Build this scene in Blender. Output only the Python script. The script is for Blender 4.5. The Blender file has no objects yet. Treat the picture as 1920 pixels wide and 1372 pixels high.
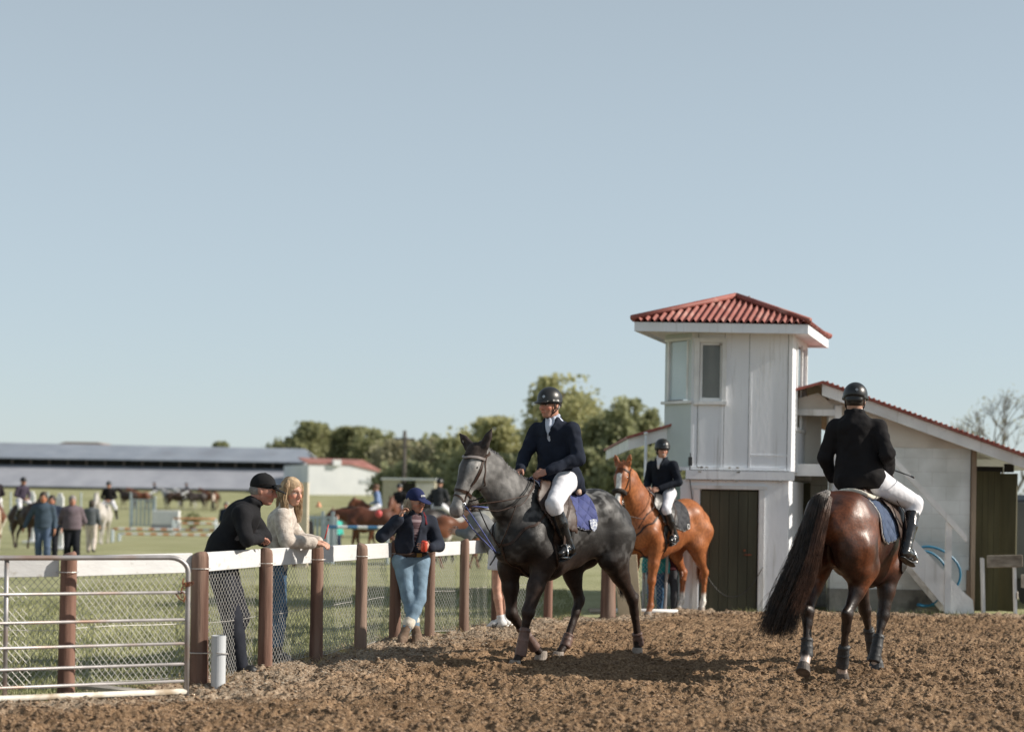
import bpy, math, random
import numpy as np
from mathutils import Vector, Matrix, Euler
R = math.radians
SC = bpy.context.scene
COL = SC.collection
random.seed(7); rng = np.random.default_rng(11)

# ------------------------------------------------------------------ camera
cam = bpy.data.cameras.new('camera'); camo = bpy.data.objects.new('camera', cam); COL.objects.link(camo)
cam.sensor_width = 36.0; cam.lens = 52.5; cam.shift_y = 252/1920; cam.clip_start = .1; cam.clip_end = 3000
camo.matrix_world = Matrix.Translation((0, 0, 1.5)) @ Euler((R(90), 0, 0)).to_matrix().to_4x4() @ Matrix.Rotation(R(.9), 4, 'Z')
cam.dof.use_dof = True; cam.dof.focus_distance = 13.7; cam.dof.aperture_fstop = 1.25
SC.camera = camo
# ------------------------------------------------------------------ sky, sun, exposure
SUN_EL = R(31); SUN_AZ = R(-2)          # azimuth measured from +X, negative = camera side
w = bpy.data.worlds.new('World'); SC.world = w; w.use_nodes = True
nt = w.node_tree; bg = nt.nodes['Background']
sky = nt.nodes.new('ShaderNodeTexSky'); sky.sky_type = 'NISHITA'; sky.sun_disc = False
sky.sun_elevation = SUN_EL; sky.sun_rotation = R(90) - SUN_AZ
sky.air_density = 1.0; sky.dust_density = .5; sky.ozone_density = 3; sky.altitude = 0
# thin high haze veils the whole dome: part clear sky, part even pale veil
vm = nt.nodes.new('ShaderNodeVectorMath'); vm.operation = 'MULTIPLY_ADD'
vm.inputs[1].default_value = (.26, .25, .235); vm.inputs[2].default_value = (2.50, 3.15, 3.62)
# the veil is a horizon haze: it thins out towards the zenith
tcw = nt.nodes.new('ShaderNodeTexCoord'); spw = nt.nodes.new('ShaderNodeSeparateXYZ'); nt.links.new(tcw.outputs['Generated'], spw.inputs[0])
mr = nt.nodes.new('ShaderNodeMapRange'); mr.interpolation_type = 'SMOOTHSTEP'; mr.inputs['From Min'].default_value = .08; mr.inputs['From Max'].default_value = .80
mr.inputs['To Min'].default_value = 1.0; mr.inputs['To Max'].default_value = .45; nt.links.new(spw.outputs['Z'], mr.inputs['Value'])
vs_ = nt.nodes.new('ShaderNodeVectorMath'); vs_.operation = 'SCALE'; vs_.inputs[0].default_value = (2.97, 3.44, 3.70); nt.links.new(mr.outputs[0], vs_.inputs['Scale'])
nt.links.new(vs_.outputs[0], vm.inputs[2])
nt.links.new(sky.outputs[0], vm.inputs[0]); nt.links.new(vm.outputs[0], bg.inputs[0])
bg.inputs[1].default_value = .12
sl = bpy.data.lights.new('sun', 'SUN'); sl.energy = 5.0; sl.angle = R(.5); sl.color = (1, .92, .81)
so = bpy.data.objects.new('sun', sl); COL.objects.link(so)
sd = Vector((math.cos(SUN_EL)*math.cos(SUN_AZ), math.cos(SUN_EL)*math.sin(SUN_AZ), math.sin(SUN_EL)))
so.rotation_euler = sd.to_track_quat('Z', 'Y').to_euler(); so.location = (20, -5, 20)
SC.view_settings.view_transform = 'Standard'; SC.view_settings.look = 'None'; SC.view_settings.gamma = 1
SC.view_settings.exposure = .25
SC.render.engine = 'CYCLES'
SC.cycles.max_bounces = 5; SC.cycles.transparent_max_bounces = 8; SC.cycles.diffuse_bounces = 3
try: SC.cycles.use_denoising = True
except Exception: pass

# ------------------------------------------------------------------ helpers
def tag(o, label=None, cat=None, group=None, kind=None):
    if label: o['label'] = label
    if cat: o['category'] = cat
    if group: o['group'] = group
    if kind: o['kind'] = kind
    return o
def thing(name, label, cat, loc=(0, 0, 0), rz=0, group=None):
    o = bpy.data.objects.new(name, None); COL.objects.link(o); o.location = loc; o.rotation_euler = (0, 0, rz)
    o.empty_display_size = .1
    return tag(o, label, cat, group)
def copy_tree(o, parent=None):
    c = o.copy(); COL.objects.link(c); c.parent = parent
    for ch in list(o.children): copy_tree(ch, c)
    return c
def link_mesh(name, me, mat, parent=None, smooth=False):
    o = bpy.data.objects.new(name, me); COL.objects.link(o)
    if mat is not None:
        if isinstance(mat, (list, tuple)):
            for m in mat: me.materials.append(m)
        else: me.materials.append(mat)
    if parent is not None: o.parent = parent
    if smooth: me.polygons.foreach_set('use_smooth', np.ones(len(me.polygons), dtype=bool))
    return o
def fast_mesh(name, V, Q):
    """V Nx3, Q Mx4 or Mx3 int array"""
    me = bpy.data.meshes.new(name); n = Q.shape[1]
    me.vertices.add(len(V)); me.vertices.foreach_set('co', np.ascontiguousarray(V, dtype=np.float32).ravel())
    me.loops.add(Q.size); me.loops.foreach_set('vertex_index', np.ascontiguousarray(Q, dtype=np.int32).ravel())
    me.polygons.add(len(Q)); me.polygons.foreach_set('loop_start', np.arange(0, Q.size, n, dtype=np.int32))
    me.update(calc_edges=True); me.validate()
    return me
class MB:
    def __init__(s, T=None): s.v = []; s.f = []; s.T = T
    def add(s, vs, fs):
        n = len(s.v)
        for p in vs:
            s.v.append(tuple(s.T @ Vector(p)) if s.T is not None else tuple(p))
        s.f += [tuple(i+n for i in f) for f in fs]
    def box(s, c, d, rz=0, M=None):
        x, y, z = d[0]/2, d[1]/2, d[2]/2
        m = M if M is not None else Matrix.Rotation(rz, 3, 'Z')
        vs = [Vector(c) + m @ Vector((a*x, b*y, e*z)) for a in (-1, 1) for b in (-1, 1) for e in (-1, 1)]
        s.add(vs, [(0, 1, 3, 2), (4, 6, 7, 5), (0, 4, 5, 1), (2, 3, 7, 6), (0, 2, 6, 4), (1, 5, 7, 3)])
    def bar(s, a, b, wd, th, up=(0, 0, 1)):
        """plank from a to b; wd along 'up', th sideways"""
        a = Vector(a); b = Vector(b); d = (b-a); L = d.length; d.normalize()
        side = d.cross(Vector(up)).normalized(); u = side.cross(d).normalized()
        M = Matrix((d, side, u)).transposed()
        s.box((a+b)/2, (L, th, wd), M=M)
    def prism(s, pts, ext):
        """planar polygon pts extruded by vector ext"""
        n = len(pts); e = Vector(ext); P = [Vector(p) for p in pts]
        s.add(P + [p+e for p in P], [tuple(range(n))[::-1], tuple(range(n, 2*n))] + [(i, (i+1) % n, (i+1) % n+n, i+n) for i in range(n)])
    def tube(s, pts, r, n=8, cap=True):
        P = [Vector(p) for p in pts]; m = len(P)
        rs = r if isinstance(r, (list, tuple)) else [r]*m
        vs = []; up = None
        for i in range(m):
            d = (P[min(i+1, m-1)] - P[max(i-1, 0)])
            if d.length < 1e-9: d = Vector((0, 0, 1))
            d.normalize()
            if up is None: up = d.orthogonal().normalized()
            else:
                up = (up - d*up.dot(d))
                if up.length < 1e-6: up = d.orthogonal()
                up.normalize()
            q = d.cross(up)
            for k in range(n):
                a = 2*math.pi*k/n
                vs.append(P[i] + (up*math.cos(a) + q*math.sin(a))*rs[i])
        fs = [(i*n+k, i*n+(k+1) % n, (i+1)*n+(k+1) % n, (i+1)*n+k) for i in range(m-1) for k in range(n)]
        if cap: fs += [tuple(range(n))[::-1], tuple(range((m-1)*n, m*n))]
        s.add(vs, fs)
    def lathe(s, c, prof, n=20):
        c = Vector(c); m = len(prof)
        vs = [c + Vector((r*math.cos(2*math.pi*k/n), r*math.sin(2*math.pi*k/n), z)) for r, z in prof for k in range(n)]
        fs = [(i*n+k, i*n+(k+1) % n, (i+1)*n+(k+1) % n, (i+1)*n+k) for i in range(m-1) for k in range(n)]
        fs += [tuple(range(n))[::-1], tuple(range((m-1)*n, m*n))]
        s.add(vs, fs)
    def quad(s, a, b, c, d): s.add([a, b, c, d], [(0, 1, 2, 3)])
    def build(s, name, mat, parent=None, smooth=False, bevel=0):
        me = bpy.data.meshes.new(name); me.from_pydata(s.v, [], s.f); me.update()
        o = link_mesh(name, me, mat, parent, smooth)
        if bevel:
            b = o.modifiers.new('bevel', 'BEVEL'); b.width = bevel; b.segments = 2; b.limit_method = 'ANGLE'
        return o

# ------------------------------------------------------------------ materials
def mat(name, c1, c2=None, rough=.8, scale=8, bump=0, bscale=None, metal=0, stretch=(1, 1, 1), detail=6, lo=.35, hi=.65, attr=None, spec=None,
        c3=None, s3=2, coat=0, sheen=0, bdist=.01):
    m = bpy.data.materials.new(name); m.use_nodes = True; t = m.node_tree; N = t.nodes; L = t.links
    b = N['Principled BSDF']; b.inputs['Roughness'].default_value = rough; b.inputs['Metallic'].default_value = metal
    if spec is not None: b.inputs['Specular IOR Level'].default_value = spec
    if coat: b.inputs['Coat Weight'].default_value = coat; b.inputs['Coat Roughness'].default_value = .25
    if sheen: b.inputs['Sheen Weight'].default_value = sheen; b.inputs['Sheen Roughness'].default_value = .4
    tc = N.new('ShaderNodeTexCoord'); mp = N.new('ShaderNodeMapping'); mp.inputs['Scale'].default_value = stretch
    L.new(tc.outputs['Object'], mp.inputs[0])
    def noise(sc, det=detail):
        n = N.new('ShaderNodeTexNoise'); n.inputs['Scale'].default_value = sc; n.inputs['Detail'].default_value = det
        L.new(mp.outputs[0], n.inputs['Vector']); return n
    def ramp(src, a, bb, lo=lo, hi=hi):
        r = N.new('ShaderNodeValToRGB'); r.color_ramp.elements[0].position = lo; r.color_ramp.elements[1].position = hi
        r.color_ramp.elements[0].color = (*a, 1); r.color_ramp.elements[1].color = (*bb, 1); L.new(src, r.inputs[0]); return r
    def mix(fac, a, bb, typ='MIX'):
        x = N.new('ShaderNodeMix'); x.data_type = 'RGBA'; x.blend_type = typ
        L.new(fac, x.inputs[0]) if hasattr(fac, 'links') else setattr(x.inputs[0], 'default_value', fac)
        L.new(a, x.inputs[6]); L.new(bb, x.inputs[7]); return x
    if attr:
        at = N.new('ShaderNodeAttribute'); at.attribute_name = attr
        nz = noise(scale); r = ramp(nz.outputs['Fac'], c1, c2 or c1)
        x = mix(1.0, at.outputs['Color'], r.outputs['Color'], 'MULTIPLY'); out = x.outputs[2]
    else:
        nz = noise(scale); r = ramp(nz.outputs['Fac'], c1, c2 or c1); out = r.outputs['Color']
        if c3:
            n3 = noise(s3, 3); g = N.new('ShaderNodeValToRGB'); g.color_ramp.elements[0].position = .52; g.color_ramp.elements[1].position = .68
            L.new(n3.outputs['Fac'], g.inputs[0]); rr = N.new('ShaderNodeRGB'); rr.outputs[0].default_value = (*c3, 1)
            x = mix(g.outputs['Color'], out, rr.outputs[0]); out = x.outputs[2]
    L.new(out, b.inputs['Base Color'])
    if bump:
        nb = noise(bscale or scale*3); bp = N.new('ShaderNodeBump'); bp.inputs['Strength'].default_value = bump; bp.inputs['Distance'].default_value = bdist
        L.new(nb.outputs['Fac'], bp.inputs['Height']); L.new(bp.outputs[0], b.inputs['Normal'])
    return m
M = {}
M['whitepaint'] = mat('white_paint', (.70, .70, .70), (.82, .82, .81), .65, 3, .25, 30, c3=(.58, .57, .55), s3=1.3)
M['towerwhite'] = mat('tower_paint', (.74, .76, .80), (.85, .87, .90), .7, 2.2, .2, 20, stretch=(1, 1, .35), c3=(.66, .67, .68), s3=1.1)
M['railwhite'] = mat('rail_paint', (.60, .60, .60), (.69, .69, .69), .6, 6, .25, 40, stretch=(.4, .4, 1))
M['postwood'] = mat('stained_post', (.095, .048, .034), (.225, .125, .092), .9, 11, 1.0, 26, stretch=(1, 1, .10), c3=(.28, .20, .155), s3=4.5)
M['postbase'] = mat('bleached_post', (.30, .24, .19), (.42, .35, .28), .9, 8, .4, 25, stretch=(1, 1, .2))
M['galv'] = mat('galvanised_tube', (.30, .285, .285), (.44, .42, .42), .45, 6, .1, 30, metal=.5, c3=(.34, .23, .18), s3=2.2)
M['wire'] = mat('galvanised_wire', (.50, .48, .46), (.62, .60, .57), .45, 9, metal=.4)
M['rust'] = mat('rust', (.16, .05, .025), (.30, .11, .05), .8, 30, .4, 80)
M['pvc'] = mat('white_pipe', (.50, .52, .54), (.58, .60, .62), .4, 3, .05, 10)
M['plank'] = mat('weathered_plank', (.28, .25, .22), (.45, .42, .37), .9, 8, .4, 20, stretch=(.2, 1, 1))
M['redroof'] = mat('red_iron_roof', (.25, .062, .045), (.33, .105, .082), .65, 2.5, .2, 30, c3=(.40, .19, .155), s3=3)
M['green'] = mat('dark_green_boards', (.050, .049, .030), (.085, .083, .052), .75, 4, .3, 20, stretch=(1, 1, .12), c3=(.11, .10, .07), s3=2)
M['oliveboard'] = mat('olive_boards', (.050, .046, .022), (.10, .092, .045), .8, 5, .3, 20, stretch=(1, 1, .12))
M['cream'] = mat('cream_paint', (.60, .56, .50), (.70, .67, .60), .75, 2, .15, 20, c3=(.52, .48, .42), s3=1.5)
def add_streaks(m, amt=(.62, .60, .56), sc=(5, 5, .35), lo=.56, hi=.75):
    # vertical rain streaks and grime specks on old paint
    t = m.node_tree; N = t.nodes; L = t.links; b = N['Principled BSDF']; src = b.inputs['Base Color'].links[0].from_socket
    tc = N.new('ShaderNodeTexCoord'); mp = N.new('ShaderNodeMapping'); mp.inputs['Scale'].default_value = sc; L.new(tc.outputs['Object'], mp.inputs[0])
    n = N.new('ShaderNodeTexNoise'); n.inputs['Scale'].default_value = 2.2; n.inputs['Detail'].default_value = 9; n.inputs['Roughness'].default_value = .65; L.new(mp.outputs[0], n.inputs['Vector'])
    r = N.new('ShaderNodeValToRGB'); r.color_ramp.elements[0].position = lo; r.color_ramp.elements[1].position = hi; r.color_ramp.elements[0].color = (1, 1, 1, 1); r.color_ramp.elements[1].color = (*amt, 1); L.new(n.outputs['Fac'], r.inputs[0])
    x = N.new('ShaderNodeMix'); x.data_type = 'RGBA'; x.blend_type = 'MULTIPLY'; x.inputs[0].default_value = 1; L.new(src, x.inputs[6]); L.new(r.outputs[0], x.inputs[7]); L.new(x.outputs[2], b.inputs['Base Color'])
add_streaks(M['towerwhite']); add_streaks(M['whitepaint'], (.7, .68, .64)); add_streaks(M['redroof'], (.62, .60, .60), (3, 3, 3), .5, .8); add_streaks(M['railwhite'], (.62, .58, .52), (4, 4, 4), .60, .72)
M['glass'] = mat('window_glass', (.10, .13, .14), (.16, .20, .21), .06, 1.2, spec=.9)
M['glassdark'] = mat('dusty_glass', (.10, .105, .095), (.19, .19, .17), .2, 3, stretch=(1, 1, .3), spec=.6)
M['dark'] = mat('dark_interior', (.02, .02, .02), (.035, .033, .03), .9, 3)
M['hose'] = mat('blue_hose', (.02, .16, .28), (.03, .20, .34), .4, 5)
M['blackcable'] = mat('black_cable', (.02, .02, .02), (.04, .04, .04), .5, 5)

def cinder_mat(name, base, mortar, bw=.40, bh=.20, var=.08):
    m = bpy.data.materials.new(name); m.use_nodes = True; t = m.node_tree; N = t.nodes; L = t.links; b = N['Principled BSDF']
    b.inputs['Roughness'].default_value = .85
    tc = N.new('ShaderNodeTexCoord'); sp = N.new('ShaderNodeSeparateXYZ'); cb = N.new('ShaderNodeCombineXYZ')
    L.new(tc.outputs['Object'], sp.inputs[0]); ad = N.new('ShaderNodeMath'); ad.operation = 'ADD'
    L.new(sp.outputs['X'], ad.inputs[0]); L.new(sp.outputs['Y'], ad.inputs[1]); L.new(ad.outputs[0], cb.inputs[0]); L.new(sp.outputs['Z'], cb.inputs[1])
    br = N.new('ShaderNodeTexBrick'); br.inputs['Scale'].default_value = 1; br.inputs['Brick Width'].default_value = bw; br.inputs['Row Height'].default_value = bh
    br.inputs['Mortar Size'].default_value = .006; br.inputs['Mortar Smooth'].default_value = .5
    br.inputs['Color1'].default_value = (*base, 1); br.inputs['Color2'].default_value = (*[c*(1-var) for c in base], 1); br.inputs['Mortar'].default_value = (*mortar, 1)
    L.new(cb.outputs[0], br.inputs['Vector'])
    n = N.new('ShaderNodeTexNoise'); n.inputs['Scale'].default_value = 1.7; n.inputs['Detail'].default_value = 7; L.new(tc.outputs['Object'], n.inputs['Vector'])
    r = N.new('ShaderNodeValToRGB'); r.color_ramp.elements[0].position = .35; r.color_ramp.elements[1].position = .62
    r.color_ramp.elements[0].color = (.72, .72, .70, 1); r.color_ramp.elements[1].color = (1, 1, 1, 1); L.new(n.outputs['Fac'], r.inputs[0])
    x = N.new('ShaderNodeMix'); x.data_type = 'RGBA'; x.blend_type = 'MULTIPLY'; x.inputs[0].default_value = 1
    L.new(br.outputs['Color'], x.inputs[6]); L.new(r.outputs['Color'], x.inputs[7])
    # splash dirt and stains low on the wall, a real grime band with a ragged edge
    n2 = N.new('ShaderNodeTexNoise'); n2.inputs['Scale'].default_value = 3; n2.inputs['Detail'].default_value = 6; L.new(tc.outputs['Object'], n2.inputs['Vector'])
    mm = N.new('ShaderNodeMath'); mm.operation = 'MULTIPLY_ADD'; mm.inputs[1].default_value = .9; L.new(n2.outputs['Fac'], mm.inputs[0]); L.new(sp.outputs['Z'], mm.inputs[2])
    r2 = N.new('ShaderNodeValToRGB'); r2.color_ramp.elements[0].position = .42; r2.color_ramp.elements[1].position = .80
    r2.color_ramp.elements[0].color = (.42, .40, .36, 1); r2.color_ramp.elements[1].color = (1, 1, 1, 1); L.new(mm.outputs[0], r2.inputs[0])
    y = N.new('ShaderNodeMix'); y.data_type = 'RGBA'; y.blend_type = 'MULTIPLY'; y.inputs[0].default_value = 1
    L.new(x.outputs[2], y.inputs[6]); L.new(r2.outputs['Color'], y.inputs[7]); L.new(y.outputs[2], b.inputs['Base Color'])
    bp = N.new('ShaderNodeBump'); bp.inputs['Strength'].default_value = .4; bp.inputs['Distance'].default_value = .008
    iv = N.new('ShaderNodeMath'); iv.operation = 'SUBTRACT'; iv.inputs[0].default_value = 1; L.new(br.outputs['Fac'], iv.inputs[1]); L.new(iv.outputs[0], bp.inputs['Height'])
    L.new(bp.outputs[0], b.inputs['Normal'])
    return m
M['cinder'] = cinder_mat('painted_concrete_block', (.80, .82, .81), (.68, .69, .68))
M['cinderwhite'] = cinder_mat('whitewashed_block', (.66, .65, .62), (.34, .32, .29))

# ------------------------------------------------------------------ value noise in numpy
def vnoise(X, Y, Z, seed=0, N=64):
    r = np.random.default_rng(seed).random((N, N, N)).astype(np.float32)
    ix = np.floor(X).astype(int); iy = np.floor(Y).astype(int); iz = np.floor(Z).astype(int)
    fx = X-ix; fy = Y-iy; fz = Z-iz
    fx = fx*fx*(3-2*fx); fy = fy*fy*(3-2*fy); fz = fz*fz*(3-2*fz)
    ix0 = ix % N; iy0 = iy % N; iz0 = iz % N; ix1 = (ix+1) % N; iy1 = (iy+1) % N; iz1 = (iz+1) % N
    def L(a, b, t): return a+(b-a)*t
    return L(L(L(r[ix0, iy0, iz0], r[ix1, iy0, iz0], fx), L(r[ix0, iy1, iz0], r[ix1, iy1, iz0], fx), fy),
             L(L(r[ix0, iy0, iz1], r[ix1, iy0, iz1], fx), L(r[ix0, iy1, iz1], r[ix1, iy1, iz1], fx), fy), fz)
_rn2 = {}
def vnoise2(X, Y, seed=0, N=512):
    if seed not in _rn2: _rn2[seed] = np.random.default_rng(seed).random((N, N)).astype(np.float32)
    r = _rn2[seed]
    ix = np.floor(X).astype(int); iy = np.floor(Y).astype(int); fx = X-ix; fy = Y-iy
    fx = fx*fx*(3-2*fx); fy = fy*fy*(3-2*fy); a = ix % N; b = iy % N; c = (ix+1) % N; d = (iy+1) % N
    p = r[a, b]+(r[c, b]-r[a, b])*fx; q = r[a, d]+(r[c, d]-r[a, d])*fx
    return p+(q-p)*fy

# ------------------------------------------------------------------ terrain
def zf(y):
    """height of the grass beyond the fence: dips away, then climbs to the bank the barn stands on"""
    ys = [0, 24, 45, 66, 100, 135, 165, 400, 1500]; zs = [0, 0, -.40, -.50, -.30, .20, 2.4, 3.0, 3.0]
    return float(np.interp(y, ys, zs))
FENCE = [(-9.1, 8.2), (-8.1, 8.6), (-7.1, 9.0), (-6.1, 9.45), (-5.15, 9.85), (-4.2, 10.3), (-3.2, 10.78), (-2.41, 11.6), (-2.08, 12.7), (-1.77, 13.65), (-1.46, 14.6), (-1.19, 15.45),
         (-.87, 16.15), (-.52, 16.85), (-.17, 17.6), (.46, 18.4)]
def fence_x(y):
    ys = [p[1] for p in FENCE[6:]] + [19.0]; xs = [p[0] for p in FENCE[6:]] + [1.2]
    return np.interp(y, ys, xs)
m = bpy.data.materials.new('pasture_grass'); m.use_nodes = True
t = m.node_tree; N = t.nodes; L = t.links; b = N['Principled BSDF']; b.inputs['Roughness'].default_value = .9; b.inputs['Specular IOR Level'].default_value = .15
tc = N.new('ShaderNodeTexCoord')
n1 = N.new('ShaderNodeTexNoise'); n1.inputs['Scale'].default_value = .35; n1.inputs['Detail'].default_value = 8
n2 = N.new('ShaderNodeTexNoise'); n2.inputs['Scale'].default_value = 14; n2.inputs['Detail'].default_value = 8
for q in (n1, n2): L.new(tc.outputs['Object'], q.inputs['Vector'])
ad = N.new('ShaderNodeMath'); ad.operation = 'MULTIPLY_ADD'; ad.inputs[1].default_value = .5; L.new(n2.outputs['Fac'], ad.inputs[0]); 
hf = N.new('ShaderNodeMath'); hf.operation = 'MULTIPLY'; hf.inputs[1].default_value = .5; L.new(n1.outputs['Fac'], hf.inputs[0]); L.new(hf.outputs[0], ad.inputs[2])
r = N.new('ShaderNodeValToRGB'); r.color_ramp.elements[0].position = .34; r.color_ramp.elements[1].position = .66
r.color_ramp.elements[0].color = (.20, .21, .092, 1); r.color_ramp.elements[1].color = (.41, .395, .235, 1); L.new(ad.outputs[0], r.inputs[0]); L.new(r.outputs[0], b.inputs['Base Color'])
bp = N.new('ShaderNodeBump'); bp.inputs['Strength'].default_value = .6; bp.inputs['Distance'].default_value = .05; L.new(n2.outputs['Fac'], bp.inputs['Height']); L.new(bp.outputs[0], b.inputs['Normal'])
M['grass'] = m
xs = np.concatenate([np.arange(-900, -60, 60), np.arange(-60, 61, 3), np.arange(120, 901, 60)])
ys = np.concatenate([np.arange(-20, 10, 5), np.arange(10, 60, 1.5), np.arange(60, 160, 4), np.arange(180, 1500, 60)])
GX, GY = np.meshgrid(xs, ys, indexing='ij')
GZ = np.vectorize(zf)(GY) - .03 + .05*(vnoise2(GX*.4+900, GY*.4+50, 3)-.5)*(GY > 20)
V = np.stack([GX, GY, GZ], -1).reshape(-1, 3); nx, ny = GX.shape
I = np.arange(nx*ny).reshape(nx, ny)
Q = np.stack([I[:-1, :-1], I[1:, :-1], I[1:, 1:], I[:-1, 1:]], -1).reshape(-1, 4)
tag(link_mesh('field', fast_mesh('field', V, Q), M['grass'], smooth=True), kind='structure')

# sand arena: one displaced sheet with footing that is trodden into clods
m = bpy.data.materials.new('arena_sand'); m.use_nodes = True
t = m.node_tree; N = t.nodes; L = t.links; b = N['Principled BSDF']; b.inputs['Roughness'].default_value = .95; b.inputs['Specular IOR Level'].default_value = .1
tc = N.new('ShaderNodeTexCoord')
def nz(sc, d=8, rough=.6):
    q = N.new('ShaderNodeTexNoise'); q.inputs['Scale'].default_value = sc; q.inputs['Detail'].default_value = d; q.inputs['Roughness'].default_value = rough
    L.new(tc.outputs['Object'], q.inputs['Vector']); return q
a1 = nz(38); a2 = nz(1.1, 4); a3 = nz(110, 3)
r = N.new('ShaderNodeValToRGB'); e = r.color_ramp.elements
e[0].position = .30; e[0].color = (.115, .072, .042, 1); e[1].position = .68; e[1].color = (.46, .318, .20, 1)
e2 = e.new(.46); e2.color = (.245, .158, .094, 1)
L.new(a1.outputs['Fac'], r.inputs[0])
r2 = N.new('ShaderNodeValToRGB'); r2.color_ramp.elements[0].position = .35; r2.color_ramp.elements[1].position = .7
r2.color_ramp.elements[0].color = (.68, .66, .64, 1); r2.color_ramp.elements[1].color = (1.15, 1.15, 1.15, 1); L.new(a2.outputs['Fac'], r2.inputs[0])
x = N.new('ShaderNodeMix'); x.data_type = 'RGBA'; x.blend_type = 'MULTIPLY'; x.inputs[0].default_value = 1
L.new(r.outputs[0], x.inputs[6]); L.new(r2.outputs[0], x.inputs[7])
at = N.new('ShaderNodeAttribute'); at.attribute_name = 'Dust'; y_ = N.new('ShaderNodeMix'); y_.data_type = 'RGBA'; rd = N.new('ShaderNodeValToRGB')
rd.color_ramp.elements[0].position = .33; rd.color_ramp.elements[1].position = .62; rd.color_ramp.elements[0].color = (.17, .12, .08, 1); rd.color_ramp.elements[1].color = (.54, .45, .35, 1); L.new(a1.outputs['Fac'], rd.inputs[0])
L.new(at.outputs['Fac'], y_.inputs[0]); L.new(x.outputs[2], y_.inputs[6]); L.new(rd.outputs[0], y_.inputs[7]); L.new(y_.outputs[2], b.inputs['Base Color'])
bp = N.new('ShaderNodeBump'); bp.inputs['Strength'].default_value = .8; bp.inputs['Distance'].default_value = .02; L.new(a3.outputs['Fac'], bp.inputs['Height']); L.new(bp.outputs[0], b.inputs['Normal'])
M['sand'] = m
def sand_h(X, Y):
    h = .045*(vnoise2(X*1.6+40, Y*2.2+40, 1)-.5)
    n = vnoise2(X*5+90, Y*6+90, 2); h += .030*(n-.5)
    n = vnoise2(X*12+300, Y*13+300, 4); h += .026*(n-.5)
    n = .75*vnoise2(X*8+130, Y*12+190, 12)+.25*vnoise2(X*22+130, Y*26+190, 14); t = np.clip((n-.40)/.07, 0, 1); h += .026*t*t*(3-2*t)-.013
    n = .8*vnoise2(X*19+330, Y*24+290, 13)+.2*vnoise2(X*45+330, Y*45+290, 15); t = np.clip((n-.42)/.10, 0, 1); h += .015*t*t*(3-2*t)-.008
    n = vnoise2(X*24+500, Y*22+500, 7); h += .022*np.clip(n-.35, 0, 1)-.005
    n = vnoise2(X*48+30, Y*40+90, 5); h += .016*(n-.5)
    p = vnoise2(X*2.4+200, Y*3.2+70, 6); h -= .10*np.clip(p-.66, 0, 1)*1.5
    p = vnoise2(X*6.5+20, Y*6.0+270, 16); h -= .16*np.clip(p-.68, 0, 1)   # hoof scuffs
    return h
yv = np.concatenate([np.arange(2, 8.8, .25), np.arange(8.8, 13.5, .020), np.arange(13.5, 20.55, .032)])
NC = 1000
S_ = np.linspace(0, 1, NC)
rows = []
YY = np.repeat(yv[:, None], NC, 1)
def left_edge(y):
    return np.interp(y, [2, 7.5, 9.3, 10.25, 10.7, 11.1] + [p[1] for p in FENCE[7:]] + [19.2, 20.6], [-16, -11, -6.3, -4.2, -3.2, -2.75] + [p[0]-.12 for p in FENCE[7:]] + [1.4, 1.5])
le = left_edge(yv); re_ = np.full_like(le, 14.0)
# finer spacing inside the picture
XX = le[:, None] + (re_-le)[:, None]*S_[None, :]
fx = .36*yv+.5
for i, y in enumerate(yv):
    lo = max(le[i], -fx[i]); hi = min(14, fx[i]); inn = np.linspace(lo, hi, NC-40)
    XX[i, :NC-20] = np.concatenate([np.linspace(le[i], lo, 20, endpoint=False), inn]) if lo > le[i] else np.linspace(le[i], hi, NC-20)
    XX[i, NC-20:] = np.linspace(hi+.3, 18, 20)
ZZ = sand_h(XX, YY)+.030
V = np.stack([XX, YY, ZZ], -1).reshape(-1, 3); nr = len(yv); I = np.arange(nr*NC).reshape(nr, NC)
Q = np.stack([I[:-1, :-1], I[:-1, 1:], I[1:, 1:], I[1:, :-1]], -1).reshape(-1, 4)
ag = fast_mesh('arena_ground', V, Q); df = XX-le[:, None]+.9*(vnoise2(XX*1.3+70, YY*.8+20, 31)-.5)+.5*(vnoise2(XX*5+70, YY*4+20, 32)-.5)
dust = np.clip(1-np.abs(df-.25)/1.15, 0, 1)*(YY > 9)*.85 + np.clip((YY-19.9)/.5+.5*(vnoise2(XX*3+7, YY*3+2, 33)-.5), 0, 1)*.5
av = ag.attributes.new('Dust', 'FLOAT', 'POINT'); av.data.foreach_set('value', np.clip(dust, 0, 1).astype(np.float32).ravel())
tag(link_mesh('arena_ground', ag, M['sand'], smooth=True), kind='structure')
print('sand verts', len(V))
# loose clods
def scatter(name, n, posf, sizef, matr, label_kind='stuff', flat=.6, seed=5):
    g = np.random.default_rng(seed); P = posf(g, n); n = len(P); s = sizef(g, n)
    base = np.array([(1, 0, 0), (-1, 0, 0), (0, 1, 0), (0, -1, 0), (0, 0, 1), (0, 0, -1)], float)
    F = np.array([(0, 2, 4), (2, 1, 4), (1, 3, 4), (3, 0, 4), (2, 0, 5), (1, 2, 5), (3, 1, 5), (0, 3, 5)])
    V = base[None]*(.6+.8*g.random((n, 6, 1))); a = g.random(n)*6.28; c, s_ = np.cos(a), np.sin(a)
    X = V[..., 0]*c[:, None]-V[..., 1]*s_[:, None]; Y = V[..., 0]*s_[:, None]+V[..., 1]*c[:, None]
    V = np.stack([X*1.3, Y, V[..., 2]*flat], -1)*s[:, None, None]+P[:, None, :]
    Q = (F[None]+(np.arange(n)*6)[:, None, None]).reshape(-1, 3)
    return tag(link_mesh(name, fast_mesh(name, V.reshape(-1, 3), Q), matr), kind=label_kind)
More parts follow.
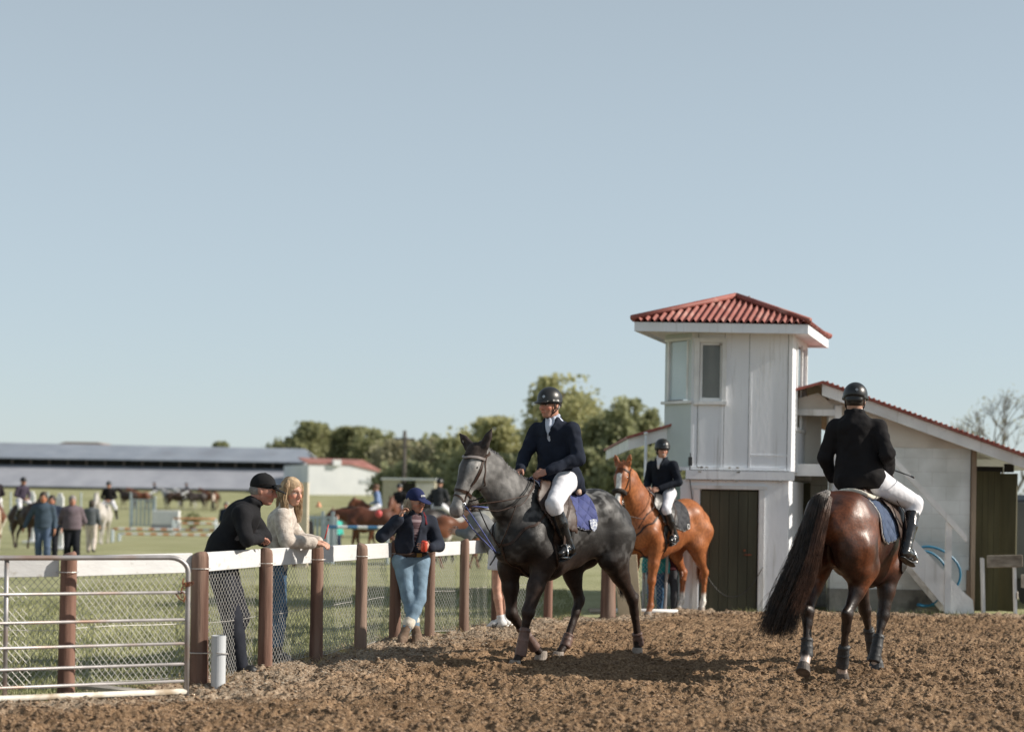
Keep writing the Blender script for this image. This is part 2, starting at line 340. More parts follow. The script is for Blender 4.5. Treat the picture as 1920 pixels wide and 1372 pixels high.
def clodpos(g, n):
    y = 9 + 11.3*g.random(n)**1.3; x = (g.random(n)*2-1)*(.36*y+.3); k = x > left_edge(y)+.1; x = x[k]; y = y[k]
    return np.stack([x, y, sand_h(x, y)+.034], -1)
M['clod'] = mat('sand_clod', (.10, .062, .037), (.41, .28, .178), .95, 14, .5, 60)
scatter('sand_clods', 80000, clodpos, lambda g, n: .004+.013*g.random(n)**2.5, M['clod'])
# pale chips and dry debris along the foot of the fence
M['chip'] = mat('pale_chips', (.24, .18, .13), (.50, .43, .34), .9, 9)
def chippos(g, n):
    y = 10.2+8.8*g.random(n); x = fence_x(y)+g.normal(.35, .45, n)
    k = (g.random(n) < .18)&(y < 12); x = np.where(k, -2.6-4*g.random(n), x)
    y = np.where(k, 10.78+(x+3.2)*.47+.35*g.normal(size=n), y)
    return np.stack([x, y, sand_h(x, y)*(x > left_edge(y))+.038], -1)
scatter('fence_debris', 6000, chippos, lambda g, n: .004+.011*g.random(n)**2.5, M['chip'], flat=.4, seed=8)
# grass blades near the fence, straw tufts, weeds at the building foot
def blades(name, n, posf, hf, wf, matr, seed, lean=.5):
    g = np.random.default_rng(seed); P = posf(g, n); n = len(P); h = hf(g, n, P); w_ = wf(g, n)
    a = g.random(n)*6.28; d = np.stack([np.cos(a), np.sin(a), 0*a], -1); b_ = g.random(n)*6.28
    ln = np.stack([np.cos(b_), np.sin(b_), 0*a], -1)*(lean*h*g.random(n))[:, None]
    up = np.array([0, 0, 1.])[None]*h[:, None]
    A = P-d*w_[:, None]; B = P+d*w_[:, None]; C = P+ln*.4+up*.6+d*w_[:, None]*.6; D = P+ln*.4+up*.6-d*w_[:, None]*.6; T = P+ln+up
    V = np.stack([A, B, C, D, T], 1).reshape(-1, 3); k = (np.arange(n)*5)[:, None]
    Q = np.concatenate([np.array([[0, 1, 2]])+k, np.array([[0, 2, 3]])+k, np.array([[3, 2, 4]])+k])
    return tag(link_mesh(name, fast_mesh(name, V, Q), matr), kind='stuff')
M['blade'] = mat('grass_blades', (.19, .205, .085), (.36, .36, .18), .6, .8, c3=(.28, .26, .15), s3=.5)
M['straw'] = mat('dry_straw', (.38, .27, .13), (.58, .45, .27), .8, 3)
def gpos(g, n):
    y = 9.6+16*g.random(n)**1.4; x = fence_x(y)-.25-8*g.random(n)**1.2
    k = (x < left_edge(y)-.1)&(x > -.37*y-1); x, y = x[k], y[k]
    return np.stack([x, y, 0*x-.035], -1)
blades('near_grass', 90000, gpos, lambda g, n, P: .025+.055*g.random(n), lambda g, n: .003+.004*g.random(n), M['blade'], 21, 1.0)
def spos(g, n):
    y = 10.4+8.5*g.random(n); x = fence_x(y)-.05+g.normal(0, .16, n)
    k = g.random(n) < .25; x = np.where(k, -2.6-4*g.random(n), x); y = np.where(k, 10.80+(x+3.2)*.47+g.normal(.0, .13, n), y)
    q = vnoise2(x*2+9, y*2+9, 9) > .45
    return np.stack([x, y, 0*x+.0], -1)[q]
blades('dry_straw', 9000, spos, lambda g, n, P: .02+.07*g.random(n)**2, lambda g, n: .002+.003*g.random(n), M['straw'], 22, 2.2)
def wpos(g, n):
    x = 1.4+12*g.random(n); y = 20.45+g.random(n)*.35; q = vnoise2(x*1.5+9, y*2+9, 19) > .42
    return np.stack([x, y, 0*x-.01], -1)[q]
blades('weed_strip', 6000, wpos, lambda g, n, P: .02+.10*g.random(n)**3, lambda g, n: .004+.004*g.random(n), M['blade'], 23, 1.0)
# worn path strip in front of the buildings
mb = MB(); mb.box((7.8, 20.75, -.025), (13.4, .7, .05)); M['path'] = mat('dusty_path', (.26, .20, .14), (.40, .33, .25), .95, 5, .6, 40, c3=(.20, .20, .09), s3=2.5)
tag(mb.build('path', M['path']), kind='structure')
# ------------------------------------------------------------------ the fence
fe = thing('arena_fence', 'low fence of brown round posts with white top rail and wire netting round the arena', 'fence', (0, 0, 0))
M['mesh'] = M['wire']
def post(mbw, mbb, x, y, h=1.1, r=.073, seed=0):
    g = random.Random(seed); lean = (g.uniform(-.012, .012), g.uniform(-.01, .01)); n = 14; prof = []
    zs = [-.1, .02, .16, .3, .55, .8, h-.10, h-.045, h-.012, h]; rs = [1.06, 1.05, 1.04, 1, .98, .97, .97, .95, .84, .62]
    def ring(z, rr):
        return [(x+lean[0]*z+r*rr*math.cos(6.283*k/n)*(1+.03*math.sin(3*k+seed)), y+lean[1]*z+r*rr*math.sin(6.283*k/n), z+(.012*math.cos(6.283*k/n+seed) if z > h-.05 else 0)) for k in range(n)]
    V = []
    for z, q in zip(zs, rs): V += ring(z, q)
    m_ = len(zs); fs = [(i*n+k, i*n+(k+1) % n, (i+1)*n+(k+1) % n, (i+1)*n+k) for i in range(m_-1) for k in range(n)]
    fs.append(tuple(range((m_-1)*n, m_*n))); mbw.add(V, fs)
hts = {}
for i, (x, y) in enumerate(FENCE):
    mb = MB(); h = 1.062+.012*math.sin(i*2.3); hts[i] = h
    if i == 5: pass
    post(mb, None, x, y, h, .070 if i == 7 else (.060 if i < 12 else .054), i)
    p = mb.build('post', M['postwood'], fe, smooth=True)
for i in range(len(FENCE)-1):
    a = Vector((*FENCE[i], 0)); b_ = Vector((*FENCE[i+1], 0)); d = (b_-a).normalized(); nrm = Vector((d.y, -d.x, 0))    # towards the arena
    off = -nrm*.045; rr = .055
    mb = MB(); z0 = 1.045+.006*math.sin(i); z1 = 1.045+.006*math.sin(i+1)
    if i >= 11: z0 -= .02; z1 -= .02
    A = a+d*rr+off; B = b_-d*rr+off
    mb.bar((A.x, A.y, z0-.07), (B.x, B.y, z1-.07), .15, .035)
    mb.build('rail', M['railwhite'], fe, bevel=.004)
    # wire netting
    mb = MB(); Ln = (b_-a).length; cell = .05 if i < 8 else .055; top = .93; bot = .10 if i < 7 else .04; H = top-bot
    def pt(s_, z):
        q = a+d*s_-nrm*(.07+.012*math.sin(s_*7+z*5+i)); return (q.x, q.y, bot+z)
    r_ = .0021
    asp = 1.15
    k = -H/asp
    while k < Ln:
        for sg in (1, -1):
            pts = []
            s0 = k if sg == 1 else k+H/asp
            for st in range(0, 9):
                z = H*st/8; s_ = s0+sg*z/asp
                if 0 <= s_ <= Ln: pts.append(pt(s_, z))
            if len(pts) > 1: mb.tube(pts, r_, 3, False)
        k += cell
    for z in (H, 0, H*.5): mb.tube([pt(Ln*q/6, z+.008*math.sin(q+i)) for q in range(7)], .003, 4, False)
    mb.build('wire_netting', M['wire'], fe)
# ties round the posts
for i in range(5, 13):
    x, y = FENCE[i]; mb = MB(); n = 14
    mb.tube([(x+.078*math.cos(6.283*k/n), y+.078*math.sin(6.283*k/n), .935) for k in range(n+1)], .003, 4, False); mb.build('wire_tie', M['wire'], fe)

# ------------------------------------------------------------------ gate
gt = thing('tube_gate', 'galvanised tube farm gate with rounded corner closed before the fence at left', 'gate', (-2.55, 10.75, 0))
gx0, gx1 = .30, -2.36
def gp(s_, z):   # s 0..1 along gate, from latch end to the hinge end
    return (.18-4.2*s_, .22-2.05*s_, z)
fr = MB(); c = []
top = 1.045; botz = .062
for k in range(7):
    a = math.pi/2*k/6; c.append(gp(.03*(1-math.sin(a)), top-.1+.1*math.cos(a)) if 0 else gp(.03-.03*math.sin(a), top-.11+.11*math.cos(a)))
pts = [gp(1, top), gp(.5, top)]+c+[gp(0, .6), gp(0, botz-.03)]
fr.tube(pts, .0185, 10); fr.build('gate_frame', M['galv'], gt, smooth=True)
mb = MB(); mb.tube([gp(0, botz), gp(.5, botz+.005), gp(1, botz)], .022, 10); mb.build('bottom_rail', mat('pale_weathered_tube', (.60, .57, .50), (.70, .67, .60), .6, 8, .1, 30, c3=(.35, .28, .2), s3=6), gt, smooth=True)
for z in (.79, .59, .415, .265, .14):
    mb = MB(); mb.tube([gp(0.004, z), gp(1, z)], .0115, 8); mb.build('gate_bar', M['galv'], gt, smooth=True)
for s_ in (.274, .65):
    mb = MB(); q = [gp(s_, botz), gp(s_, top)]; mb.tube([(x, y+.02, z) for x, y, z in q], .017, 8); mb.build('upright', M['galv'], gt, smooth=True)
ch = MB()
def link(mb, c, ax, r1=.022, r2=.012, t_=.0035):
    n = 10; A = Vector(ax[0]); B = Vector(ax[1]); c = Vector(c)
    mb.tube([c+A*r1*math.cos(6.283*k/n)+B*r2*math.sin(6.283*k/n) for k in range(n+1)], t_, 5, False)
x, y, z = gp(0, .86)
for k in range(5): link(ch, (x-.03+.012*math.sin(k*2), y-.03, z+.012-k*.033), ((0, 0, 1), (1, 0, 0)) if k % 2 else ((.2, 0, 1), (0, 1, 0)))
for k in range(4): link(ch, (x-.005+.01*k, y-.03, z-.01+.01*math.sin(k*3)), ((1, 0, .4), (0, .3, 1)))
ch.tube([(x-.08, y-.035, z-.08), (x-.055, y-.035, z-.115), (x-.02, y-.035, z-.135), (x-.012, y-.035, z-.11)], .006, 6)
ch.build('latch_chain', M['rust'], gt)

# white pipe tied to the corner post
pp = thing('white_pipe', 'short white plastic pipe standing upright beside the corner post', 'pipe', (-2.245, 11.52, 0))
mb = MB(); mb.lathe((0, 0, 0), [(.056, -.05), (.056, .41), (.056, .425), (.049, .425), (.049, .2)], 24); mb.build('tube', M['pvc'], pp, smooth=False)
mb = MB(); n = 20; mb.tube([(-.17+.085*math.cos(a), .08+.085*math.sin(a), .285) for a in np.linspace(1.2, 5.2, 9)]+[(.01+.062*math.cos(a), .062*math.sin(a), .285-.01*math.sin(a)) for a in np.linspace(-1.5, 1.5, 8)]+[(-.17+.085*math.cos(1.2), .08+.085*math.sin(1.2), .285)], .0045, 5); mb.build('tie_wire', M['wire'], pp)
# plank on the ground
mb = MB(); mb.box((0, 0, .03), (.62, .13, .028), M=Euler((0, R(2), R(-18))).to_matrix()); pk = mb.build('loose_plank', M['plank'], bevel=.004); pk.location = (-2.95, 11.25, .0)
tag(pk, 'weathered grey board lying on the ground behind the gate', 'plank')

# ------------------------------------------------------------------ judges' tower
SKEW = Vector((math.sin(R(20)), math.cos(R(20)), 0))
TY = 20.7
tw = thing('judges_tower', 'small white painted two storey tower with red corrugated hipped roof', 'tower', (3.35, TY, 0))
# local frame: x to the right, y away; depth runs along SKEW
def tl(x, z, dep=0): return (x-3.35+SKEW.x*dep, SKEW.y*dep, z)
XL, XM, XR = 2.13, 2.46, 3.86          # left edge of chamfer, start of front, right edge (world X at TY)
DEP = 1.30; Z1, Z2 = 1.96, 3.88
# lower storey
XLL, XRL = 2.33, 3.83
def block(mb, x0, x1, z0, z1, d0=0, d1=DEP): mb.prism([tl(x0, z0, d0), tl(x1, z0, d0), tl(x1, z1, d0), tl(x0, z1, d0)], SKEW*(d1-d0))
dx0, dx1, dz1 = 2.60, 3.42, 1.70
mb = MB(); block(mb, XLL, dx0, -.2, Z1-.13, .0); block(mb, dx1, XRL, -.2, Z1-.13, 0); block(mb, dx0, dx1, dz1, Z1-.13, 0); 
mb.build('lower_wall', M['towerwhite'], tw)
mb = MB(); block(mb, dx0, dx1, -.1, dz1, .12, .5); mb.build('doorway_backing', M['dark'], tw)
dr = MB()
nb = 6
for k in range(nb):
    w_ = (dx1-dx0-.03)/nb; x0 = dx0+.01+k*w_; block(dr, x0, x0+w_-.006, .0, dz1-.02, .035+.002*(k % 2), .075)
do = dr.build('door', M['green'], tw)
mb = MB(); mb.box(tl(dx1-.14, .80, .02), (.10, .02, .02)); mb.box(tl(dx1-.19, .86, .02), (.03, .02, .03)); mb.build('bolt', M['rust'], do)
mb = MB(); mb.box(tl((dx0+dx1)/2, dz1+.03, -.012), (dx1-dx0+.24, .024, .05)); mb.box(tl(dx1+.045, .85, -.012), (.07, .024, 1.69)); mb.box(tl(dx0-.045, .85, -.012), (.07, .024, 1.69)); mb.build('door_frame', M['whitepaint'], do)
# floor band
mb = MB(); mb.box(tl((2.42+XRL+.07)/2, Z1-.06, -.03), (XRL+.09-2.42, .06, .13)); mb.build('floor_band', M['towerwhite'], tw)
# ragged block pier at the right edge of the lower storey
mb = MB()
g = random.Random(3)
for k in range(9):
    mb.box((XRL-3.35+.02+g.uniform(-.008, .012), .16+.1, .1+k*.2), (.09+g.uniform(-.01, .012), .34, .19), rz=-R(20))
mb.build('block_edge', M['cinderwhite'], tw, bevel=.008)
# upper storey: front panels, chamfered bay at left
mb = MB(); wx0, wx1, wz0, wz1 = 2.57, 2.885, 2.93, 3.73
block(mb, XM, wx0, Z1, Z2, 0, .06); block(mb, wx1, XR, Z1, Z2, 0, .06); block(mb, wx0, wx1, Z1, wz0, 0, .06); block(mb, wx0, wx1, wz1, Z2, 0, .06)
block(mb, XR-.06, XR, Z1, Z2, .062, .30); block(mb, XR-.06, XR, Z1, 2.6, .30, DEP); block(mb, XR-.06, XR, 3.75, Z2, .30, DEP); block(mb, XR-.06, XR, 2.6, 3.75, 1.14, DEP)
mb.build('upper_wall', M['towerwhite'], tw)
mb = MB()
for x in (XM+.02, 2.90, 3.28, XR-.03): mb.box(tl(x, (Z1+Z2)/2, -.004), (.03 if x < 3.7 else .05, .008, Z2-Z1-.02))
mb.box(tl(3.57, 2.18, -.0035), (.52, .007, .018)); mb.box(tl(3.02, Z1+.02, -.016), (1.5, .03, .05))
mb.build('batten', M['towerwhite'], tw)
mb = MB()
for x in (2.553, 2.918, 3.262, 3.80): mb.box(tl(x, (Z1+Z2)/2, -.001), (.006, .004, Z2-Z1-.05))
mb.box(tl(3.15, Z1+.005, -.0615), (1.38, .003, .008)); mb.box(tl(3.1, Z1-.128, -.0615), (1.35, .003, .007)); mb.build('board_gap', M['dark'], tw)
mb = MB()
g = random.Random(8)
for k in range(14): mb.box(tl(g.uniform(2.5, 3.8), g.choice([Z1+.04, Z1-.02, 3.7, 1.82]), -.064), (.02+.03*g.random(), .003, .012+.02*g.random()))
mb.build('flaked_paint', M['plank'], tw)
# front window
wf = MB()
for (a, b_, c_, d_) in ((wx0-.07, wx0-.0, wz0-.07, wz1+.06), (wx1, wx1+.06, wz0-.07, wz1+.06)): wf.box(tl((a+b_)/2, (c_+d_)/2, -.018), (b_-a, .035, d_-c_))
wf.box(tl((wx0+wx1)/2, wz1+.03, -.018), (wx1-wx0, .035, .06)); wf.box(tl((wx0+wx1)/2, wz0-.035, -.025), (wx1-wx0+.14, .06, .05))
wo = wf.build('window', M['whitepaint'], tw)
mb = MB(); t_ = .035
for a, c_, w_, h_ in (((wx0+t_/2), (wz0+wz1)/2, t_, wz1-wz0), ((wx1-t_/2), (wz0+wz1)/2, t_, wz1-wz0), ((wx0+wx1)/2, wz1-t_/2, wx1-wx0-2*t_, t_), ((wx0+wx1)/2, wz0+t_/2, wx1-wx0-2*t_, t_)): mb.box(tl(a, c_, .02), (w_, .03, h_))
mb.build('sash', M['whitepaint'], wo)
mb = MB(); mb.box(tl((wx0+wx1)/2, (wz0+wz1)/2, .032), (wx1-wx0-2*t_, .006, wz1-wz0-2*t_)); mb.build('pane', M['glassdark'], wo)
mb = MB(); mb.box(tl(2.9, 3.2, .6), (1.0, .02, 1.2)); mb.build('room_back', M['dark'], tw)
# chamfered bay face (from front-left corner going back-left)
A = Vector(tl(XM, 0)); B = Vector((XL-3.35, .36, 0)); cd = (B-A); cl = cd.length; cn = cd.normalized(); outn = Vector((cn.y, -cn.x, 0));  outn = -outn if outn.y > 0 else outn
def cf(s_, z, o=0): q = A+cn*s_+outn*o; return (q.x, q.y, z)
def cbox(mb, s0, s1, z0, z1, o0, o1): mb.prism([cf(s0, z0, o0), cf(s1, z0, o0), cf(s1, z1, o0), cf(s0, z1, o0)], outn*(o1-o0))
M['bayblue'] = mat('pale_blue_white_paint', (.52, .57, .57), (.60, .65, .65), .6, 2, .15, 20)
mb = MB(); cbox(mb, 0, cl, Z1, 2.93, -.06, 0); cbox(mb, 0, cl, 3.76, Z2, -.06, 0); cbox(mb, 0, .06, 2.93, 3.76, -.06, 0); cbox(mb, cl-.05, cl, 2.93, 3.76, -.06, 0)
B2 = Vector(B)+SKEW*(DEP-.4); mb.prism([(B.x, B.y, Z1), (B2.x, B2.y, Z1), (B2.x, B2.y, Z2), (B.x, B.y, Z2)], (.05, 0, 0))
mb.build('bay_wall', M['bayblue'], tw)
mb = MB(); cbox(mb, -.02, cl+.03, 2.885, 2.925, 0.002, .05); cbox(mb, .0, cl, 3.765, 3.80, .002, .02); cbox(mb, .055, .085, 2.94, 3.76, -.03, .01); cbox(mb, cl-.075, cl-.045, 2.94, 3.76, -.03, .01); bw = mb.build('bay_window', M['whitepaint'], tw)
mb = MB(); cbox(mb, .085, cl-.075, 2.945, 3.755, -.035, -.028); mb.build('pane', mat('painted_sky_glass', (.46, .54, .56), (.58, .66, .68), .05, 1, spec=1.0), bw)  # pale pane colour paints in the reflected sky
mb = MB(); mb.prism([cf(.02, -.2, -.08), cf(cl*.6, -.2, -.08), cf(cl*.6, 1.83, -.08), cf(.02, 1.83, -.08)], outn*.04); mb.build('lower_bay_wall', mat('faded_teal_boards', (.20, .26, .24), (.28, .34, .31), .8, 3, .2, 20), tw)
# right side window strip frame
mb = MB()
for dd in (.30, .72, 1.15): block(mb, XR-.01, XR+.02, 2.58, 3.78, dd, dd+.05)
block(mb, XR-.01, XR+.025, 2.54, 2.58, .3, 1.2); sw = mb.build('side_window', M['whitepaint'], tw)
mb = MB(); block(mb, XR-.045, XR-.035, 2.6, 3.75, .3, 1.14); mb.build('pane', M['glass'], sw)
# eaves: fascia and soffit
E0, E1, Ef, Eb = 1.765, 4.13, -.40, 1.50
zf0, zf1 = 3.83, 3.955
mb = MB(); mb.prism([tl(E0, zf0, Ef), tl(E1, zf0, Ef), tl(E1, zf1, Ef), tl(E0, zf1, Ef)], SKEW*.03)
mb.prism([tl(E0, zf0, Ef+.032), tl(E0+.03, zf0, Ef+.032), tl(E0+.03, zf1, Ef+.032), tl(E0, zf1, Ef+.032)], SKEW*(Eb-Ef-.05))
mb.prism([tl(E1-.03, zf0, Ef+.032), tl(E1, zf0, Ef+.032), tl(E1, zf1, Ef+.032), tl(E1-.03, zf1, Ef+.032)], SKEW*(Eb-Ef-.05))
mb.prism([tl(E0, zf0, Eb), tl(E1, zf0, Eb), tl(E1, zf1, Eb), tl(E0, zf1, Eb)], SKEW*.03)
mb.build('fascia', M['towerwhite'], tw)
mb = MB(); mb.prism([tl(E0+.032, zf0+.03, Ef+.034), tl(E1-.032, zf0+.03, Ef+.034), tl(E1-.032, zf0+.03, Eb-.02), tl(E0+.032, zf0+.03, Eb-.02)], (0, 0, .02)); mb.build('soffit', M['towerwhite'], tw)
# corrugated hipped roof
AP = Vector(tl((E0+E1)/2, 4.40, (Ef+Eb)/2)); oh = .03
C4 = [Vector(tl(E0-oh, zf1+.005, Ef-oh)), Vector(tl(E1+oh, zf1+.005, Ef-oh)), Vector(tl(E1+oh, zf1+.005, Eb+oh)), Vector(tl(E0-oh, zf1+.005, Eb+oh))]
for k in range(4):
    P0, P1 = C4[k], C4[(k+1) % 4]; e_ = P1-P0; Le = e_.length; nn = e_.cross(AP-P0).normalized(); nn = nn if nn.z > 0 else -nn
    pitch = .092; nc = int(Le/pitch); sub = 8; V = []; F_ = []; K = nc*sub; rows = 14
    for i in range(K+1):
        s_ = i/K
        for j in range(rows+1):
            # rows run from the eave up to the hip line directly above this station
            lim = 1-abs(2*s_-1); q = j/rows*lim
            base = P0+e_*s_; mid = (P0+P1)/2; upv = AP-mid
            p = base+upv*q; h_ = .025*math.cos(2*math.pi*s_*nc)
            V.append(p+nn*(h_+.02))
    for i in range(K):
        for j in range(rows): a_ = i*(rows+1)+j; F_.append((a_, a_+rows+1, a_+rows+2, a_+1))
    mb = MB(); mb.add(V, F_); ro = mb.build('roof_sheet', M['redroof'], tw, smooth=True)
mb = MB()
for k in range(4): mb.tube([C4[k]+Vector((0, 0, .045)), C4[k].lerp(AP, .5)+Vector((0, 0, .05)), AP+Vector((0, 0, .055))], [.04, .042, .045], 8)
mb.build('ridge_cap', M['redroof'], tw, smooth=True)
mb = MB(); mb.tube([AP+Vector((.22, .2, -.06)), AP+Vector((.22, .2, .06))], .015, 8); mb.lathe(AP+Vector((.22, .2, .05)), [(.02, 0), (.02, .03), (.005, .035)], 8); mb.build('roof_pin', M['galv'], tw)
# cable on the corner, drooping to the ground
mb = MB(); mb.tube([tl(2.47, 2.2, -.03), tl(2.475, 2.05, -.05), tl(2.46, 1.9, -.05), tl(2.50, 1.6, -.03), tl(2.52, 1.4, -.03)], .007, 5); mb.box(tl(2.47, 2.08, -.04), (.05, .05, .12)); mb.build('cable', M['blackcable'], tw)
mb = MB(); mb.tube([tl(2.50+.9*q+.1, .75-1.9*q*(1-q)-.12*q, -.05) for q in np.linspace(0, 1, 14)], .006, 5); cb_ = mb.build('drooping_hose', M['blackcable'], None, smooth=True); cb_.location = (3.35, TY, 0)
tag(cb_, 'thin dark hose sagging across the green tower door', 'hose')

# ------------------------------------------------------------------ block shed behind the tower with stairs
SY = 21.3
sh = thing('block_shed', 'white painted concrete block shed with red roof edge and gable behind the tower', 'shed', (5.2, SY, 0))
def sl_(x, z, dy=0): return (x-5.2, dy, z)
WX0, WX1 = 4.55, 6.54; DS = 5.0
mb = MB(); mb.box((( WX0+WX1)/2-5.2, .1, .1+.06), (WX1-WX0, .2, .32))
mb.build('plinth', mat('bare_concrete', (.16, .155, .14), (.30, .29, .26), .95, 2.5, .4, 20, c3=(.10, .095, .085), s3=3), sh)
mb = MB(); mb.box(((WX0+WX1)/2-5.2, .11, 1.33), (WX1-WX0-.01, .2, 2.02)); mb.box((WX1-.1-5.2, DS/2+.22, 1.15), (.19, DS-.0, 2.4))
mb.build('block_wall', M['cinder'], sh)
def rz_(x):      # underside of roof at x : ridge at 4.34
    return 3.18-(x-4.34)*.345 if x > 4.34 else 3.18-(4.34-x)*.30
mb = MB(); g0 = 3.9
mb.prism([sl_(g0, 2.02, .06), sl_(WX0, 2.02, .06), sl_(WX0, 2.345, .06), sl_(WX1, 2.345, .06), sl_(WX1, rz_(WX1)-.02, .06), sl_(4.34, 3.15, .06), sl_(g0, rz_(g0)-.02, .06)][::-1], (0, .05, 0)) if 0 else None
mb.prism([sl_(4.5, 2.342, .0), sl_(WX1, 2.342, .0), sl_(WX1, rz_(WX1)-.03, .0), sl_(4.5, rz_(4.5)-.03, .0)], (0, .12, 0)); mb.build('gable_panel', M['cream'], sh)
# recessed porch niche
mb = MB(); mb.prism([sl_(3.85, 2.1, .5), sl_(4.5, 2.1, .5), sl_(4.5, 3.0, .5), sl_(3.85, 3.0, .5)], (0, .05, 0)); mb.build('niche_panel', M['cream'], sh)
mb = MB(); mb.prism([sl_(4.06, 2.78, -.02), sl_(4.56, 2.78, -.02), sl_(4.56, 2.93, -.02), sl_(4.34, 3.10, -.02), sl_(4.06, 3.02, -.02)], (0, .03, 0)); mb.prism([sl_(3.9, 2.86, .0), sl_(4.06, 2.86, .0), sl_(4.06, 3.05, .0), sl_(3.9, 2.99, 0)], (0, .03, 0)); mb.build('gable_top', M['cream'], sh)
mb = MB(); mb.box((3.93-5.2, -.05, 2.45), (.07, .06, 1.05)); mb.box((4.30-5.2, -.035, 2.82), (.66, .04, .09)); mb.box((4.62-5.2, -.05, 2.42), (.09, .08, 1.0)); mb.box((4.27-5.2, -.06, 2.0), (.80, .06, .17)); mb.build('porch_frame', M['whitepaint'], sh)
mb = MB(); mb.box((4.0-5.2, .25, 2.35), (.05, .5, .6)); mb.box((4.3-5.2, .3, 2.06), (.8, .55, .05)); mb.build('porch_floor', M['cream'], sh)
# ground floor recess and green door
mb = MB(); mb.box((4.10-5.2, 1.2, 1.0), (1.3, .1, 2.2)); mb.box((3.55-5.2, .75, 1.0), (.12, .9, 2.0)); mb.build('recess_wall', M['cinderwhite'], sh)
mb = MB(); mb.box((4.12-5.2, 1.11, .93), (.70, .05, 1.8)); dd = mb.build('recess_door', M['green'], sh)
mb = MB(); mb.box((3.74-5.2, 1.10, .97), (.07, .07, 1.95)); mb.box((4.13-5.2, 1.10, 1.90), (.7, .07, .07)); mb.build('recess_door_frame', M['whitepaint'], sh)
# roof: barge boards and sheets
def slope(mb, x0, x1, dz0, dz1, y0, y1):
    mb.prism([sl_(x0, rz_(x0)+dz0, y0), sl_(x1, rz_(x1)+dz0, y0), sl_(x1, rz_(x1)+dz1, y0), sl_(x0, rz_(x0)+dz1, y0)], (0, y1-y0, 0))
mb = MB(); slope(mb, 4.345, 7.6, -.13, .03, -.28, -.25); slope(mb, 1.66, 4.335, -.10, .03, -.28, -.25) if 0 else None; mb.build('barge_board', M['whitepaint'], sh)
mb = MB(); slope(mb, 4.342, 7.65, .034, .07, -.34, DS); slope(mb, 1.60, 4.338, .034, .07, -.34, DS); mb.build('roof', M['redroof'], sh)
mb = MB()
for k in range(44):
    x = 4.40+k*.073; mb.tube([sl_(x, rz_(x)+.07, -.36), sl_(x, rz_(x)+.07, -.2)], .018, 6)
mb.build('roof_corrugation', M['redroof'], sh, smooth=True)
mb = MB(); mb.prism([sl_(1.62, rz_(1.62)-.13, -.28), sl_(2.3, rz_(2.3)-.13, -.28), sl_(2.3, rz_(2.3)+.03, -.28), sl_(1.62, rz_(1.62)+.03, -.28)], (0, .03, 0)); mb.box((1.635-5.2, 2.2, rz_(1.62)-.05), (.03, 4.9, .16)); mb.build('left_barge_board', M['whitepaint'], sh)
mb = MB(); slope(mb, 1.66, 2.5, .004, .03, -.24, DS-.1); mb.build('soffit', M['whitepaint'], sh); mb = MB(); slope(mb, 6.56, 7.58, .004, .03, -.24, DS-.1); mb.build('soffit', M['whitepaint'], sh)
mb = MB(); mb.box((2.35-5.2, 2.8, 1.1), (.1, 4, 2.3)); mb.build('left_wall', M['cinder'], sh)
mb = MB(); mb.box((6.575-5.2, .02, 1.17), (.06, .14, 2.36)); mb.box((6.52-5.2, -.012, .3), (.05, .03, .62)); mb.build('corner_post', mat('weathered_brown_post', (.20, .14, .10), (.34, .26, .19), .9, 6, .3, 20, stretch=(1, 1, .2)), sh)
mb = MB(); mb.box((6.95-5.2, .9, 2.27), (.6, .05, .1)); mb.box((6.68-5.2, .9, 2.17), (.06, .05, .3)); mb.build('inner_beam', M['whitepaint'], sh)
# green stable doors standing open at the right
mb = MB()
for k in range(5): mb.box((6.67+.085*k-5.2, .3+.002*(k % 2), 1.02), (.081, .04, 2.02))
g1 = mb.build('stable_door', M['oliveboard'], sh)
mb = MB(); mb.box((6.75-5.2, .33, 2.06), (.7, .05, .08)); mb.box((7.16-5.2, .24, 2.08), (.12, .08, .12)); mb.build('door_track', M['dark'], g1)
mb = MB()
for k in range(4): mb.box((7.27+.045*k-5.2, .22-.09*k+.0, 1.0), (.04, .105, 1.98), rz=R(-60)) if 0 else mb.bar(sl_(7.08+.045*k, .02, .27-.045*k), sl_(7.08+.045*k, 2.0, .27-.045*k), .065, .035, up=(1, -1, 0))
mb.build('stable_door', M['oliveboard'], sh)
# stairs
st = thing('outside_stairs', 'white wooden stairs with sloping handrail climbing to the shed porch', 'stairs', (5.6, SY-.55, 0))
def pl_(x, z, y=0): return (x-5.6, y, z)
xa, za, xb, zb = 6.42, .12, 4.62, 2.0
for yy in (-.02, .42):
    mb = MB(); mb.prism([pl_(xa+.02, .03, yy), pl_(xa+.0, .22, yy), pl_(xa-.14, .34, yy), pl_(xb, zb+.05, yy), pl_(xb, zb-.26, yy), pl_(xa-.32, .03, yy)], (0, .035, 0)); mb.build('stringer', M['whitepaint'], st)
for k in range(9):
    q = (k+.5)/9; mb = MB(); mb.box((xa-.1+(xb-xa+.1)*q-5.6, .215, za+(zb-za)*q+.02), (.2, .40, .03)); mb.build('tread', M['plank'], st)
mb = MB(); mb.box((6.06-5.6, -.045, .66), (.085, .04, 1.26)); mb.build('newel_post', M['whitepaint'], st)
mb = MB(); mb.box((5.13-5.6, -.045, 1.85), (.085, .04, .9)); mb.build('newel_post', M['whitepaint'], st)
mb = MB(); mb.prism([pl_(6.30, 1.02, -.10), pl_(6.30, 1.11, -.10), pl_(6.12, 1.31, -.10), pl_(5.08, 2.40, -.10), pl_(5.08, 2.30, -.10)], (0, .03, 0)); mb.build('handrail', M['whitepaint'], st)
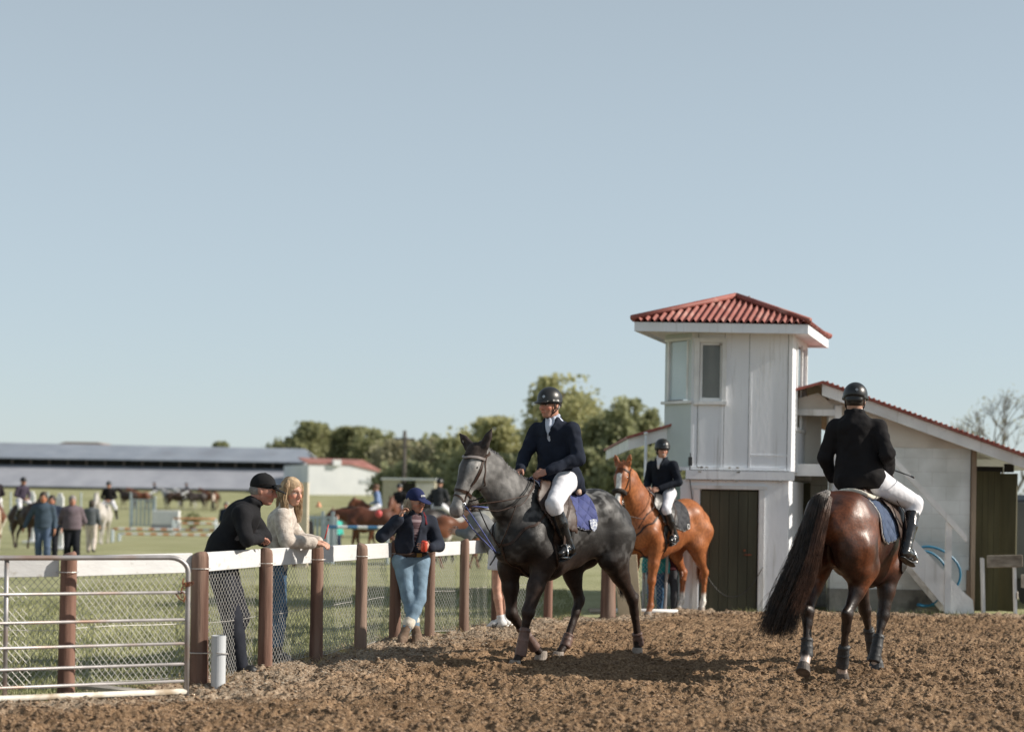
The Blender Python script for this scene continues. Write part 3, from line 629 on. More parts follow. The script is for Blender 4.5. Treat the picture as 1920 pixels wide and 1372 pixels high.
# blue hose coil hung on wall behind the stairs
mb = MB(); pts = []
for a in np.linspace(2.6, -1.9, 26): pts.append((.0+.30*math.cos(a)*1.5, 0, .52+.42*math.sin(a)))
for k, (x, y, z) in enumerate(pts): pts[k] = (x+.02*math.sin(k*.6), y, z)
mb.tube(pts, .017, 8); mb.tube([(x*.72-.06, y-.03, z*.93+.0) for x, y, z in pts], .017, 8)
ho = mb.build('blue_hose', M['hose'], None, smooth=True); ho.location = (5.92, SY-.09, 0); tag(ho, 'blue garden hose looped against the block wall behind the stairs', 'hose')
# trestle at the right edge
tr = thing('weathered_trestle', 'white legged trestle with a weathered board top before the green stable doors', 'trestle', (6.78, 20.7, 0))
mb = MB(); mb.bar((-.20, -.05, .76), (.27, -.12, .78), .17, .04); mb.build('top_board', mat('peeling_board', (.16, .13, .10), (.42, .38, .31), .9, 4, .4, 25, stretch=(1, 1, 3)), tr, bevel=.01)
for x, y in ((-.22, -.02), (.20, -.08), (.26, .12), (-.16, .22)):
    mb = MB(); mb.bar((x, y, -.02), (x-.03, y, .80), .034, .04, up=(1, 0, 0)); mb.build('leg', M['whitepaint'], tr)
mb = MB(); mb.bar((.2, -.11, .3), (.28, .1, .3), .09, .02); mb.box((.30, -.1, .5), (.05, .1, .18)); mb.build('brace', M['plank'], tr)
# dark trailer
tv = thing('dark_trailer', 'dark horse trailer with a thin red stripe parked beyond the stable doors', 'trailer', (9.2, 24.2, 0))
mb = MB(); mb.box((0, 0, 1.0), (2.3, 3.2, 1.25)); mb.prism([(-1.15, -1.6, 1.625), (1.15, -1.6, 1.625), (1.0, -1.6, 1.72), (-1.0, -1.6, 1.72)], (0, 3.2, 0)); mb.build('body', mat('dark_vehicle_paint', (.012, .016, .022), (.02, .025, .03), .5, 2), tv, bevel=.03)
mb = MB(); mb.box((0, -1.604, .93), (2.28, .006, .035)); mb.build('stripe', mat('red_stripe', (.45, .03, .03), (.5, .04, .04), .5), tv)
for x in (-1.0, 1.0):
    mb = MB(); mb.tube([(x-.1, -.6, .33), (x+.1, -.6, .33)], .33, 20); mb.build('wheel', M['dark'], tv)
mb = MB(); mb.box((-.3, -1.62, 1.45), (1.2, .02, .03)); mb.build('rear_trim', M['galv'], tv)
# slim white pole left of the tower
mb = MB(); mb.tube([(0, 0, 0), (0, 0, 2.45)], .022, 8); mb.lathe((0, 0, 2.45), [(.03, 0), (.03, .03), (.01, .04)], 10); po = mb.build('white_pole', M['whitepaint'], None, smooth=True); po.location = (1.86, 20.9, 0); tag(po, 'slim white pole standing left of the tower behind the chestnut horse', 'pole')
# thick end post and cream board at the fence end
mb = MB(); post(mb, None, 0, 0, 1.12, .095, 40); po = mb.build('end_post', M['postwood'], None, smooth=True); po.location = (1.24, 19.0, 0); tag(po, 'thick brown gate post at the far end of the fence', 'post')
mb = MB(); mb.box((0, 0, .42), (.30, .05, .8)); po = mb.build('leaning_board', mat('raw_plywood', (.42, .34, .22), (.52, .43, .30), .8, 4, .2, 20), None, bevel=.006); po.location = (1.55, 19.3, 0); po.rotation_euler = (R(-6), R(-5), 0); tag(po, 'tan plywood board leaning beside the thick end post', 'board')
mb = MB(); mb.tube([(1.35, 20.1, .04), (2.25, 20.05, .04)], .035, 8); po = mb.build('ground_pole', M['whitepaint'], None, smooth=True); tag(po, 'white pole lying on the ground left of the tower', 'pole')
fe2 = thing('short_fence', 'short netting fence between the end post and the tower behind the chestnut horse', 'fence', (1.75, 20.3, 0))
for x in (-.35, .35): mb = MB(); mb.tube([(x, 0, -.05), (x+.03, 0, 1.1)], .02, 6); mb.build('stake', M['galv'], fe2)
mb = MB()
for k in range(-16, 16):
    for sg in (1, -1):
        pts = [(k*.05+sg*z/1.15-(0 if sg > 0 else -.4), 0, .05+z) for z in np.linspace(0, .95, 9)]; pts = [q for q in pts if -.35 <= q[0] <= .35]
        if len(pts) > 1: mb.tube(pts, .002, 3, False)
mb.build('wire_netting', M['wire'], fe2)
# ------------------------------------------------------------------ implicit-surface body modeller
A3 = lambda p: np.array(p, dtype=np.float32)
def nrm(v): v = A3(v); return v/(np.linalg.norm(v)+1e-9)
class Sdf:
    def __init__(s, h=.012): s.h = h; s.p = []
    def rc(s, a, b, ra, rb, k=.03, w=None, f=1.0, op=1):
        s.p.append(('c', A3(a), A3(b), ra, rb, k, None if w is None else nrm(w), f, op)); return s
    def ch(s, pts, rs, k=.03, w=None, f=1.0, op=1):
        if not isinstance(rs, (list, tuple)): rs = [rs]*len(pts)
        for i in range(len(pts)-1):
            s.rc(pts[i], pts[i+1], rs[i], rs[i+1], k, w, f if not isinstance(f, (list, tuple)) else f[i], op)
        return s
    def ell(s, c, r, Rm=None, k=.03, op=1):
        """ellipsoid; Rm rows = axes"""
        s.p.append(('e', A3(c), A3(r), np.eye(3, dtype=np.float32) if Rm is None else np.array([nrm(q) for q in Rm]), k, op)); return s
    def cut(s, pt, n, k=.004): s.p.append(('p', A3(pt), nrm(n), k)); return s
    def _d(s, q, X, Y, Z):
        if q[0] == 'c':
            _, a, b, ra, rb, k, w, f, op = q; ab = b-a; L = float(ab@ab)+1e-12
            px, py, pz = X-a[0], Y-a[1], Z-a[2]; t = np.clip((px*ab[0]+py*ab[1]+pz*ab[2])/L, 0, 1)
            qx, qy, qz = px-t*ab[0], py-t*ab[1], pz-t*ab[2]
            if w is not None and f != 1:
                dw = (qx*w[0]+qy*w[1]+qz*w[2])*(1/f-1); qx = qx+dw*w[0]; qy = qy+dw*w[1]; qz = qz+dw*w[2]
            return (np.sqrt(qx*qx+qy*qy+qz*qz)-(ra+(rb-ra)*t))*min(1, f)
        if q[0] == 'e':
            _, c, r, Rm, k, op = q; px, py, pz = X-c[0], Y-c[1], Z-c[2]
            u = [px*Rm[i][0]+py*Rm[i][1]+pz*Rm[i][2] for i in range(3)]
            k0 = np.sqrt(sum((u[i]/r[i])**2 for i in range(3))); k1 = np.sqrt(sum((u[i]/r[i]**2)**2 for i in range(3)))+1e-9
            return k0*(k0-1)/k1
        _, pt, n, k = q
        return (X-pt[0])*n[0]+(Y-pt[1])*n[1]+(Z-pt[2])*n[2]
    @staticmethod
    def _mix(D, d, k, op):
        if op > 0: h = np.maximum(k-np.abs(D-d), 0)/k; return np.minimum(D, d)-h*h*k*.25
        d = -d; h = np.maximum(k-np.abs(D-d), 0)/k; return np.maximum(D, d)+h*h*k*.25
    def ev(s, P):
        P = np.asarray(P, np.float32); X, Y, Z = P[..., 0], P[..., 1], P[..., 2]; D = np.full(X.shape, 9, np.float32)
        for q in s.p:
            d = s._d(q, X, Y, Z)
            if q[0] == 'p': D = s._mix(D, -d, q[3], -1)
            else: D = s._mix(D, d, q[5] if q[0] == 'c' else q[4], q[-1])
        return D
    def grad(s, P, e=.004):
        g = np.stack([s.ev(P+np.eye(3)[i]*e)-s.ev(P-np.eye(3)[i]*e) for i in range(3)], -1); return g/(np.linalg.norm(g, axis=-1, keepdims=True)+1e-9)
    def snap(s, P, off=.006, it=7):
        P = np.array(P, np.float64)
        for _ in range(it): P = P-s.grad(P)*(s.ev(P)-off)[..., None]*.9
        return P
    def bounds(s):
        lo = np.full(3, 1e9); hi = -lo
        for q in s.p:
            if q[0] == 'c' and q[8] > 0:
                m = max(q[3], q[4])*max(1, q[7]); lo = np.minimum(lo, np.minimum(q[1], q[2])-m); hi = np.maximum(hi, np.maximum(q[1], q[2])+m)
            if q[0] == 'e' and q[5] > 0: m = max(q[2]); lo = np.minimum(lo, q[1]-m); hi = np.maximum(hi, q[1]+m)
        return lo-.03, hi+.03
    def mesh(s):
        h = s.h; lo, hi = s.bounds(); n = np.ceil((hi-lo)/h).astype(int)+2
        ax = [(lo[i]+h*np.arange(n[i])).astype(np.float32) for i in range(3)]
        D = np.full(tuple(n), .5, np.float32)
        for q in s.p:
            if q[0] == 'p':
                d = s._d(q, ax[0][:, None, None], ax[1][None, :, None], ax[2][None, None, :]); D = s._mix(D, -d, q[3], -1); continue
            if q[0] == 'c': m = max(q[3], q[4])*max(1, q[7]); a = np.minimum(q[1], q[2])-m; b = np.maximum(q[1], q[2])+m; k = q[5]; op = q[8]
            else: m = max(q[2]); a = q[1]-m; b = q[1]+m; k = q[4]; op = q[5]
            mg = k+3*h; i0 = np.clip(np.floor((a-mg-lo)/h).astype(int), 0, n-1); i1 = np.clip(np.ceil((b+mg-lo)/h).astype(int)+1, 1, n)
            sl = tuple(slice(i0[i], i1[i]) for i in range(3))
            d = s._d(q, ax[0][sl[0], None, None], ax[1][None, sl[1], None], ax[2][None, None, sl[2]])
            D[sl] = s._mix(D[sl], d, k, op)
        return surface_nets(D, lo, h)
    def build(s, name, mat_, parent, col=None, disp=None):
        V, Q = s.mesh(); me = fast_mesh(name, V, Q)
        if disp is not None:
            amp, sc, seed = disp[:3]; st = disp[3] if len(disp) > 3 else (1, 1, 1); V = np.array(V)
            n_ = s.grad(V.astype(np.float32), .006)
            X = V*np.array(st)*sc+50
            d = (vnoise(X[:, 0], X[:, 1], X[:, 2], seed)-.5)*2*amp + (vnoise(X[:, 0]*2.3, X[:, 1]*2.3, X[:, 2]*2.3, seed)-.5)*amp
            V = V+n_*d[:, None]; me.vertices.foreach_set('co', V.astype(np.float32).ravel()); me.update()
        if col is not None:
            C = col(V.astype(np.float64)); a = me.color_attributes.new('Col', 'FLOAT_COLOR', 'POINT')
            a.data.foreach_set('color', np.concatenate([C, np.ones((len(C), 1))], 1).astype(np.float32).ravel())
        return link_mesh(name, me, mat_, parent, True)
def surface_nets(D, lo, h):
    s = D < 0
    cs = [s[a:s.shape[0]-1+a, b:s.shape[1]-1+b, c:s.shape[2]-1+c] for a in (0, 1) for b in (0, 1) for c in (0, 1)]
    cnt = sum(c.astype(np.int8) for c in cs); act = (cnt > 0)&(cnt < 8); I, J, K = np.nonzero(act)
    off = [(a, b, c) for a in (0, 1) for b in (0, 1) for c in (0, 1)]
    val = np.stack([D[I+a, J+b, K+c] for a, b, c in off]); pos = np.array(off, float)
    acc = np.zeros((len(I), 3)); num = np.zeros(len(I))
    for i in range(8):
        for j in range(i+1, 8):
            if np.abs(pos[i]-pos[j]).sum() != 1: continue
            a, b = val[i], val[j]; m = (a < 0) != (b < 0); t = np.where(m, a/(a-b+1e-12), 0)
            acc += (pos[i][None]+t[:, None]*(pos[j]-pos[i])[None])*m[:, None]; num += m
    V = np.stack([I, J, K], 1)+acc/num[:, None]
    idx = np.full(act.shape, -1, np.int64); idx[I, J, K] = np.arange(len(I)); Q = []
    for ax in range(3):
        a = s[tuple(slice(0, -1) if i == ax else slice(None) for i in range(3))]; b = s[tuple(slice(1, None) if i == ax else slice(None) for i in range(3))]
        e = np.argwhere(a != b); o = [i for i in range(3) if i != ax]
        e = e[(e[:, o[0]] > 0)&(e[:, o[1]] > 0)&(e[:, o[0]] < D.shape[o[0]]-1)&(e[:, o[1]] < D.shape[o[1]]-1)]
        def g(d0, d1):
            f = e.copy(); f[:, o[0]] -= d0; f[:, o[1]] -= d1; return idx[f[:, 0], f[:, 1], f[:, 2]]
        q = np.stack([g(1, 1), g(0, 1), g(0, 0), g(1, 0)], 1); ins = s[e[:, 0], e[:, 1], e[:, 2]]
        if ax == 1: ins = ~ins
        q[~ins] = q[~ins][:, ::-1]; Q.append(q)
    Q = np.concatenate(Q); Q = Q[(Q >= 0).all(1)]
    return V*h+lo, Q
def strands(name, guides, radii, n, mat_, parent, r=.0022, seed=1, wav=.01, seg=10, taper=.3, cut=.25):
    """hair: thin tubes spread round a guide curve"""
    g = np.random.default_rng(seed); G = np.array(guides, float); Rr = np.array(radii, float); m = len(G); t = np.linspace(0, 1, seg)
    if Rr.ndim == 1: Rr = np.stack([Rr]*3, 1)
    def interp(A, tt): x = tt*(m-1); i = np.clip(np.floor(x).astype(int), 0, m-2); f = (x-i)[..., None]; f = f*1.0; return A[i]*(1-f)+A[i+1]*f
    dirs = g.normal(size=(n, 3)); dirs /= np.linalg.norm(dirs, axis=1, keepdims=True); dirs *= g.random((n, 1))**.4
    end = 1-cut*g.random(n)**1.5; TT = t[None, :]*end[:, None]
    C = interp(G, TT); RR = interp(Rr, TT); ph = g.random((n, 1))*6.28
    P = C+dirs[:, None, :]*RR + (np.sin(TT*9+ph)*wav*TT)[..., None]*g.normal(size=(n, 1, 3))
    tn = np.gradient(P, axis=1); tn /= np.linalg.norm(tn, axis=2, keepdims=True)+1e-9
    up = np.cross(tn, np.array([.3, .9, .2])); up /= np.linalg.norm(up, axis=2, keepdims=True)+1e-9; q = np.cross(tn, up)
    rad = r*(1-(1-taper)*t)[None, :, None]
    V = np.stack([P+(up*math.cos(a)+q*math.sin(a))*rad for a in (0, 2.094, 4.189)], 2).reshape(-1, 3)
    b = (np.arange(n)*seg*3)[:, None, None]+(np.arange(seg-1)*3)[None, :, None]+np.arange(3)[None, None, :]
    nx_ = b-np.arange(3)+(np.arange(3)+1) % 3
    Q = np.stack([b, nx_, nx_+3, b+3], -1).reshape(-1, 4)
    return link_mesh(name, fast_mesh(name, V, Q), mat_, parent, True)
def ribbon_tube(mb, P, wd, th, N):
    """flat strap following points P with outward normals N"""
    P = [Vector(p) for p in P]; N = [Vector(n) for n in N]; vs = []
    for i in range(len(P)):
        d = (P[min(i+1, len(P)-1)]-P[max(i-1, 0)]).normalized(); s_ = d.cross(N[i]).normalized()
        vs += [P[i]+s_*wd/2-N[i]*th*.2, P[i]+s_*wd/2+N[i]*th, P[i]-s_*wd/2+N[i]*th, P[i]-s_*wd/2-N[i]*th*.2]
    m = len(P); mb.add(vs, [(i*4+k, i*4+(k+1) % 4, (i+1)*4+(k+1) % 4, (i+1)*4+k) for i in range(m-1) for k in range(4)]+[(3, 2, 1, 0), tuple(range((m-1)*4, m*4))])
def resample(pts, n):
    P = np.array(pts, float); d = np.r_[0, np.cumsum(np.linalg.norm(np.diff(P, axis=0), axis=1))]; t = np.linspace(0, d[-1], n)
    return np.stack([np.interp(t, d, P[:, i]) for i in range(3)], 1)
def strap(S, mb, pts, wd=.02, th=.005, n=24, off=.003):
    P = S.snap(resample(pts, n), off); ribbon_tube(mb, P, wd, th, S.grad(P))

# ------------------------------------------------------------------ horse builder
L3 = lambda a, b, t: tuple(a[i]+(b[i]-a[i])*t for i in range(3))
def horse_sdf(P, h=.012):
    S = Sdf(h); W = (0, 1, 0)
    S.ch([(-.45, 0, 1.27), (-.15, 0, 1.23), (.2, 0, 1.205), (.45, 0, 1.24)], [.27, .315, .345, .30], .08, W, .80)
    S.ch([(-.30, 0, 1.36), (-.50, 0, 1.37), (-.72, 0, 1.31)], [.22, .24, .20], .08, W, 1.08)
    S.ch([(.02, 0, 1.44), (.28, 0, 1.565), (.42, 0, 1.585), (.56, 0, 1.53)], [.1, .085, .075, .08], .09)
    S.ch([(-.1, 0, 1.0), (.2, 0, .93), (.42, 0, .96)], [.12, .13, .13], .1, W, 1.2)
    S.ell((.63, 0, 1.15), (.17, .19, .23), k=.08)
    for sg in (1, -1):
        S.ell((.66, sg*.09, 1.08), (.10, .10, .14), k=.05)
        S.ch([(.34, sg*.10, 1.46), (.60, sg*.17, 1.16)], [.10, .125], .07)
        S.ch([(.60, sg*.17, 1.16), (.42, sg*.18, 1.0)], [.12, .12], .05)
        S.ch([(-.42, sg*.13, 1.38), (-.64, sg*.15, 1.16), (-.60, sg*.17, 1.0)], [.17, .185, .14], .07)
        S.ch([(-.80, sg*.10, 1.30), (-.74, sg*.14, 1.08)], [.09, .10], .06)
        F = P['LF' if sg > 0 else 'RF']; E, Kn, Fe, Ho = F
        S.rc((.48, sg*.165, 1.06), E, .115, .105, .06, W, .85)
        S.rc(E, L3(E, Kn, .45), .108, .078, .05, W, .85); S.rc(L3(E, Kn, .45), Kn, .078, .054, .04, W, .9)
        S.ell(L3(E, Kn, .12), (.09, .065, .12), k=.04)
        S.ell(Kn, (.060, .052, .070), k=.02); S.rc(Kn, L3(Kn, Fe, .25), .050, .039, .02); S.rc(L3(Kn, Fe, .2), Fe, .039, .038, .02, W, .8)
        d = nrm(A3(Fe)-A3(Kn)); S.rc(L3(Kn, Fe, .25), Fe, .018, .022, .03) if 0 else None
        bk = nrm(np.cross(d, (0, 1, 0))); bk = bk if bk[0] < 0 else -bk
        S.rc(A3(L3(Kn, Fe, .1))+bk*.02, A3(Fe)+bk*.014, .018, .022, .015)
        S.ell(Fe, (.045, .04, .045), k=.02); S.rc(Fe, L3(Fe, Ho, .75), .035, .040, .02)
        Hn = P['LH' if sg > 0 else 'RH']; St, Hk, Fe, Ho = Hn
        S.rc((-.50, sg*.16, 1.18), St, .19, .14, .07, W, .85)
        S.rc((-.66, sg*.15, 1.10), L3(St, Hk, .35), .14, .085, .07, W, .8)
        S.rc(St, L3(St, Hk, .5), .125, .084, .05, W, .8); S.rc(L3(St, Hk, .45), Hk, .080, .050, .04, W, .85)
        d = nrm(A3(Hk)-A3(St)); S.ell(Hk, (.058, .048, .072), k=.02)
        pc = A3(Hk)+nrm((-1, 0, .5))*.055; S.rc(pc, Hk, .022, .03, .025); S.rc(pc, L3(St, Hk, .55), .016, .02, .04)
        S.rc(Hk, L3(Hk, Fe, .3), .050, .040, .02); S.rc(L3(Hk, Fe, .25), Fe, .040, .038, .02, W, .8)
        d = nrm(A3(Fe)-A3(Hk)); bk = nrm(np.cross(d, (0, 1, 0))); bk = bk if bk[0] < 0 else -bk
        S.rc(A3(L3(Hk, Fe, .1))+bk*.03, A3(Fe)+bk*.014, .018, .022, .015)
        S.ell(Fe, (.046, .041, .046), k=.02); S.rc(Fe, L3(Fe, Ho, .75), .035, .040, .02)
        S.ell((-.30, sg*.12, 1.16), (.16, .14, .16), k=.08)
    # neck and head
    po, mu = A3(P['poll']), A3(P['muzzle']); e = nrm(mu-po); hl = A3(P.get('hl', (0, 1, 0))); hl = nrm(hl-e*float(hl@e)); n = np.cross(e, hl)
    if n[2] < 0 and abs(n[2]) > abs(n[0]): n = -n
    L = .60; n = A3(n)
    pt = lambda t, o=0, l=0: po+e*(t*L)+n*o+hl*l
    NB = P.get('neck', [(.45, 0, 1.33), (.70, 0, 1.50), (.93, 0, 1.72)])
    S.ch([NB[0], NB[1], NB[2], tuple(pt(.06, -.07))], [.265, .19, .140, .105], .08, W, .58)
    S.ch([(.42, 0, 1.56), L3(NB[1], (NB[1][0]-.1, NB[1][1], NB[1][2]+.14), 1), L3(NB[2], (NB[2][0]-.09, NB[2][1], NB[2][2]+.10), 1), tuple(pt(0, -.035))], [.07, .055, .05, .055], .06)
    S.ch([pt(.02, -.02), pt(.28, -.012), pt(.42, -.01)], [.082, .088, .075], .05, hl, 1.0)
    S.ch([pt(.25, .012), pt(.6, .012), pt(.88, 0)], [.062, .048, .050], .04, hl, .9)
    for sg in (1, -1):
        S.ell(pt(.34, -.085, sg*.035), (.115, .045, .10), Rm=(e, hl, n), k=.04)
        S.ell(pt(.27, .022, sg*.075), (.035, .02, .022), Rm=(e, hl, n), k=.02)
        S.rc(pt(.33, .0, sg*.058), pt(.62, -.015, sg*.05), .016, .010, .02)
        S.rc(pt(.93, .005, sg*.036), pt(.98, -.012, sg*.034), .024, .020, .02)
        S.ell(pt(.955, .012, sg*.052), (.020, .012, .013), Rm=(e, hl, n), k=.008, op=-1)
        ed = P.get('ears', [(-.2, 0, 1), (-.2, 0, 1)])[0 if sg > 0 else 1]; ed = nrm(ed)
        b0 = pt(.0, -.012, sg*.055)
        S.ch([b0-ed*.02, b0+ed*.06, b0+ed*.135, b0+ed*.205], [.028, .038, .028, .005], .02, np.cross(ed, hl), .55)
        S.ell(b0+ed*.075+nrm(n+hl*sg*.6)*.022, (.05, .014, .014), Rm=(ed, np.cross(ed, n), n), k=.012, op=-1)
    S.ch([pt(.45, -.085), pt(.88, -.055)], [.045, .032], .04, hl, .85)
    S.ell(pt(.93, -.012), (.062, .055, .050), Rm=(e, hl, n), k=.03); S.ell(pt(.99, -.03), (.03, .045, .028), Rm=(e, hl, n), k=.02); S.ell(pt(.93, -.072), (.035, .033, .022), Rm=(e, hl, n), k=.02)
    S.pt = pt; S.ax = (e, hl, n)
    return S
def hoof(parent, Fe, Ho, m, bell=None):
    """hoof as a flared cone under the pastern; sole faces along the leg"""
    Fe, Ho = Vector(Fe), Vector(Ho); d = (Ho-Fe).normalized()
    down = Vector((0, 0, -1)) if Ho.z < .09 else d
    if Ho.z < .09: ax = Vector((.28, 0, -1)).normalized()
    else: ax = d
    side = Vector((0, 1, 0)); fw = side.cross(down).normalized()
    if fw.x < 0: fw = -fw
    sd = down.cross(fw)
    top = Ho-down*.025-ax*.01; n = 18; vs = []
    for z, r, sh in ((0, .046, 0), (.012, .050, .002), (.045, .056, .010), (.075, .061, .018)):
        for k in range(n):
            a = 6.283*k/n; vs.append(top+down*z+fw*(math.cos(a)*r*1.05+sh)+sd*math.sin(a)*r)
    mb = MB(); mb.add(vs, [(i*n+k, i*n+(k+1) % n, (i+1)*n+(k+1) % n, (i+1)*n+k) for i in range(3) for k in range(n)]+[tuple(range(n)), tuple(range(3*n, 4*n))[::-1]])
    o = mb.build('hoof', m, parent, smooth=False)
    if bell is not None:
        vs = []; 
        for z, r in ((-.05, .046), (-.03, .058), (.0, .064), (.05, .078), (.052, .070)):
            for k in range(28):
                a = 6.283*k/28; q = r*(1+.02*(k % 2)); vs.append(top+down*z+fw*(math.cos(a)*q+.006)+sd*math.sin(a)*q)
        mb = MB(); mb.add(vs, [(i*28+k, i*28+(k+1) % 28, (i+1)*28+(k+1) % 28, (i+1)*28+k) for i in range(4) for k in range(28)]); mb.build('bell_boot', bell, parent)
def leg_boot(parent, A, B, m, r0=.05, r1=.056, straps=3, t0=.35, t1=1.08):
    S = Sdf(.009); a, b = L3(A, B, t0), L3(A, B, t1); S.rc(a, b, r0, r1, .02); d = nrm(A3(b)-A3(a))
    S.cut(a, -d); S.cut(b, d); fr = nrm(np.cross(d, (0, 1, 0)))
    for k in range(straps):
        c = A3(L3(a, b, .12+.34*k)); S.ch([c+.0*d+(fr*math.cos(t_)+A3((0, 1, 0))*math.sin(t_))*(r0+.004) for t_ in np.linspace(0, 6.28, 10)], .006, .004)
    return S.build('leg_boot', m, parent)
def drape(S, parent, name, m, outline, x0, x1, nxx, zax=1.25, side=(1, -1), off=.012, thick=.012, na=46, amax=2.0, pipe=None, a0=0.0):
    """cloth patch lying on the barrel; outline(x, arc) -> bool keeps a quad"""
    obs = []
    for sg in side:
        xs = np.linspace(x0, x1, nxx); an = np.linspace(a0, amax, na)
        Xg, Ag = np.meshgrid(xs, an, indexing='ij'); rr = np.linspace(.1, .55, 90)
        P = np.stack([np.repeat(Xg[..., None], 90, 2), sg*np.sin(Ag)[..., None]*rr, zax+np.cos(Ag)[..., None]*rr], -1)
        D = S.ev(P); ins = D < off; last = 89-np.argmax(ins[..., ::-1], axis=2); r_ = rr[last]
        V = np.stack([Xg, sg*np.sin(Ag)*r_, zax+np.cos(Ag)*r_], -1)
        arc = np.concatenate([np.zeros((nxx, 1)), np.cumsum(np.linalg.norm(np.diff(V, axis=1), axis=2), axis=1)], 1)
        keep = outline(Xg, arc); I = np.arange(nxx*na).reshape(nxx, na)
        kq = keep[:-1, :-1]&keep[1:, :-1]&keep[1:, 1:]&keep[:-1, 1:]
        Q = np.stack([I[:-1, :-1], I[1:, :-1], I[1:, 1:], I[:-1, 1:]], -1)[kq]
        if sg < 0: Q = Q[:, ::-1]
        obs.append((V.reshape(-1, 3), Q))
    V = np.concatenate([o[0] for o in obs]); n0 = 0; Qs = []
    for o in obs: Qs.append(o[1]+n0); n0 += len(o[0])
    Q = np.concatenate(Qs); u, inv = np.unique(Q, return_inverse=True); me = fast_mesh(name, V[u], inv.reshape(Q.shape))
    ob = link_mesh(name, me, m, parent, True); md = ob.modifiers.new('thickness', 'SOLIDIFY'); md.thickness = thick; md.offset = 1
    if pipe is not None:
        # piping along open boundary edges
        from collections import Counter
        ed = Counter(); Q2 = inv.reshape(Q.shape)
        for q in Q2:
            for k in range(4): ed[tuple(sorted((int(q[k]), int(q[(k+1) % 4]))))] += 1
        VV = V[u]; mb = MB()
        for (a, b), c in ed.items():
            if c == 1 and (abs(VV[a][1]) > .03 or abs(VV[b][1]) > .03): mb.tube([VV[a], VV[b]], .008, 5)
        mb.build('piping', pipe, ob, smooth=True)
    return ob

# coats ------------------------------------------------------------
def quilt_mat(name, c, line):
    m = mat(name, c, tuple(x*1.2 for x in c), .75, 20, .2, 80, sheen=.2); t = m.node_tree; N = t.nodes; L = t.links
    tc = N.new('ShaderNodeTexCoord'); mp = N.new('ShaderNodeMapping'); mp.inputs['Rotation'].default_value = (0, R(45), 0); L.new(tc.outputs['Object'], mp.inputs[0])
    sp = N.new('ShaderNodeSeparateXYZ'); L.new(mp.outputs[0], sp.inputs[0]); hs_ = []
    for ax in ('X', 'Z'):
        a = N.new('ShaderNodeMath'); a.operation = 'PINGPONG'; a.inputs[1].default_value = line; L.new(sp.outputs[ax], a.inputs[0])
        b = N.new('ShaderNodeMath'); b.operation = 'DIVIDE'; b.inputs[1].default_value = line; L.new(a.outputs[0], b.inputs[0])
        c_ = N.new('ShaderNodeMath'); c_.operation = 'POWER'; c_.inputs[1].default_value = .4; L.new(b.outputs[0], c_.inputs[0]); hs_.append(c_)
    mu = N.new('ShaderNodeMath'); mu.operation = 'MULTIPLY'; L.new(hs_[0].outputs[0], mu.inputs[0]); L.new(hs_[1].outputs[0], mu.inputs[1])
    bp = N.new('ShaderNodeBump'); bp.inputs['Strength'].default_value = 1; bp.inputs['Distance'].default_value = .016; L.new(mu.outputs[0], bp.inputs['Height']); L.new(bp.outputs[0], N['Principled BSDF'].inputs['Normal'])
    return m
M['coat'] = mat('horse_coat', (.70, .70, .70), (1.2, 1.2, 1.2), .47, 40, .25, 70, attr='Col', stretch=(1, 1, .6), spec=.4, bdist=.005)
M['coatmatte'] = mat('horse_coat_soft', (.84, .84, .84), (1.12, 1.12, 1.12), .52, 26, .15, 60, attr='Col', spec=.35, sheen=.15, bdist=.004)
M['hoofm'] = mat('hoof_horn', (.22, .18, .15), (.38, .32, .27), .7, 20, .3, 50)
M['hoofd'] = mat('dark_hoof_horn', (.06, .05, .045), (.14, .11, .09), .7, 20, .3, 50)
M['tack'] = mat('dark_brown_leather', (.030, .015, .010), (.055, .028, .018), .5, 10, .1, 60, spec=.4)
M['tackblack'] = mat('black_leather', (.009, .009, .010), (.017, .016, .017), .42, 10, .1, 60, spec=.6)
M['tacktan'] = mat('worn_tan_leather', (.33, .21, .15), (.46, .32, .24), .5, 8, .1, 40)
M['steel'] = mat('bit_steel', (.55, .55, .55), (.65, .65, .65), .25, 4, metal=.9)
M['bootbrown'] = mat('brown_leg_boot', (.10, .055, .042), (.18, .105, .085), .5, 10, .2, 40)
M['bootblack'] = mat('black_leg_boot', (.02, .02, .022), (.05, .05, .052), .55, 10, .2, 40)
M['bluepad'] = quilt_mat('blue_quilted_cloth', (.030, .042, .16), .052)
M['blackpad'] = quilt_mat('black_quilted_cloth', (.014, .016, .022), .055)
M['navypad'] = quilt_mat('navy_quilted_cloth', (.022, .048, .11), .052)
M['piping'] = mat('pale_blue_piping', (.42, .45, .58), (.52, .55, .66), .7, 10)
M['whitepiping'] = mat('white_piping', (.70, .70, .68), (.80, .80, .78), .7, 10)
M['fleece'] = mat('cream_fleece', (.58, .53, .44), (.72, .67, .58), .95, 30, .5, 90)
M['darkhair'] = mat('black_horse_hair', (.012, .009, .008), (.05, .032, .024), .45, 12, spec=.5)
M['greyhair'] = mat('dark_grey_mane', (.03, .03, .032), (.16, .16, .165), .6, 14)
M['redhair'] = mat('chestnut_tail_hair', (.16, .045, .014), (.34, .12, .045), .5, 12)
M['browntail'] = mat('brown_sun_bleached_hair', (.07, .03, .016), (.15, .07, .04), .5, 12)
def smooth(x, a, b): t = np.clip((x-a)/(b-a+1e-9), 0, 1); return t*t*(3-2*t)
def mixc(a, b, t): return a*(1-t[:, None])+b*t[:, None]
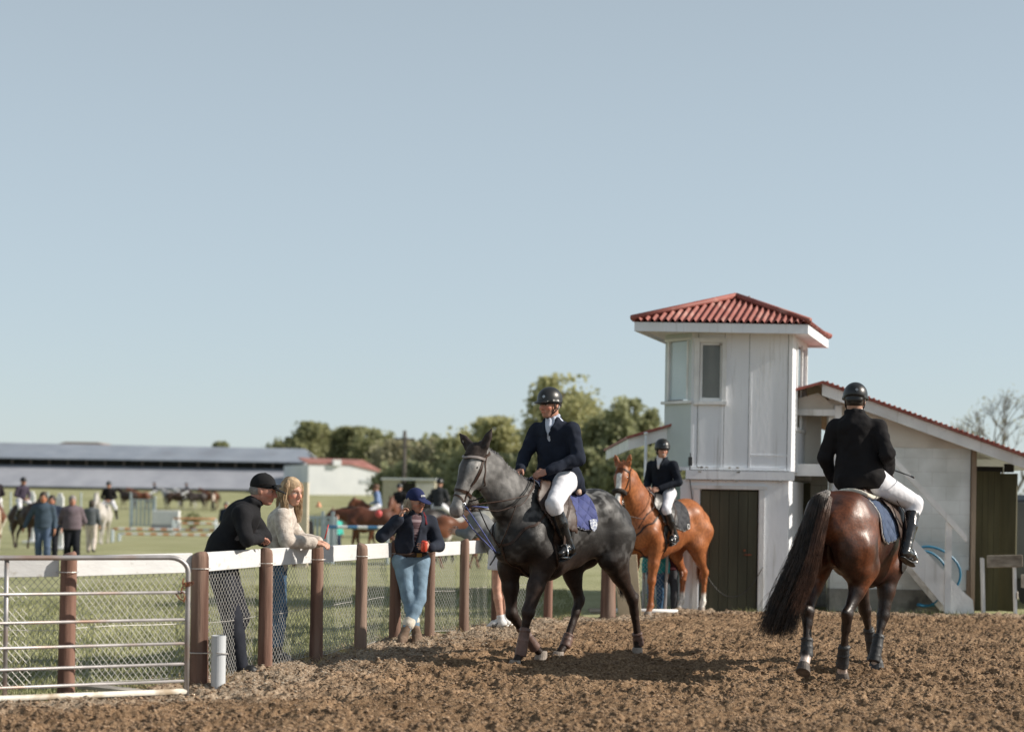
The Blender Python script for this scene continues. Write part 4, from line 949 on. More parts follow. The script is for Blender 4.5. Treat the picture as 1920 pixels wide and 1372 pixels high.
# ------------------------------------------------------------------ the three ridden horses
def tack_head(S, root, m, nose_m=None, nosew=.03, brow=True, flash=True):
    pt = S.pt; e, hl, n = S.ax; br = MB()
    ring = lambda t, rn, rl, on, a0=0, a1=6.283, k=22, tw=0: [pt(t+tw*math.cos(a), on+rn*math.cos(a), rl*math.sin(a)) for a in np.linspace(a0, a1, k)]
    strap(S, br, ring(.66, .09, .08, -.03), .026, .006, 34)             # noseband
    if flash: strap(S, br, ring(.80, .08, .07, -.03, tw=-.06), .016, .005, 30)
    if brow: strap(S, br, [pt(.12, -.03, .10), pt(.10, .05, .07), pt(.09, .07, 0), pt(.10, .05, -.07), pt(.12, -.03, -.10)], .022, .007, 20)
    for sg in (1, -1):
        strap(S, br, [pt(.02, -.05, sg*.07), pt(.12, -.03, sg*.10), pt(.30, -.02, sg*.09), pt(.55, -.03, sg*.07), pt(.80, -.035, sg*.055)], .017, .005, 22)
        strap(S, br, [pt(.02, -.05, sg*.07), pt(.15, -.07, sg*.09), pt(.35, -.12, sg*.07), pt(.42, -.17, sg*.02)], .012, .004, 16)
        strap(S, br, [pt(.12, -.04, sg*.10), pt(.40, -.04, sg*.09), pt(.66, -.03, sg*.07)], .012, .004, 16)
    strap(S, br, [pt(.03, -.05, .08), pt(.0, -.06, .0), pt(.03, -.05, -.08)], .024, .006, 12)
    o = br.build('bridle', m, root)
    mb = MB()
    for sg in (1, -1):
        c = S.snap(np.array([pt(.835, -.04, sg*.06)]), .010)[0]; c = Vector(c)
        u, v = Vector(e), Vector(n); mb.tube([c+(u*math.cos(a)+v*math.sin(a))*.026 for a in np.linspace(0, 6.283, 15)], .004, 6); mb.tube([c-u*.05, c+u*.05], .004, 6)
    mb.build('bit', M['steel'], o, smooth=True)
    return o
def eyes(S, root):
    for sg in (1, -1):
        c = S.snap(np.array([S.pt(.27, .016, sg*.10)]), -.010)[0]
        s_ = Sdf(.005); s_.ell(c, (.022, .014, .017), Rm=(S.ax[0], S.ax[1], S.ax[2])); s_.build('eye', mat_eye, root)
mat_eye = mat('dark_eye', (.008, .005, .004), (.014, .009, .007), .08, 5, spec=.8)
def saddle(root, S, m, flapm, stirrup_pts, lift=0.0, cushion=None, xs=0.0):
    s_ = Sdf(.009); W = (0, 1, 0)
    s_.ch([(.36+xs, 0, 1.695+lift), (.22+xs, 0, 1.645+lift), (.05+xs, 0, 1.635+lift), (-.08+xs, 0, 1.70+lift)], [.035, .045, .055, .04], .04, W, 1.7)
    s_.ch([(-.02+xs, .09, 1.635+lift), (-.10+xs, 0, 1.70+lift), (-.02+xs, -.09, 1.635+lift)], .03, .03)
    for sg in (1, -1):
        s_.ch([(.33+xs, sg*.06, 1.63+lift), (.24+xs, sg*.15, 1.52+lift)], [.04, .03], .04); s_.ch([(.05+xs, sg*.08, 1.60+lift), (.12+xs, sg*.17, 1.50+lift)], [.05, .03], .04)
        s_.ch([(.30+xs, sg*.04, 1.57+lift), (.05+xs, sg*.09, 1.565+lift), (-.12+xs, sg*.07, 1.60+lift)], [.04, .045, .035], .03)
    o = s_.build('saddle', m, root)
    return o
def girth(S, root, m, x=.36):
    mb = MB(); strap(S, mb, [(x, -.30, 1.25), (x+.02, -.28, 1.0), (x+.03, 0, .84), (x+.02, .28, 1.0), (x, .30, 1.25)], .08, .014, 40, .004); mb.build('girth', m, root)
def breastplate(S, root, m):
    mb = MB()
    for sg in (1, -1): strap(S, mb, [(.30, sg*.13, 1.55), (.46, sg*.25, 1.42), (.62, sg*.22, 1.25), (.76, sg*.08, 1.12), (.80, 0, 1.10)], .022, .006, 26, .004)
    strap(S, mb, [(.80, 0, 1.10), (.72, 0, .95), (.55, 0, .86), (.4, 0, .84)], .022, .006, 14, .004)
    mb.build('breastplate', m, root)

# ---- grey gelding, walking towards the left of the picture
GO = ((.45, 13.9, 0), R(228))
gh = thing('grey_horse', 'dappled grey horse with dark ear bonnet and blue quilted saddle pad walking towards the camera', 'horse', *GO)
PG = dict(LF=[(.44, .175, .93), (.60, .15, .50), (.665, .13, .155), (.745, .13, .05)], RF=[(.50, -.175, .90), (.50, -.14, .47), (.23, -.11, .17), (.115, -.10, .07)],
          RH=[(-.36, -.19, .97), (-.47, -.14, .545), (-.265, -.12, .165), (-.15, -.12, .05)], LH=[(-.52, .20, .98), (-.93, .15, .565), (-1.07, .12, .15), (-1.06, .12, .05)],
          poll=(1.13, -.02, 1.93), muzzle=(1.35, -.06, 1.39), neck=[(.45, 0, 1.33), (.74, 0, 1.52), (.97, -.01, 1.72)], ears=[(-.28, .30, .95), (.02, -.75, .75)])
SG = horse_sdf(PG, .011)
def col_grey(V):
    x, y, z = V.T; n = vnoise(x*24+40, y*24+40, z*24+40, 3); n2 = vnoise(x*5+40, y*5+40, z*5+40, 4)
    dap = smooth(n, .42, .68)*smooth(n2, .25, .6)
    base = np.array([.013, .0115, .011]); light = np.array([.105, .101, .099]); brown = np.array([.026, .013, .009])
    body = mixc(np.tile(base, (len(x), 1)), np.tile(light, (len(x), 1)), np.clip(dap*.62+.10, 0, 1))
    nk = smooth(x, .45, .75)*smooth(z, 1.35, 1.6); body = mixc(body, np.tile(np.array([.17, .163, .158]), (len(x), 1)), nk*(.25+.5*n)); crp = smooth(z, 1.22, 1.55)*(x < .3); body = mixc(body, np.tile(np.array([.22, .215, .21]), (len(x), 1)), crp*.6*smooth(n, .3, .7)*smooth(n2, .2, .7))
    lg = 1-smooth(z+.12*(n2-.5), .80, 1.12); body = mixc(body, np.tile(brown, (len(x), 1)), lg*.88)
    hd = smooth(x, .98, 1.16)*(z > 1.3); body = mixc(body, np.tile(np.array([.36, .35, .34]), (len(x), 1)), hd*(.35+.5*n))
    P_ = V; d = np.linalg.norm(P_-np.array(SG.pt(.30, .05)), axis=1); band = np.abs((V-np.array(SG.pt(0)))@SG.ax[1]); t = ((V-np.array(SG.pt(0)))@SG.ax[0])/.6; o = (V-np.array(SG.pt(0)))@SG.ax[2]
    fr = hd*(1-smooth(band, .03, .055))*smooth(o, .0, .04)*(1-smooth(t, .55, .72)); body = mixc(body, np.tile(np.array([.045, .04, .04]), (len(x), 1)), fr*.85)
    nos = smooth(t, .86, .98)*hd; body = mixc(body, np.tile(np.array([.17, .14, .135]), (len(x), 1)), nos*.6)
    knee = ((z < .2)&(z > .08)); return body
gb = SG.build('body', mat('grey_coat', (.80, .80, .80), (1.15, 1.15, 1.15), .5, 30, .35, 80, attr='Col', spec=.28, bdist=.006), gh, col=col_grey, disp=(.006, 7, 5)); eyes(SG, gh)
for k_ in ('LF', 'RF', 'LH', 'RH'):
    hoof(gh, PG[k_][2], PG[k_][3], M['hoofm']); A_, B_ = PG[k_][1], PG[k_][2]
    leg_boot(gh, A_, B_, M['bootbrown'], .046, .055, 3, .38 if k_[1] == 'F' else .80, 1.12)
# ear bonnet
s_ = Sdf(.008); pt = SG.pt
for sg in (1, -1):
    ed = nrm(PG['ears'][0 if sg > 0 else 1]); b0 = pt(.0, -.012, sg*.055); s_.ch([b0-ed*.02, b0+ed*.06, b0+ed*.14, b0+ed*.215], [.036, .047, .036, .010], .02, np.cross(ed, SG.ax[1]), .65)
    s_.ell(b0+ed*.075+nrm(SG.ax[2]+SG.ax[1]*sg*.6)*.034, (.05, .014, .014), Rm=(ed, np.cross(ed, SG.ax[2]), SG.ax[2]), k=.012, op=-1)
s_.ch([pt(.02, -.015), pt(.17, -.004)], [.092, .094], .03); s_.cut(pt(.13), SG.ax[0]); s_.build('ear_bonnet', mat('dark_brown_knit', (.022, .014, .012), (.04, .028, .024), .9, 40, .3, 120), gh)
mb = MB(); e_, hl_, n_ = SG.ax; strap(SG, mb, [pt(.10, -.04, .12), pt(.13, .05, .08), pt(.19, .09, 0), pt(.13, .05, -.08), pt(.10, -.04, -.12)], .022, .008, 24, .012); mb.build('browband', mat('padded_grey_browband', (.20, .17, .16), (.3, .26, .25), .5, 8), gh)
tack_head(SG, gh, M['tack'], brow=False)
# mane: short, along the crest
gpts = [(.45, 0, 1.68), (.64, 0, 1.745), (.82, -.0, 1.87), (.95, -.01, 1.95), (1.08, -.02, 1.985)]
P0 = SG.snap(np.array(resample(gpts, 40)), .0)
V_ = []; mb = MB(); g = random.Random(4)
for i, p in enumerate(resample(P0, 700)):
    p = Vector(p)+Vector((0, g.uniform(-.012, .012), 0)); dd = Vector((g.uniform(-.02, .01), -.03+g.uniform(-.015, .03), g.uniform(.0, .028))); mb.tube([p, p+dd*.6+Vector((0, 0, .008)), p+dd+Vector((-.01, -.01, -.012))], [.0035, .003, .001], 3, False)
mb.build('mane', M['greyhair'], gh)
strands('tail', [(-.86, 0, 1.42), (-.96, 0, 1.30), (-.99, .0, 1.05), (-.97, 0, .75), (-.95, 0, .58)], [.025, .05, .06, .055, .04], 260, M['darkhair'], gh, .004, 5)
def pad_outline(x0, x1, drop, rad=.10, slope=0):
    def f(X, A):
        k = (X > x0+slope*A)&(X < x1)&(A < drop); cx, cy = x0+rad+slope*drop, drop-rad
        c = (X < cx)&(A > cy); k &= ~(c&(((X-cx)**2+(A-cy)**2) > rad**2))
        cx2 = x1-rad*.8; cy2 = drop-rad*.8; c = (X > cx2)&(A > cy2); return k&~(c&(((X-cx2)**2+(A-cy2)**2) > (rad*.8)**2))
    return f
drape(SG, gh, 'saddle_pad', M['bluepad'], pad_outline(-.22, .43, .50), -.22, .43, 50, pipe=M['piping'], off=.014)
drape(SG, gh, 'saddle_flap', M['tack'], lambda X, A: (A > .10)&(A < .62)&(X > .06+.14*A)&(X < .31+.24*np.sin(np.clip(A/.62, 0, 1)*2.6)), -.05, .60, 44, off=.036, thick=.008)
so_ = saddle(gh, SG, M['tack'], None, None)
mb = MB(); mb.T = None
s_ = Sdf(.009); s_.ch([(-.06, .04, 1.72), (-.10, .12, 1.66), (-.06, .17, 1.58)], [.03, .035, .025], .02, (1, 0, 0), 1.4); s_.build('tan_pannier', M['tacktan'], so_)
# shield patch on the pad
def decal_on(S, root, name, m, c, sz, shape, off=.034, hs=(1, 0, 0)):
    P = np.array([[c[0]+p[0]*sz, c[1], c[2]+p[1]*sz] for p in shape]); P = S.snap(P, off); mb = MB(); cc = S.snap(np.array([c]), off+.002)[0]; n_ = len(P)
    mb.add([cc]+list(P), [(0, 1+i, 1+(i+1) % n_) for i in range(n_)]); o = mb.build(name, m, root); md = o.modifiers.new('t', 'SOLIDIFY'); md.thickness = .004; md.offset = 0; return o
shield = [(-.5, .55), (0, .6), (.5, .55), (.5, .0), (.38, -.35), (0, -.65), (-.38, -.35), (-.5, 0)]
decal_on(SG, gh, 'pad_crest', mat('grey_white_crest', (.20, .23, .34), (.55, .58, .62), .7, 55, lo=.45, hi=.55), (-.125, .34, 1.29), .10, shield)
girth(SG, gh, M['tack']); breastplate(SG, gh, M['tack'])
# reins, martingale and blue draw reins
rn = MB()
hand = Vector((.47, .02, 1.715)); bitL = SG.snap(np.array([SG.pt(.84, -.04, .06)]), .02)[0]; bitR = SG.snap(np.array([SG.pt(.84, -.04, -.06)]), .02)[0]
for b_, sg in ((bitL, 1), (bitR, -1)):
    m1 = Vector((.95, sg*.19, 1.50)); m2 = Vector((.72, sg*.235, 1.55)); P_ = resample([b_, m1, m2, (.55, sg*.16, 1.66), (hand.x, hand.y+sg*.05, hand.z)], 18)
    rn.tube([Vector(p) for p in P_], .0065, 5)
    P_ = resample([b_, (1.05, sg*.16, 1.40), (.80, sg*.25, 1.47), (.58, sg*.18, 1.62), (hand.x-.01, hand.y+sg*.05, hand.z-.02)], 18); rn.tube([Vector(p) for p in P_], .0055, 5)
    rn.tube([Vector((.88, sg*.235, 1.455)), Vector((.86, sg*.12, 1.25)), Vector((.83, .0, 1.08))], .006, 5)
rn.build('reins', M['tack'], gh, smooth=True)
rn = MB()
for b_, sg in ((bitL, 1), (bitR, -1)): rn.tube([Vector(p) for p in resample([b_, (1.12, sg*.05, 1.24), (.86, 0, 1.02)], 8)], .006, 5)
rn.tube([Vector(bitL), Vector(bitL)+Vector((-.22, .06, -.01))], .007, 5)
rn.build('draw_rein', mat('blue_cord', (.05, .07, .22), (.10, .12, .32), .6, 30), gh, smooth=True)
mb = MB(); mb.tube([(.86, 0, 1.04), (.90, 0, .98), (.97, .02, .93)], .008, 5); mb.lathe((.85, 0, 1.03), [(.02, -.02), (.03, 0), (.02, .02)], 8); mb.build('breast_ring', M['tackblack'], gh)

# ---- chestnut with white blaze standing by the tower
CO = ((2.05, 20.0, 0), R(229))
chh = thing('chestnut_horse', 'bright chestnut horse with white blaze standing before the green tower door', 'horse', *CO); chh.scale = (.96,)*3
PC = dict(LF=[(.46, .175, .93), (.50, .15, .50), (.49, .13, .155), (.545, .13, .05)], RF=[(.46, -.175, .92), (.52, -.15, .49), (.56, -.13, .15), (.62, -.13, .05)],
          LH=[(-.46, .20, .98), (-.80, .15, .57), (-.79, .13, .155), (-.75, .13, .05)], RH=[(-.44, -.19, .97), (-.68, -.14, .565), (-.62, -.13, .155), (-.56, -.13, .05)],
          poll=(1.02, .02, 2.03), muzzle=(1.24, .10, 1.50), hl=(-.28, 1, 0), neck=[(.45, 0, 1.36), (.68, 0, 1.58), (.88, .01, 1.82)], ears=[(.1, .35, .95), (.05, -.40, .95)])
SCn = horse_sdf(PC, .012)
def col_ch(V):
    x, y, z = V.T; n = vnoise(x*7+40, y*7+40, z*7+40, 3); T = lambda c: np.tile(np.array(c), (len(x), 1))
    b = mixc(T([.25, .078, .026]), T([.42, .15, .052]), n)
    t = ((V-np.array(SCn.pt(0)))@SCn.ax[0])/.6; l = (V-np.array(SCn.pt(0)))@SCn.ax[1]; o = (V-np.array(SCn.pt(0)))@SCn.ax[2]; hd = (x > .9)&(z > 1.3)&(t > -.1)
    bl = hd*(1-smooth(np.abs(l), .030, .042))*smooth(o, .01, .04)*smooth(t, .14, .20); b = mixc(b, T([.75, .72, .68]), bl)
    b = mixc(b, T([.55, .44, .40]), hd*smooth(t, .90, .97)*.8)
    sock = (x < -.3)*(1-smooth(z+.03*n, .26, .33)); b = mixc(b, T([.72, .68, .62]), sock)
    sk = (x > 0)*(1-smooth(z, .10, .16)); return mixc(b, T([.35, .2, .12]), sk*.5)
SCn.build('body', M['coat'], chh, col=col_ch, disp=(.005, 6, 9)); eyes(SCn, chh)
for k_ in ('LF', 'RF', 'LH', 'RH'): hoof(chh, PC[k_][2], PC[k_][3], M['hoofm'])
tack_head(SCn, chh, M['tack'], flash=False)
mb = MB(); s_ = Sdf(.010); P_ = SCn.snap(np.array([SCn.pt(.62, -.03+.09*math.cos(a), .08*math.sin(a)) for a in np.linspace(-2.0, 2.0, 14)]), .012); s_.ch([tuple(p) for p in P_], .026, .02); s_.build('fleece_noseband', mat('dark_fleece', (.015, .011, .010), (.05, .04, .035), .95, 40, .6, 90), chh, disp=(.005, 60, 3))
P0 = SCn.snap(np.array(resample([(.45, 0, 1.72), (.60, 0, 1.82), (.75, 0, 1.97), (.88, .01, 2.06), (1.0, .02, 2.08)], 30)), 0); mb = MB()
for p in resample(P0, 500):
    p = Vector(p); dd = Vector((g.uniform(-.02, .01), -.05+g.uniform(-.02, .03), g.uniform(-.03, .03))); mb.tube([p, p+dd*.6+Vector((0, 0, .01)), p+dd], [.004, .003, .001], 3, False)
mb.build('mane', M['redhair'], chh); mb = MB()
q = Vector(SCn.pt(.0, .0))
for i in range(120):
    l_ = g.uniform(-.04, .04); p = q+Vector(SCn.ax[1])*l_; mb.tube([p+Vector(SCn.ax[2])*.07, p+Vector(SCn.ax[2])*.095+Vector(SCn.ax[0])*.05, Vector(SCn.pt(.22, .085, l_*1.3+g.uniform(-.02, .02)))], [.004, .004, .001], 3, False)
mb.build('forelock', M['redhair'], chh)
strands('tail', [(-.87, 0, 1.42), (-.97, 0, 1.32), (-1.0, -.02, 1.05), (-.97, -.03, .75), (-.93, -.03, .45)], [.03, .06, .075, .085, .07], 420, M['redhair'], chh, .005, 6)
drape(SCn, chh, 'saddle_pad', M['blackpad'], pad_outline(-.22, .42, .56), -.22, .42, 44, pipe=M['whitepiping'], off=.014)
drape(SCn, chh, 'saddle_flap', M['tackblack'], lambda X, A: (A > .10)&(A < .60)&(X > .06+.12*A)&(X < .30+.22*np.sin(np.clip(A/.62, 0, 1)*2.6)), -.05, .56, 40, off=.036, thick=.008)
saddle(chh, SCn, M['tackblack'], None, None); girth(SCn, chh, M['tackblack']); breastplate(SCn, chh, M['tack'])
ringpts = lambda c, r0, n=14: [(c[0]+r0*math.cos(a), c[1], c[2]+r0*math.sin(a)) for a in np.linspace(.6, 5.7, n)]
mb = MB(); P_ = SCn.snap(np.array(ringpts((-.135, .33, 1.24), .032)), .034); mb.tube([Vector(p) for p in P_], .007, 5); P_ = SCn.snap(np.array([(-.10, .33, 1.235), (-.13, .33, 1.235)]), .034); mb.tube([Vector(p) for p in P_], .006, 5); mb.build('pad_monogram', M['whitepiping'], chh)
rn = MB()
for sg in (1, -1):
    b_ = SCn.snap(np.array([SCn.pt(.84, -.04, sg*.06)]), .02)[0]
    rn.tube([Vector(p) for p in resample([b_, (1.05, sg*.14, 1.38), (.82, sg*.22, 1.34), (.62, sg*.26, 1.50), (.46, sg*.05, 1.73)], 20)], .007, 5)
    rn.tube([Vector((.74, sg*.24, 1.42)), Vector((.78, sg*.05, 1.12))], .007, 5)
rn.build('reins', M['tack'], chh, smooth=True)

# ---- bay seen from behind
BO = ((3.08, 13.25, 0), R(59))
bh = thing('bay_horse', 'glossy dark bay horse seen from behind with long black tail and white hind socks', 'horse', *BO)
PB = dict(LF=[(.46, .175, .93), (.66, .14, .53), (.80, .11, .165), (.86, .11, .05)], RF=[(.36, -.175, .93), (.26, -.15, .52), (.10, -.13, .155), (.15, -.13, .05)],
          RH=[(-.42, -.20, .98), (-.70, -.14, .58), (-.60, -.07, .165), (-.54, -.05, .05)], LH=[(-.50, .20, .98), (-.86, .15, .60), (-.93, .13, .26), (-1.03, .12, .15)],
          poll=(1.18, .16, 1.66), muzzle=(1.42, .22, 1.14), neck=[(.45, 0, 1.30), (.74, .04, 1.42), (.98, .10, 1.54)], ears=[(-.3, .3, .9), (-.3, -.3, .9)])
SB = horse_sdf(PB, .011)
for sg in (1, -1):   # rounder quarters on this horse
    SB.ell((-.58, sg*.125, 1.38), (.24, .155, .22), k=.07); SB.ell((-.76, sg*.12, 1.15), (.09, .085, .18), k=.06)
SB.rc((-.80, 0, 1.42), (-.80, 0, 1.05), .03, .03, .06, op=-1)
def col_bay(V):
    x, y, z = V.T; n = vnoise(x*6+40, y*6+40, z*6+40, 3); T = lambda c: np.tile(np.array(c), (len(x), 1))
    b = mixc(T([.032, .009, .005]), T([.145, .042, .014]), np.clip(smooth(n, .25, .75)*(1-smooth(z, 1.45, 1.68)*.8), 0, 1)); b = mixc(b, T([.022, .012, .009]), 1-smooth(z+.1*n, .66, .92))
    sock = (x < -.4)*(1-smooth(z+.02*n+(y > .05)*-.10, .13, .17)); b = mixc(b, T([.62, .50, .44]), sock)
    sk = (x > 0)*(y < 0)*(1-smooth(z, .11, .15)); return mixc(b, T([.60, .52, .47]), sk)
SB.build('body', mat('glossy_bay_coat', (.62, .62, .62), (1.2, 1.2, 1.2), .42, 45, .3, 70, attr='Col', spec=.5, bdist=.006), bh, col=col_bay, disp=(.009, 6.5, 5))
for k_ in ('LF', 'RF', 'LH', 'RH'):
    hoof(bh, PB[k_][2], PB[k_][3], M['hoofd'], bell=M['bootblack'] if k_[1] == 'F' else None); leg_boot(bh, PB[k_][1], PB[k_][2], M['bootblack'], .047, .055, 3, .45 if k_[1] == 'F' else .62, 1.10)
strands('tail', [(-.86, .0, 1.61), (-.96, .03, 1.54), (-1.03, .07, 1.30), (-1.06, .13, 1.02), (-1.10, .24, .72), (-1.14, .33, .42)], [(.03, .03, .02), (.05, .06, .05), (.06, .095, .06), (.07, .125, .05), (.07, .15, .06), (.06, .18, .05)], 5200, M['darkhair'], bh, .0030, 9, wav=.035, seg=16, cut=.45)
strands('tail_highlights', [(-.90, -.03, 1.56), (-1.02, -.03, 1.42), (-1.11, .0, 1.15), (-1.15, .05, .9), (-1.20, .14, .62)], [(.02, .03, .02), (.04, .05, .05), (.05, .06, .06), (.05, .07, .05), (.05, .08, .05)], 420, M['browntail'], bh, .0028, 19, wav=.02, seg=14, cut=.4)
P0 = SB.snap(np.array(resample([(.45, 0, 1.64), (.74, .04, 1.6), (.98, .10, 1.68), (1.14, .15, 1.72)], 30)), 0); mb = MB()
for p in resample(P0, 500):
    p = Vector(p); dd = Vector((g.uniform(-.03, .01), -.06+g.uniform(-.03, .05), g.uniform(-.05, .04))); mb.tube([p, p+dd*.5+Vector((0, 0, .02)), p+dd], [.004, .003, .001], 3, False)
mb.build('mane', M['darkhair'], bh)
tack_head(SB, bh, M['tackblack']); eyes(SB, bh)
drape(SB, bh, 'saddle_pad', M['navypad'], pad_outline(-.24, .42, .56), -.24, .42, 46, pipe=M['whitepiping'], off=.014)
drape(SB, bh, 'fleece_pad', M['fleece'], lambda X, A: (A < .17)&(X > -.30)&(X < .30), -.30, .30, 30, off=.03, thick=.03)
drape(SB, bh, 'saddle_flap', M['tack'], lambda X, A: (A > .10)&(A < .62)&(X > .04+.12*A)&(X < .31+.22*np.sin(np.clip(A/.62, 0, 1)*2.6)), -.05, .56, 40, off=.044, thick=.008)
saddle(bh, SB, M['tack'], None, None, .02); girth(SB, bh, M['tackblack'])
rn = MB()
for sg in (1, -1):
    b_ = SB.snap(np.array([SB.pt(.84, -.04, sg*.06)]), .02)[0]; rn.tube([Vector(p) for p in resample([b_, (1.0, sg*.2+.1, 1.35), (.75, sg*.25, 1.50), (.46, -.05+sg*.05, 1.76)], 16)], .007, 5)
rn.build('reins', M['tackblack'], bh, smooth=True)
# ------------------------------------------------------------------ people
M['skin'] = mat('skin', (.86, .86, .86), (1.08, 1.05, 1.05), .5, 30, .1, 90, attr='Col', spec=.35, bdist=.002)
def cloth(name, c, var=1.3, rough=.9, bump=.35, bs=16, sheen=0, **k): return mat(name, c, tuple(x*var for x in c), rough, 9, bump, bs, sheen=sheen, bdist=.018, spec=.22, **k)
M['jacketnavy'] = cloth('navy_show_jacket', (.012, .016, .028)); M['jacketblack'] = cloth('black_show_jacket', (.010, .009, .010)); M['jacketdark'] = cloth('dark_navy_show_jacket', (.008, .011, .018))
M['breech'] = cloth('white_breeches', (.66, .66, .70), 1.15); M['shirt'] = cloth('pale_blue_shirt', (.48, .52, .62), 1.15); M['shirtwhite'] = cloth('white_shirt', (.68, .68, .70), 1.1)
M['bootleather'] = mat('polished_black_boot', (.010, .010, .011), (.02, .02, .021), .22, 8, .35, 14, spec=.6, coat=.3, bdist=.012)
M['helmet'] = mat('matt_black_helmet', (.012, .012, .013), (.02, .02, .021), .38, 5, spec=.5)
M['hairdark'] = mat('dark_hair', (.02, .014, .01), (.05, .035, .025), .6, 20, .4, 60); M['hairgrey'] = mat('short_grey_hair', (.18, .16, .15), (.32, .29, .27), .8, 30, .4, 80)
M['hairblonde'] = mat('blonde_hair', (.27, .17, .09), (.52, .38, .24), .6, 14, spec=.4); M['hairpale'] = mat('pale_blonde_hair', (.48, .38, .27), (.68, .58, .44), .6, 14)
SIDE = lambda J: nrm(A3(J['shL'])-A3(J['shR']))
def hand(S, wr, d, pn, th, curl=.5, sc=1.0):
    wr = A3(wr); d = nrm(d); pn = A3(pn); pn = nrm(pn-d*float(pn@d)); th = A3(th); th = nrm(th-d*float(th@d)-pn*float(th@pn))
    S.rc(wr-d*.02, wr+d*.02, .026*sc, .028*sc, .012, pn, .75)
    S.ell(wr+d*.05*sc, (.048*sc, .040*sc, .016*sc), Rm=(d, th, pn), k=.014)
    for i, (o, L) in enumerate(((.029, .070), (.010, .080), (-.010, .074), (-.028, .058))):
        p = wr+d*.082*sc+th*o*sc; a = 0; c_ = curl*(.85+.12*i)
        for j, f in enumerate((.44, .32, .24)):
            a += c_*(1.0 if j else .8); dd = d*math.cos(a)+pn*math.sin(a); q = p+dd*L*f*sc
            S.rc(p, q, (.0095-.0012*j)*sc, (.0088-.0012*j)*sc, .004); p = q
    p = wr+d*.022*sc+th*.028*sc; q = p+(d*.6+th*.8)*.034*sc+pn*.010*sc; r = q+(d*.9+th*.1+pn*.5)*.030*sc; t_ = r+(d*.8-th*.2+pn*.6)*.022*sc
    S.ch([p, q, r, t_], [.014*sc, .0115*sc, .0105*sc, .008*sc], .006)
def head_sdf(S, J, sc=1.0):
    c = A3(J['head']); f = nrm(J['fwd']); u = A3(J.get('up', (0, 0, 1))); u = nrm(u-f*float(u@f)); l = np.cross(u, f)
    p = lambda a, b, e=0: c+f*a*sc+u*b*sc+l*e*sc
    Rm = (f, l, u)
    S.ell(p(-.008, .012), (.100*sc, .078*sc, .105*sc), Rm=Rm, k=.03)
    S.ell(p(.030, -.055), (.068*sc, .060*sc, .075*sc), Rm=Rm, k=.03); S.ell(p(.066, -.108), (.026*sc, .028*sc, .020*sc), Rm=Rm, k=.02)
    S.rc(p(-.0, -.075, .048), p(.055, -.108, .018), .018*sc, .016*sc, .02); S.rc(p(0, -.075, -.048), p(.055, -.108, -.018), .018*sc, .016*sc, .02)
    for sg in (1, -1):
        S.ell(p(.092, -.010, sg*.032), (.014*sc, .017*sc, .012*sc), Rm=Rm, k=.012, op=-1)
        S.rc(p(.094, .016, sg*.012), p(.080, .014, sg*.048), .011*sc, .009*sc, .012)
        S.ell(p(.062, -.042, sg*.040), (.028*sc, .022*sc, .024*sc), Rm=Rm, k=.016)
        S.ell(p(-.006, -.025, sg*.080), (.019*sc, .009*sc, .032*sc), Rm=(nrm(f+u*.15), l, nrm(u-f*.15)), k=.006)
        S.ell(p(.080, -.011, sg*.032), (.012*sc, .013*sc, .010*sc), Rm=Rm, k=.003)
    S.ch([p(.096, .004), p(.112, -.030), p(.118, -.046)], [.009*sc, .011*sc, .013*sc], .010); S.ell(p(.104, -.052), (.014*sc, .019*sc, .008*sc), Rm=Rm, k=.006)
    S.rc(p(.096, -.072, .016), p(.096, -.072, -.016), .007*sc, .007*sc, .006); S.rc(p(.094, -.085, .014), p(.094, -.085, -.014), .0085*sc, .0085*sc, .006)
    S.ell(p(.108, -.0785), (.010*sc, .024*sc, .0022*sc), Rm=Rm, k=.003, op=-1)
    S.rc(p(-.030, -.07), J['neck'], .054*sc, .058*sc, .03)
    return p, (f, l, u)
def skin_col(J, p, F, tone, hairc=None, sc=1.0, stub=0, smile=False, glasses=False):
    f, l, u = F; c = A3(J['head'])
    def fn(V):
        n = vnoise(V[:, 0]*30+40, V[:, 1]*30+40, V[:, 2]*30+40, 7); T = lambda q: np.tile(np.array(q), (len(V), 1)); t = np.array(tone)
        b = T(t)*(0.9+.2*n)[:, None]; d = (V-c)/sc; a, bb, e = d@u, d@l, d@f
        face = e > .03
        def dist(x, y, rx, ry): return ((bb-x)/rx)**2+((a-y)/ry)**2
        b = mixc(b, T(t*np.array([1.25, .78, .72])), face*(1-smooth(dist(.045, -.045, .03, .022), .3, 1.2))*.5); b = mixc(b, T(t*np.array([1.25, .78, .72])), face*(1-smooth(dist(-.045, -.045, .03, .022), .3, 1.2))*.5)
        b = mixc(b, T(t*np.array([1.2, .8, .75])), (e > .095)*(1-smooth(np.abs(bb), .01, .022))*(a < -.02)*(a > -.06)*.5)
        for sg in (1, -1):
            b = mixc(b, T([.45, .42, .40]), face*(dist(sg*.032, -.011, .015, .006) < 1)*.9); b = mixc(b, T([.02, .015, .012]), face*(dist(sg*.032, -.011, .0075, .0062) < 1)*1.)
            b = mixc(b, T(t*.30), face*((dist(sg*.032, -.004, .017, .0025) < 1))*.8)
            b = mixc(b, T(hairc if hairc is not None else t*.35), face*(dist(sg*.032, .017, .020, .0045) < 1)*.75)
        lipc = t*np.array([.85, .45, .42]); b = mixc(b, T(lipc), face*(dist(0, -.0785, .024, .010) < 1)*.7)
        if smile: b = mixc(b, T([.75, .73, .70]), face*(dist(0, -.0785, .018, .0035) < 1)*1.)
        else: b = mixc(b, T(t*.25), face*(dist(0, -.0785, .021, .0018) < 1)*.8)
        if stub: b = mixc(b, T(t*np.array([.62, .6, .6])), face*smooth(-a, .06, .085)*stub*(dist(0, -.0785, .026, .011) > 1))
        return b
    return fn
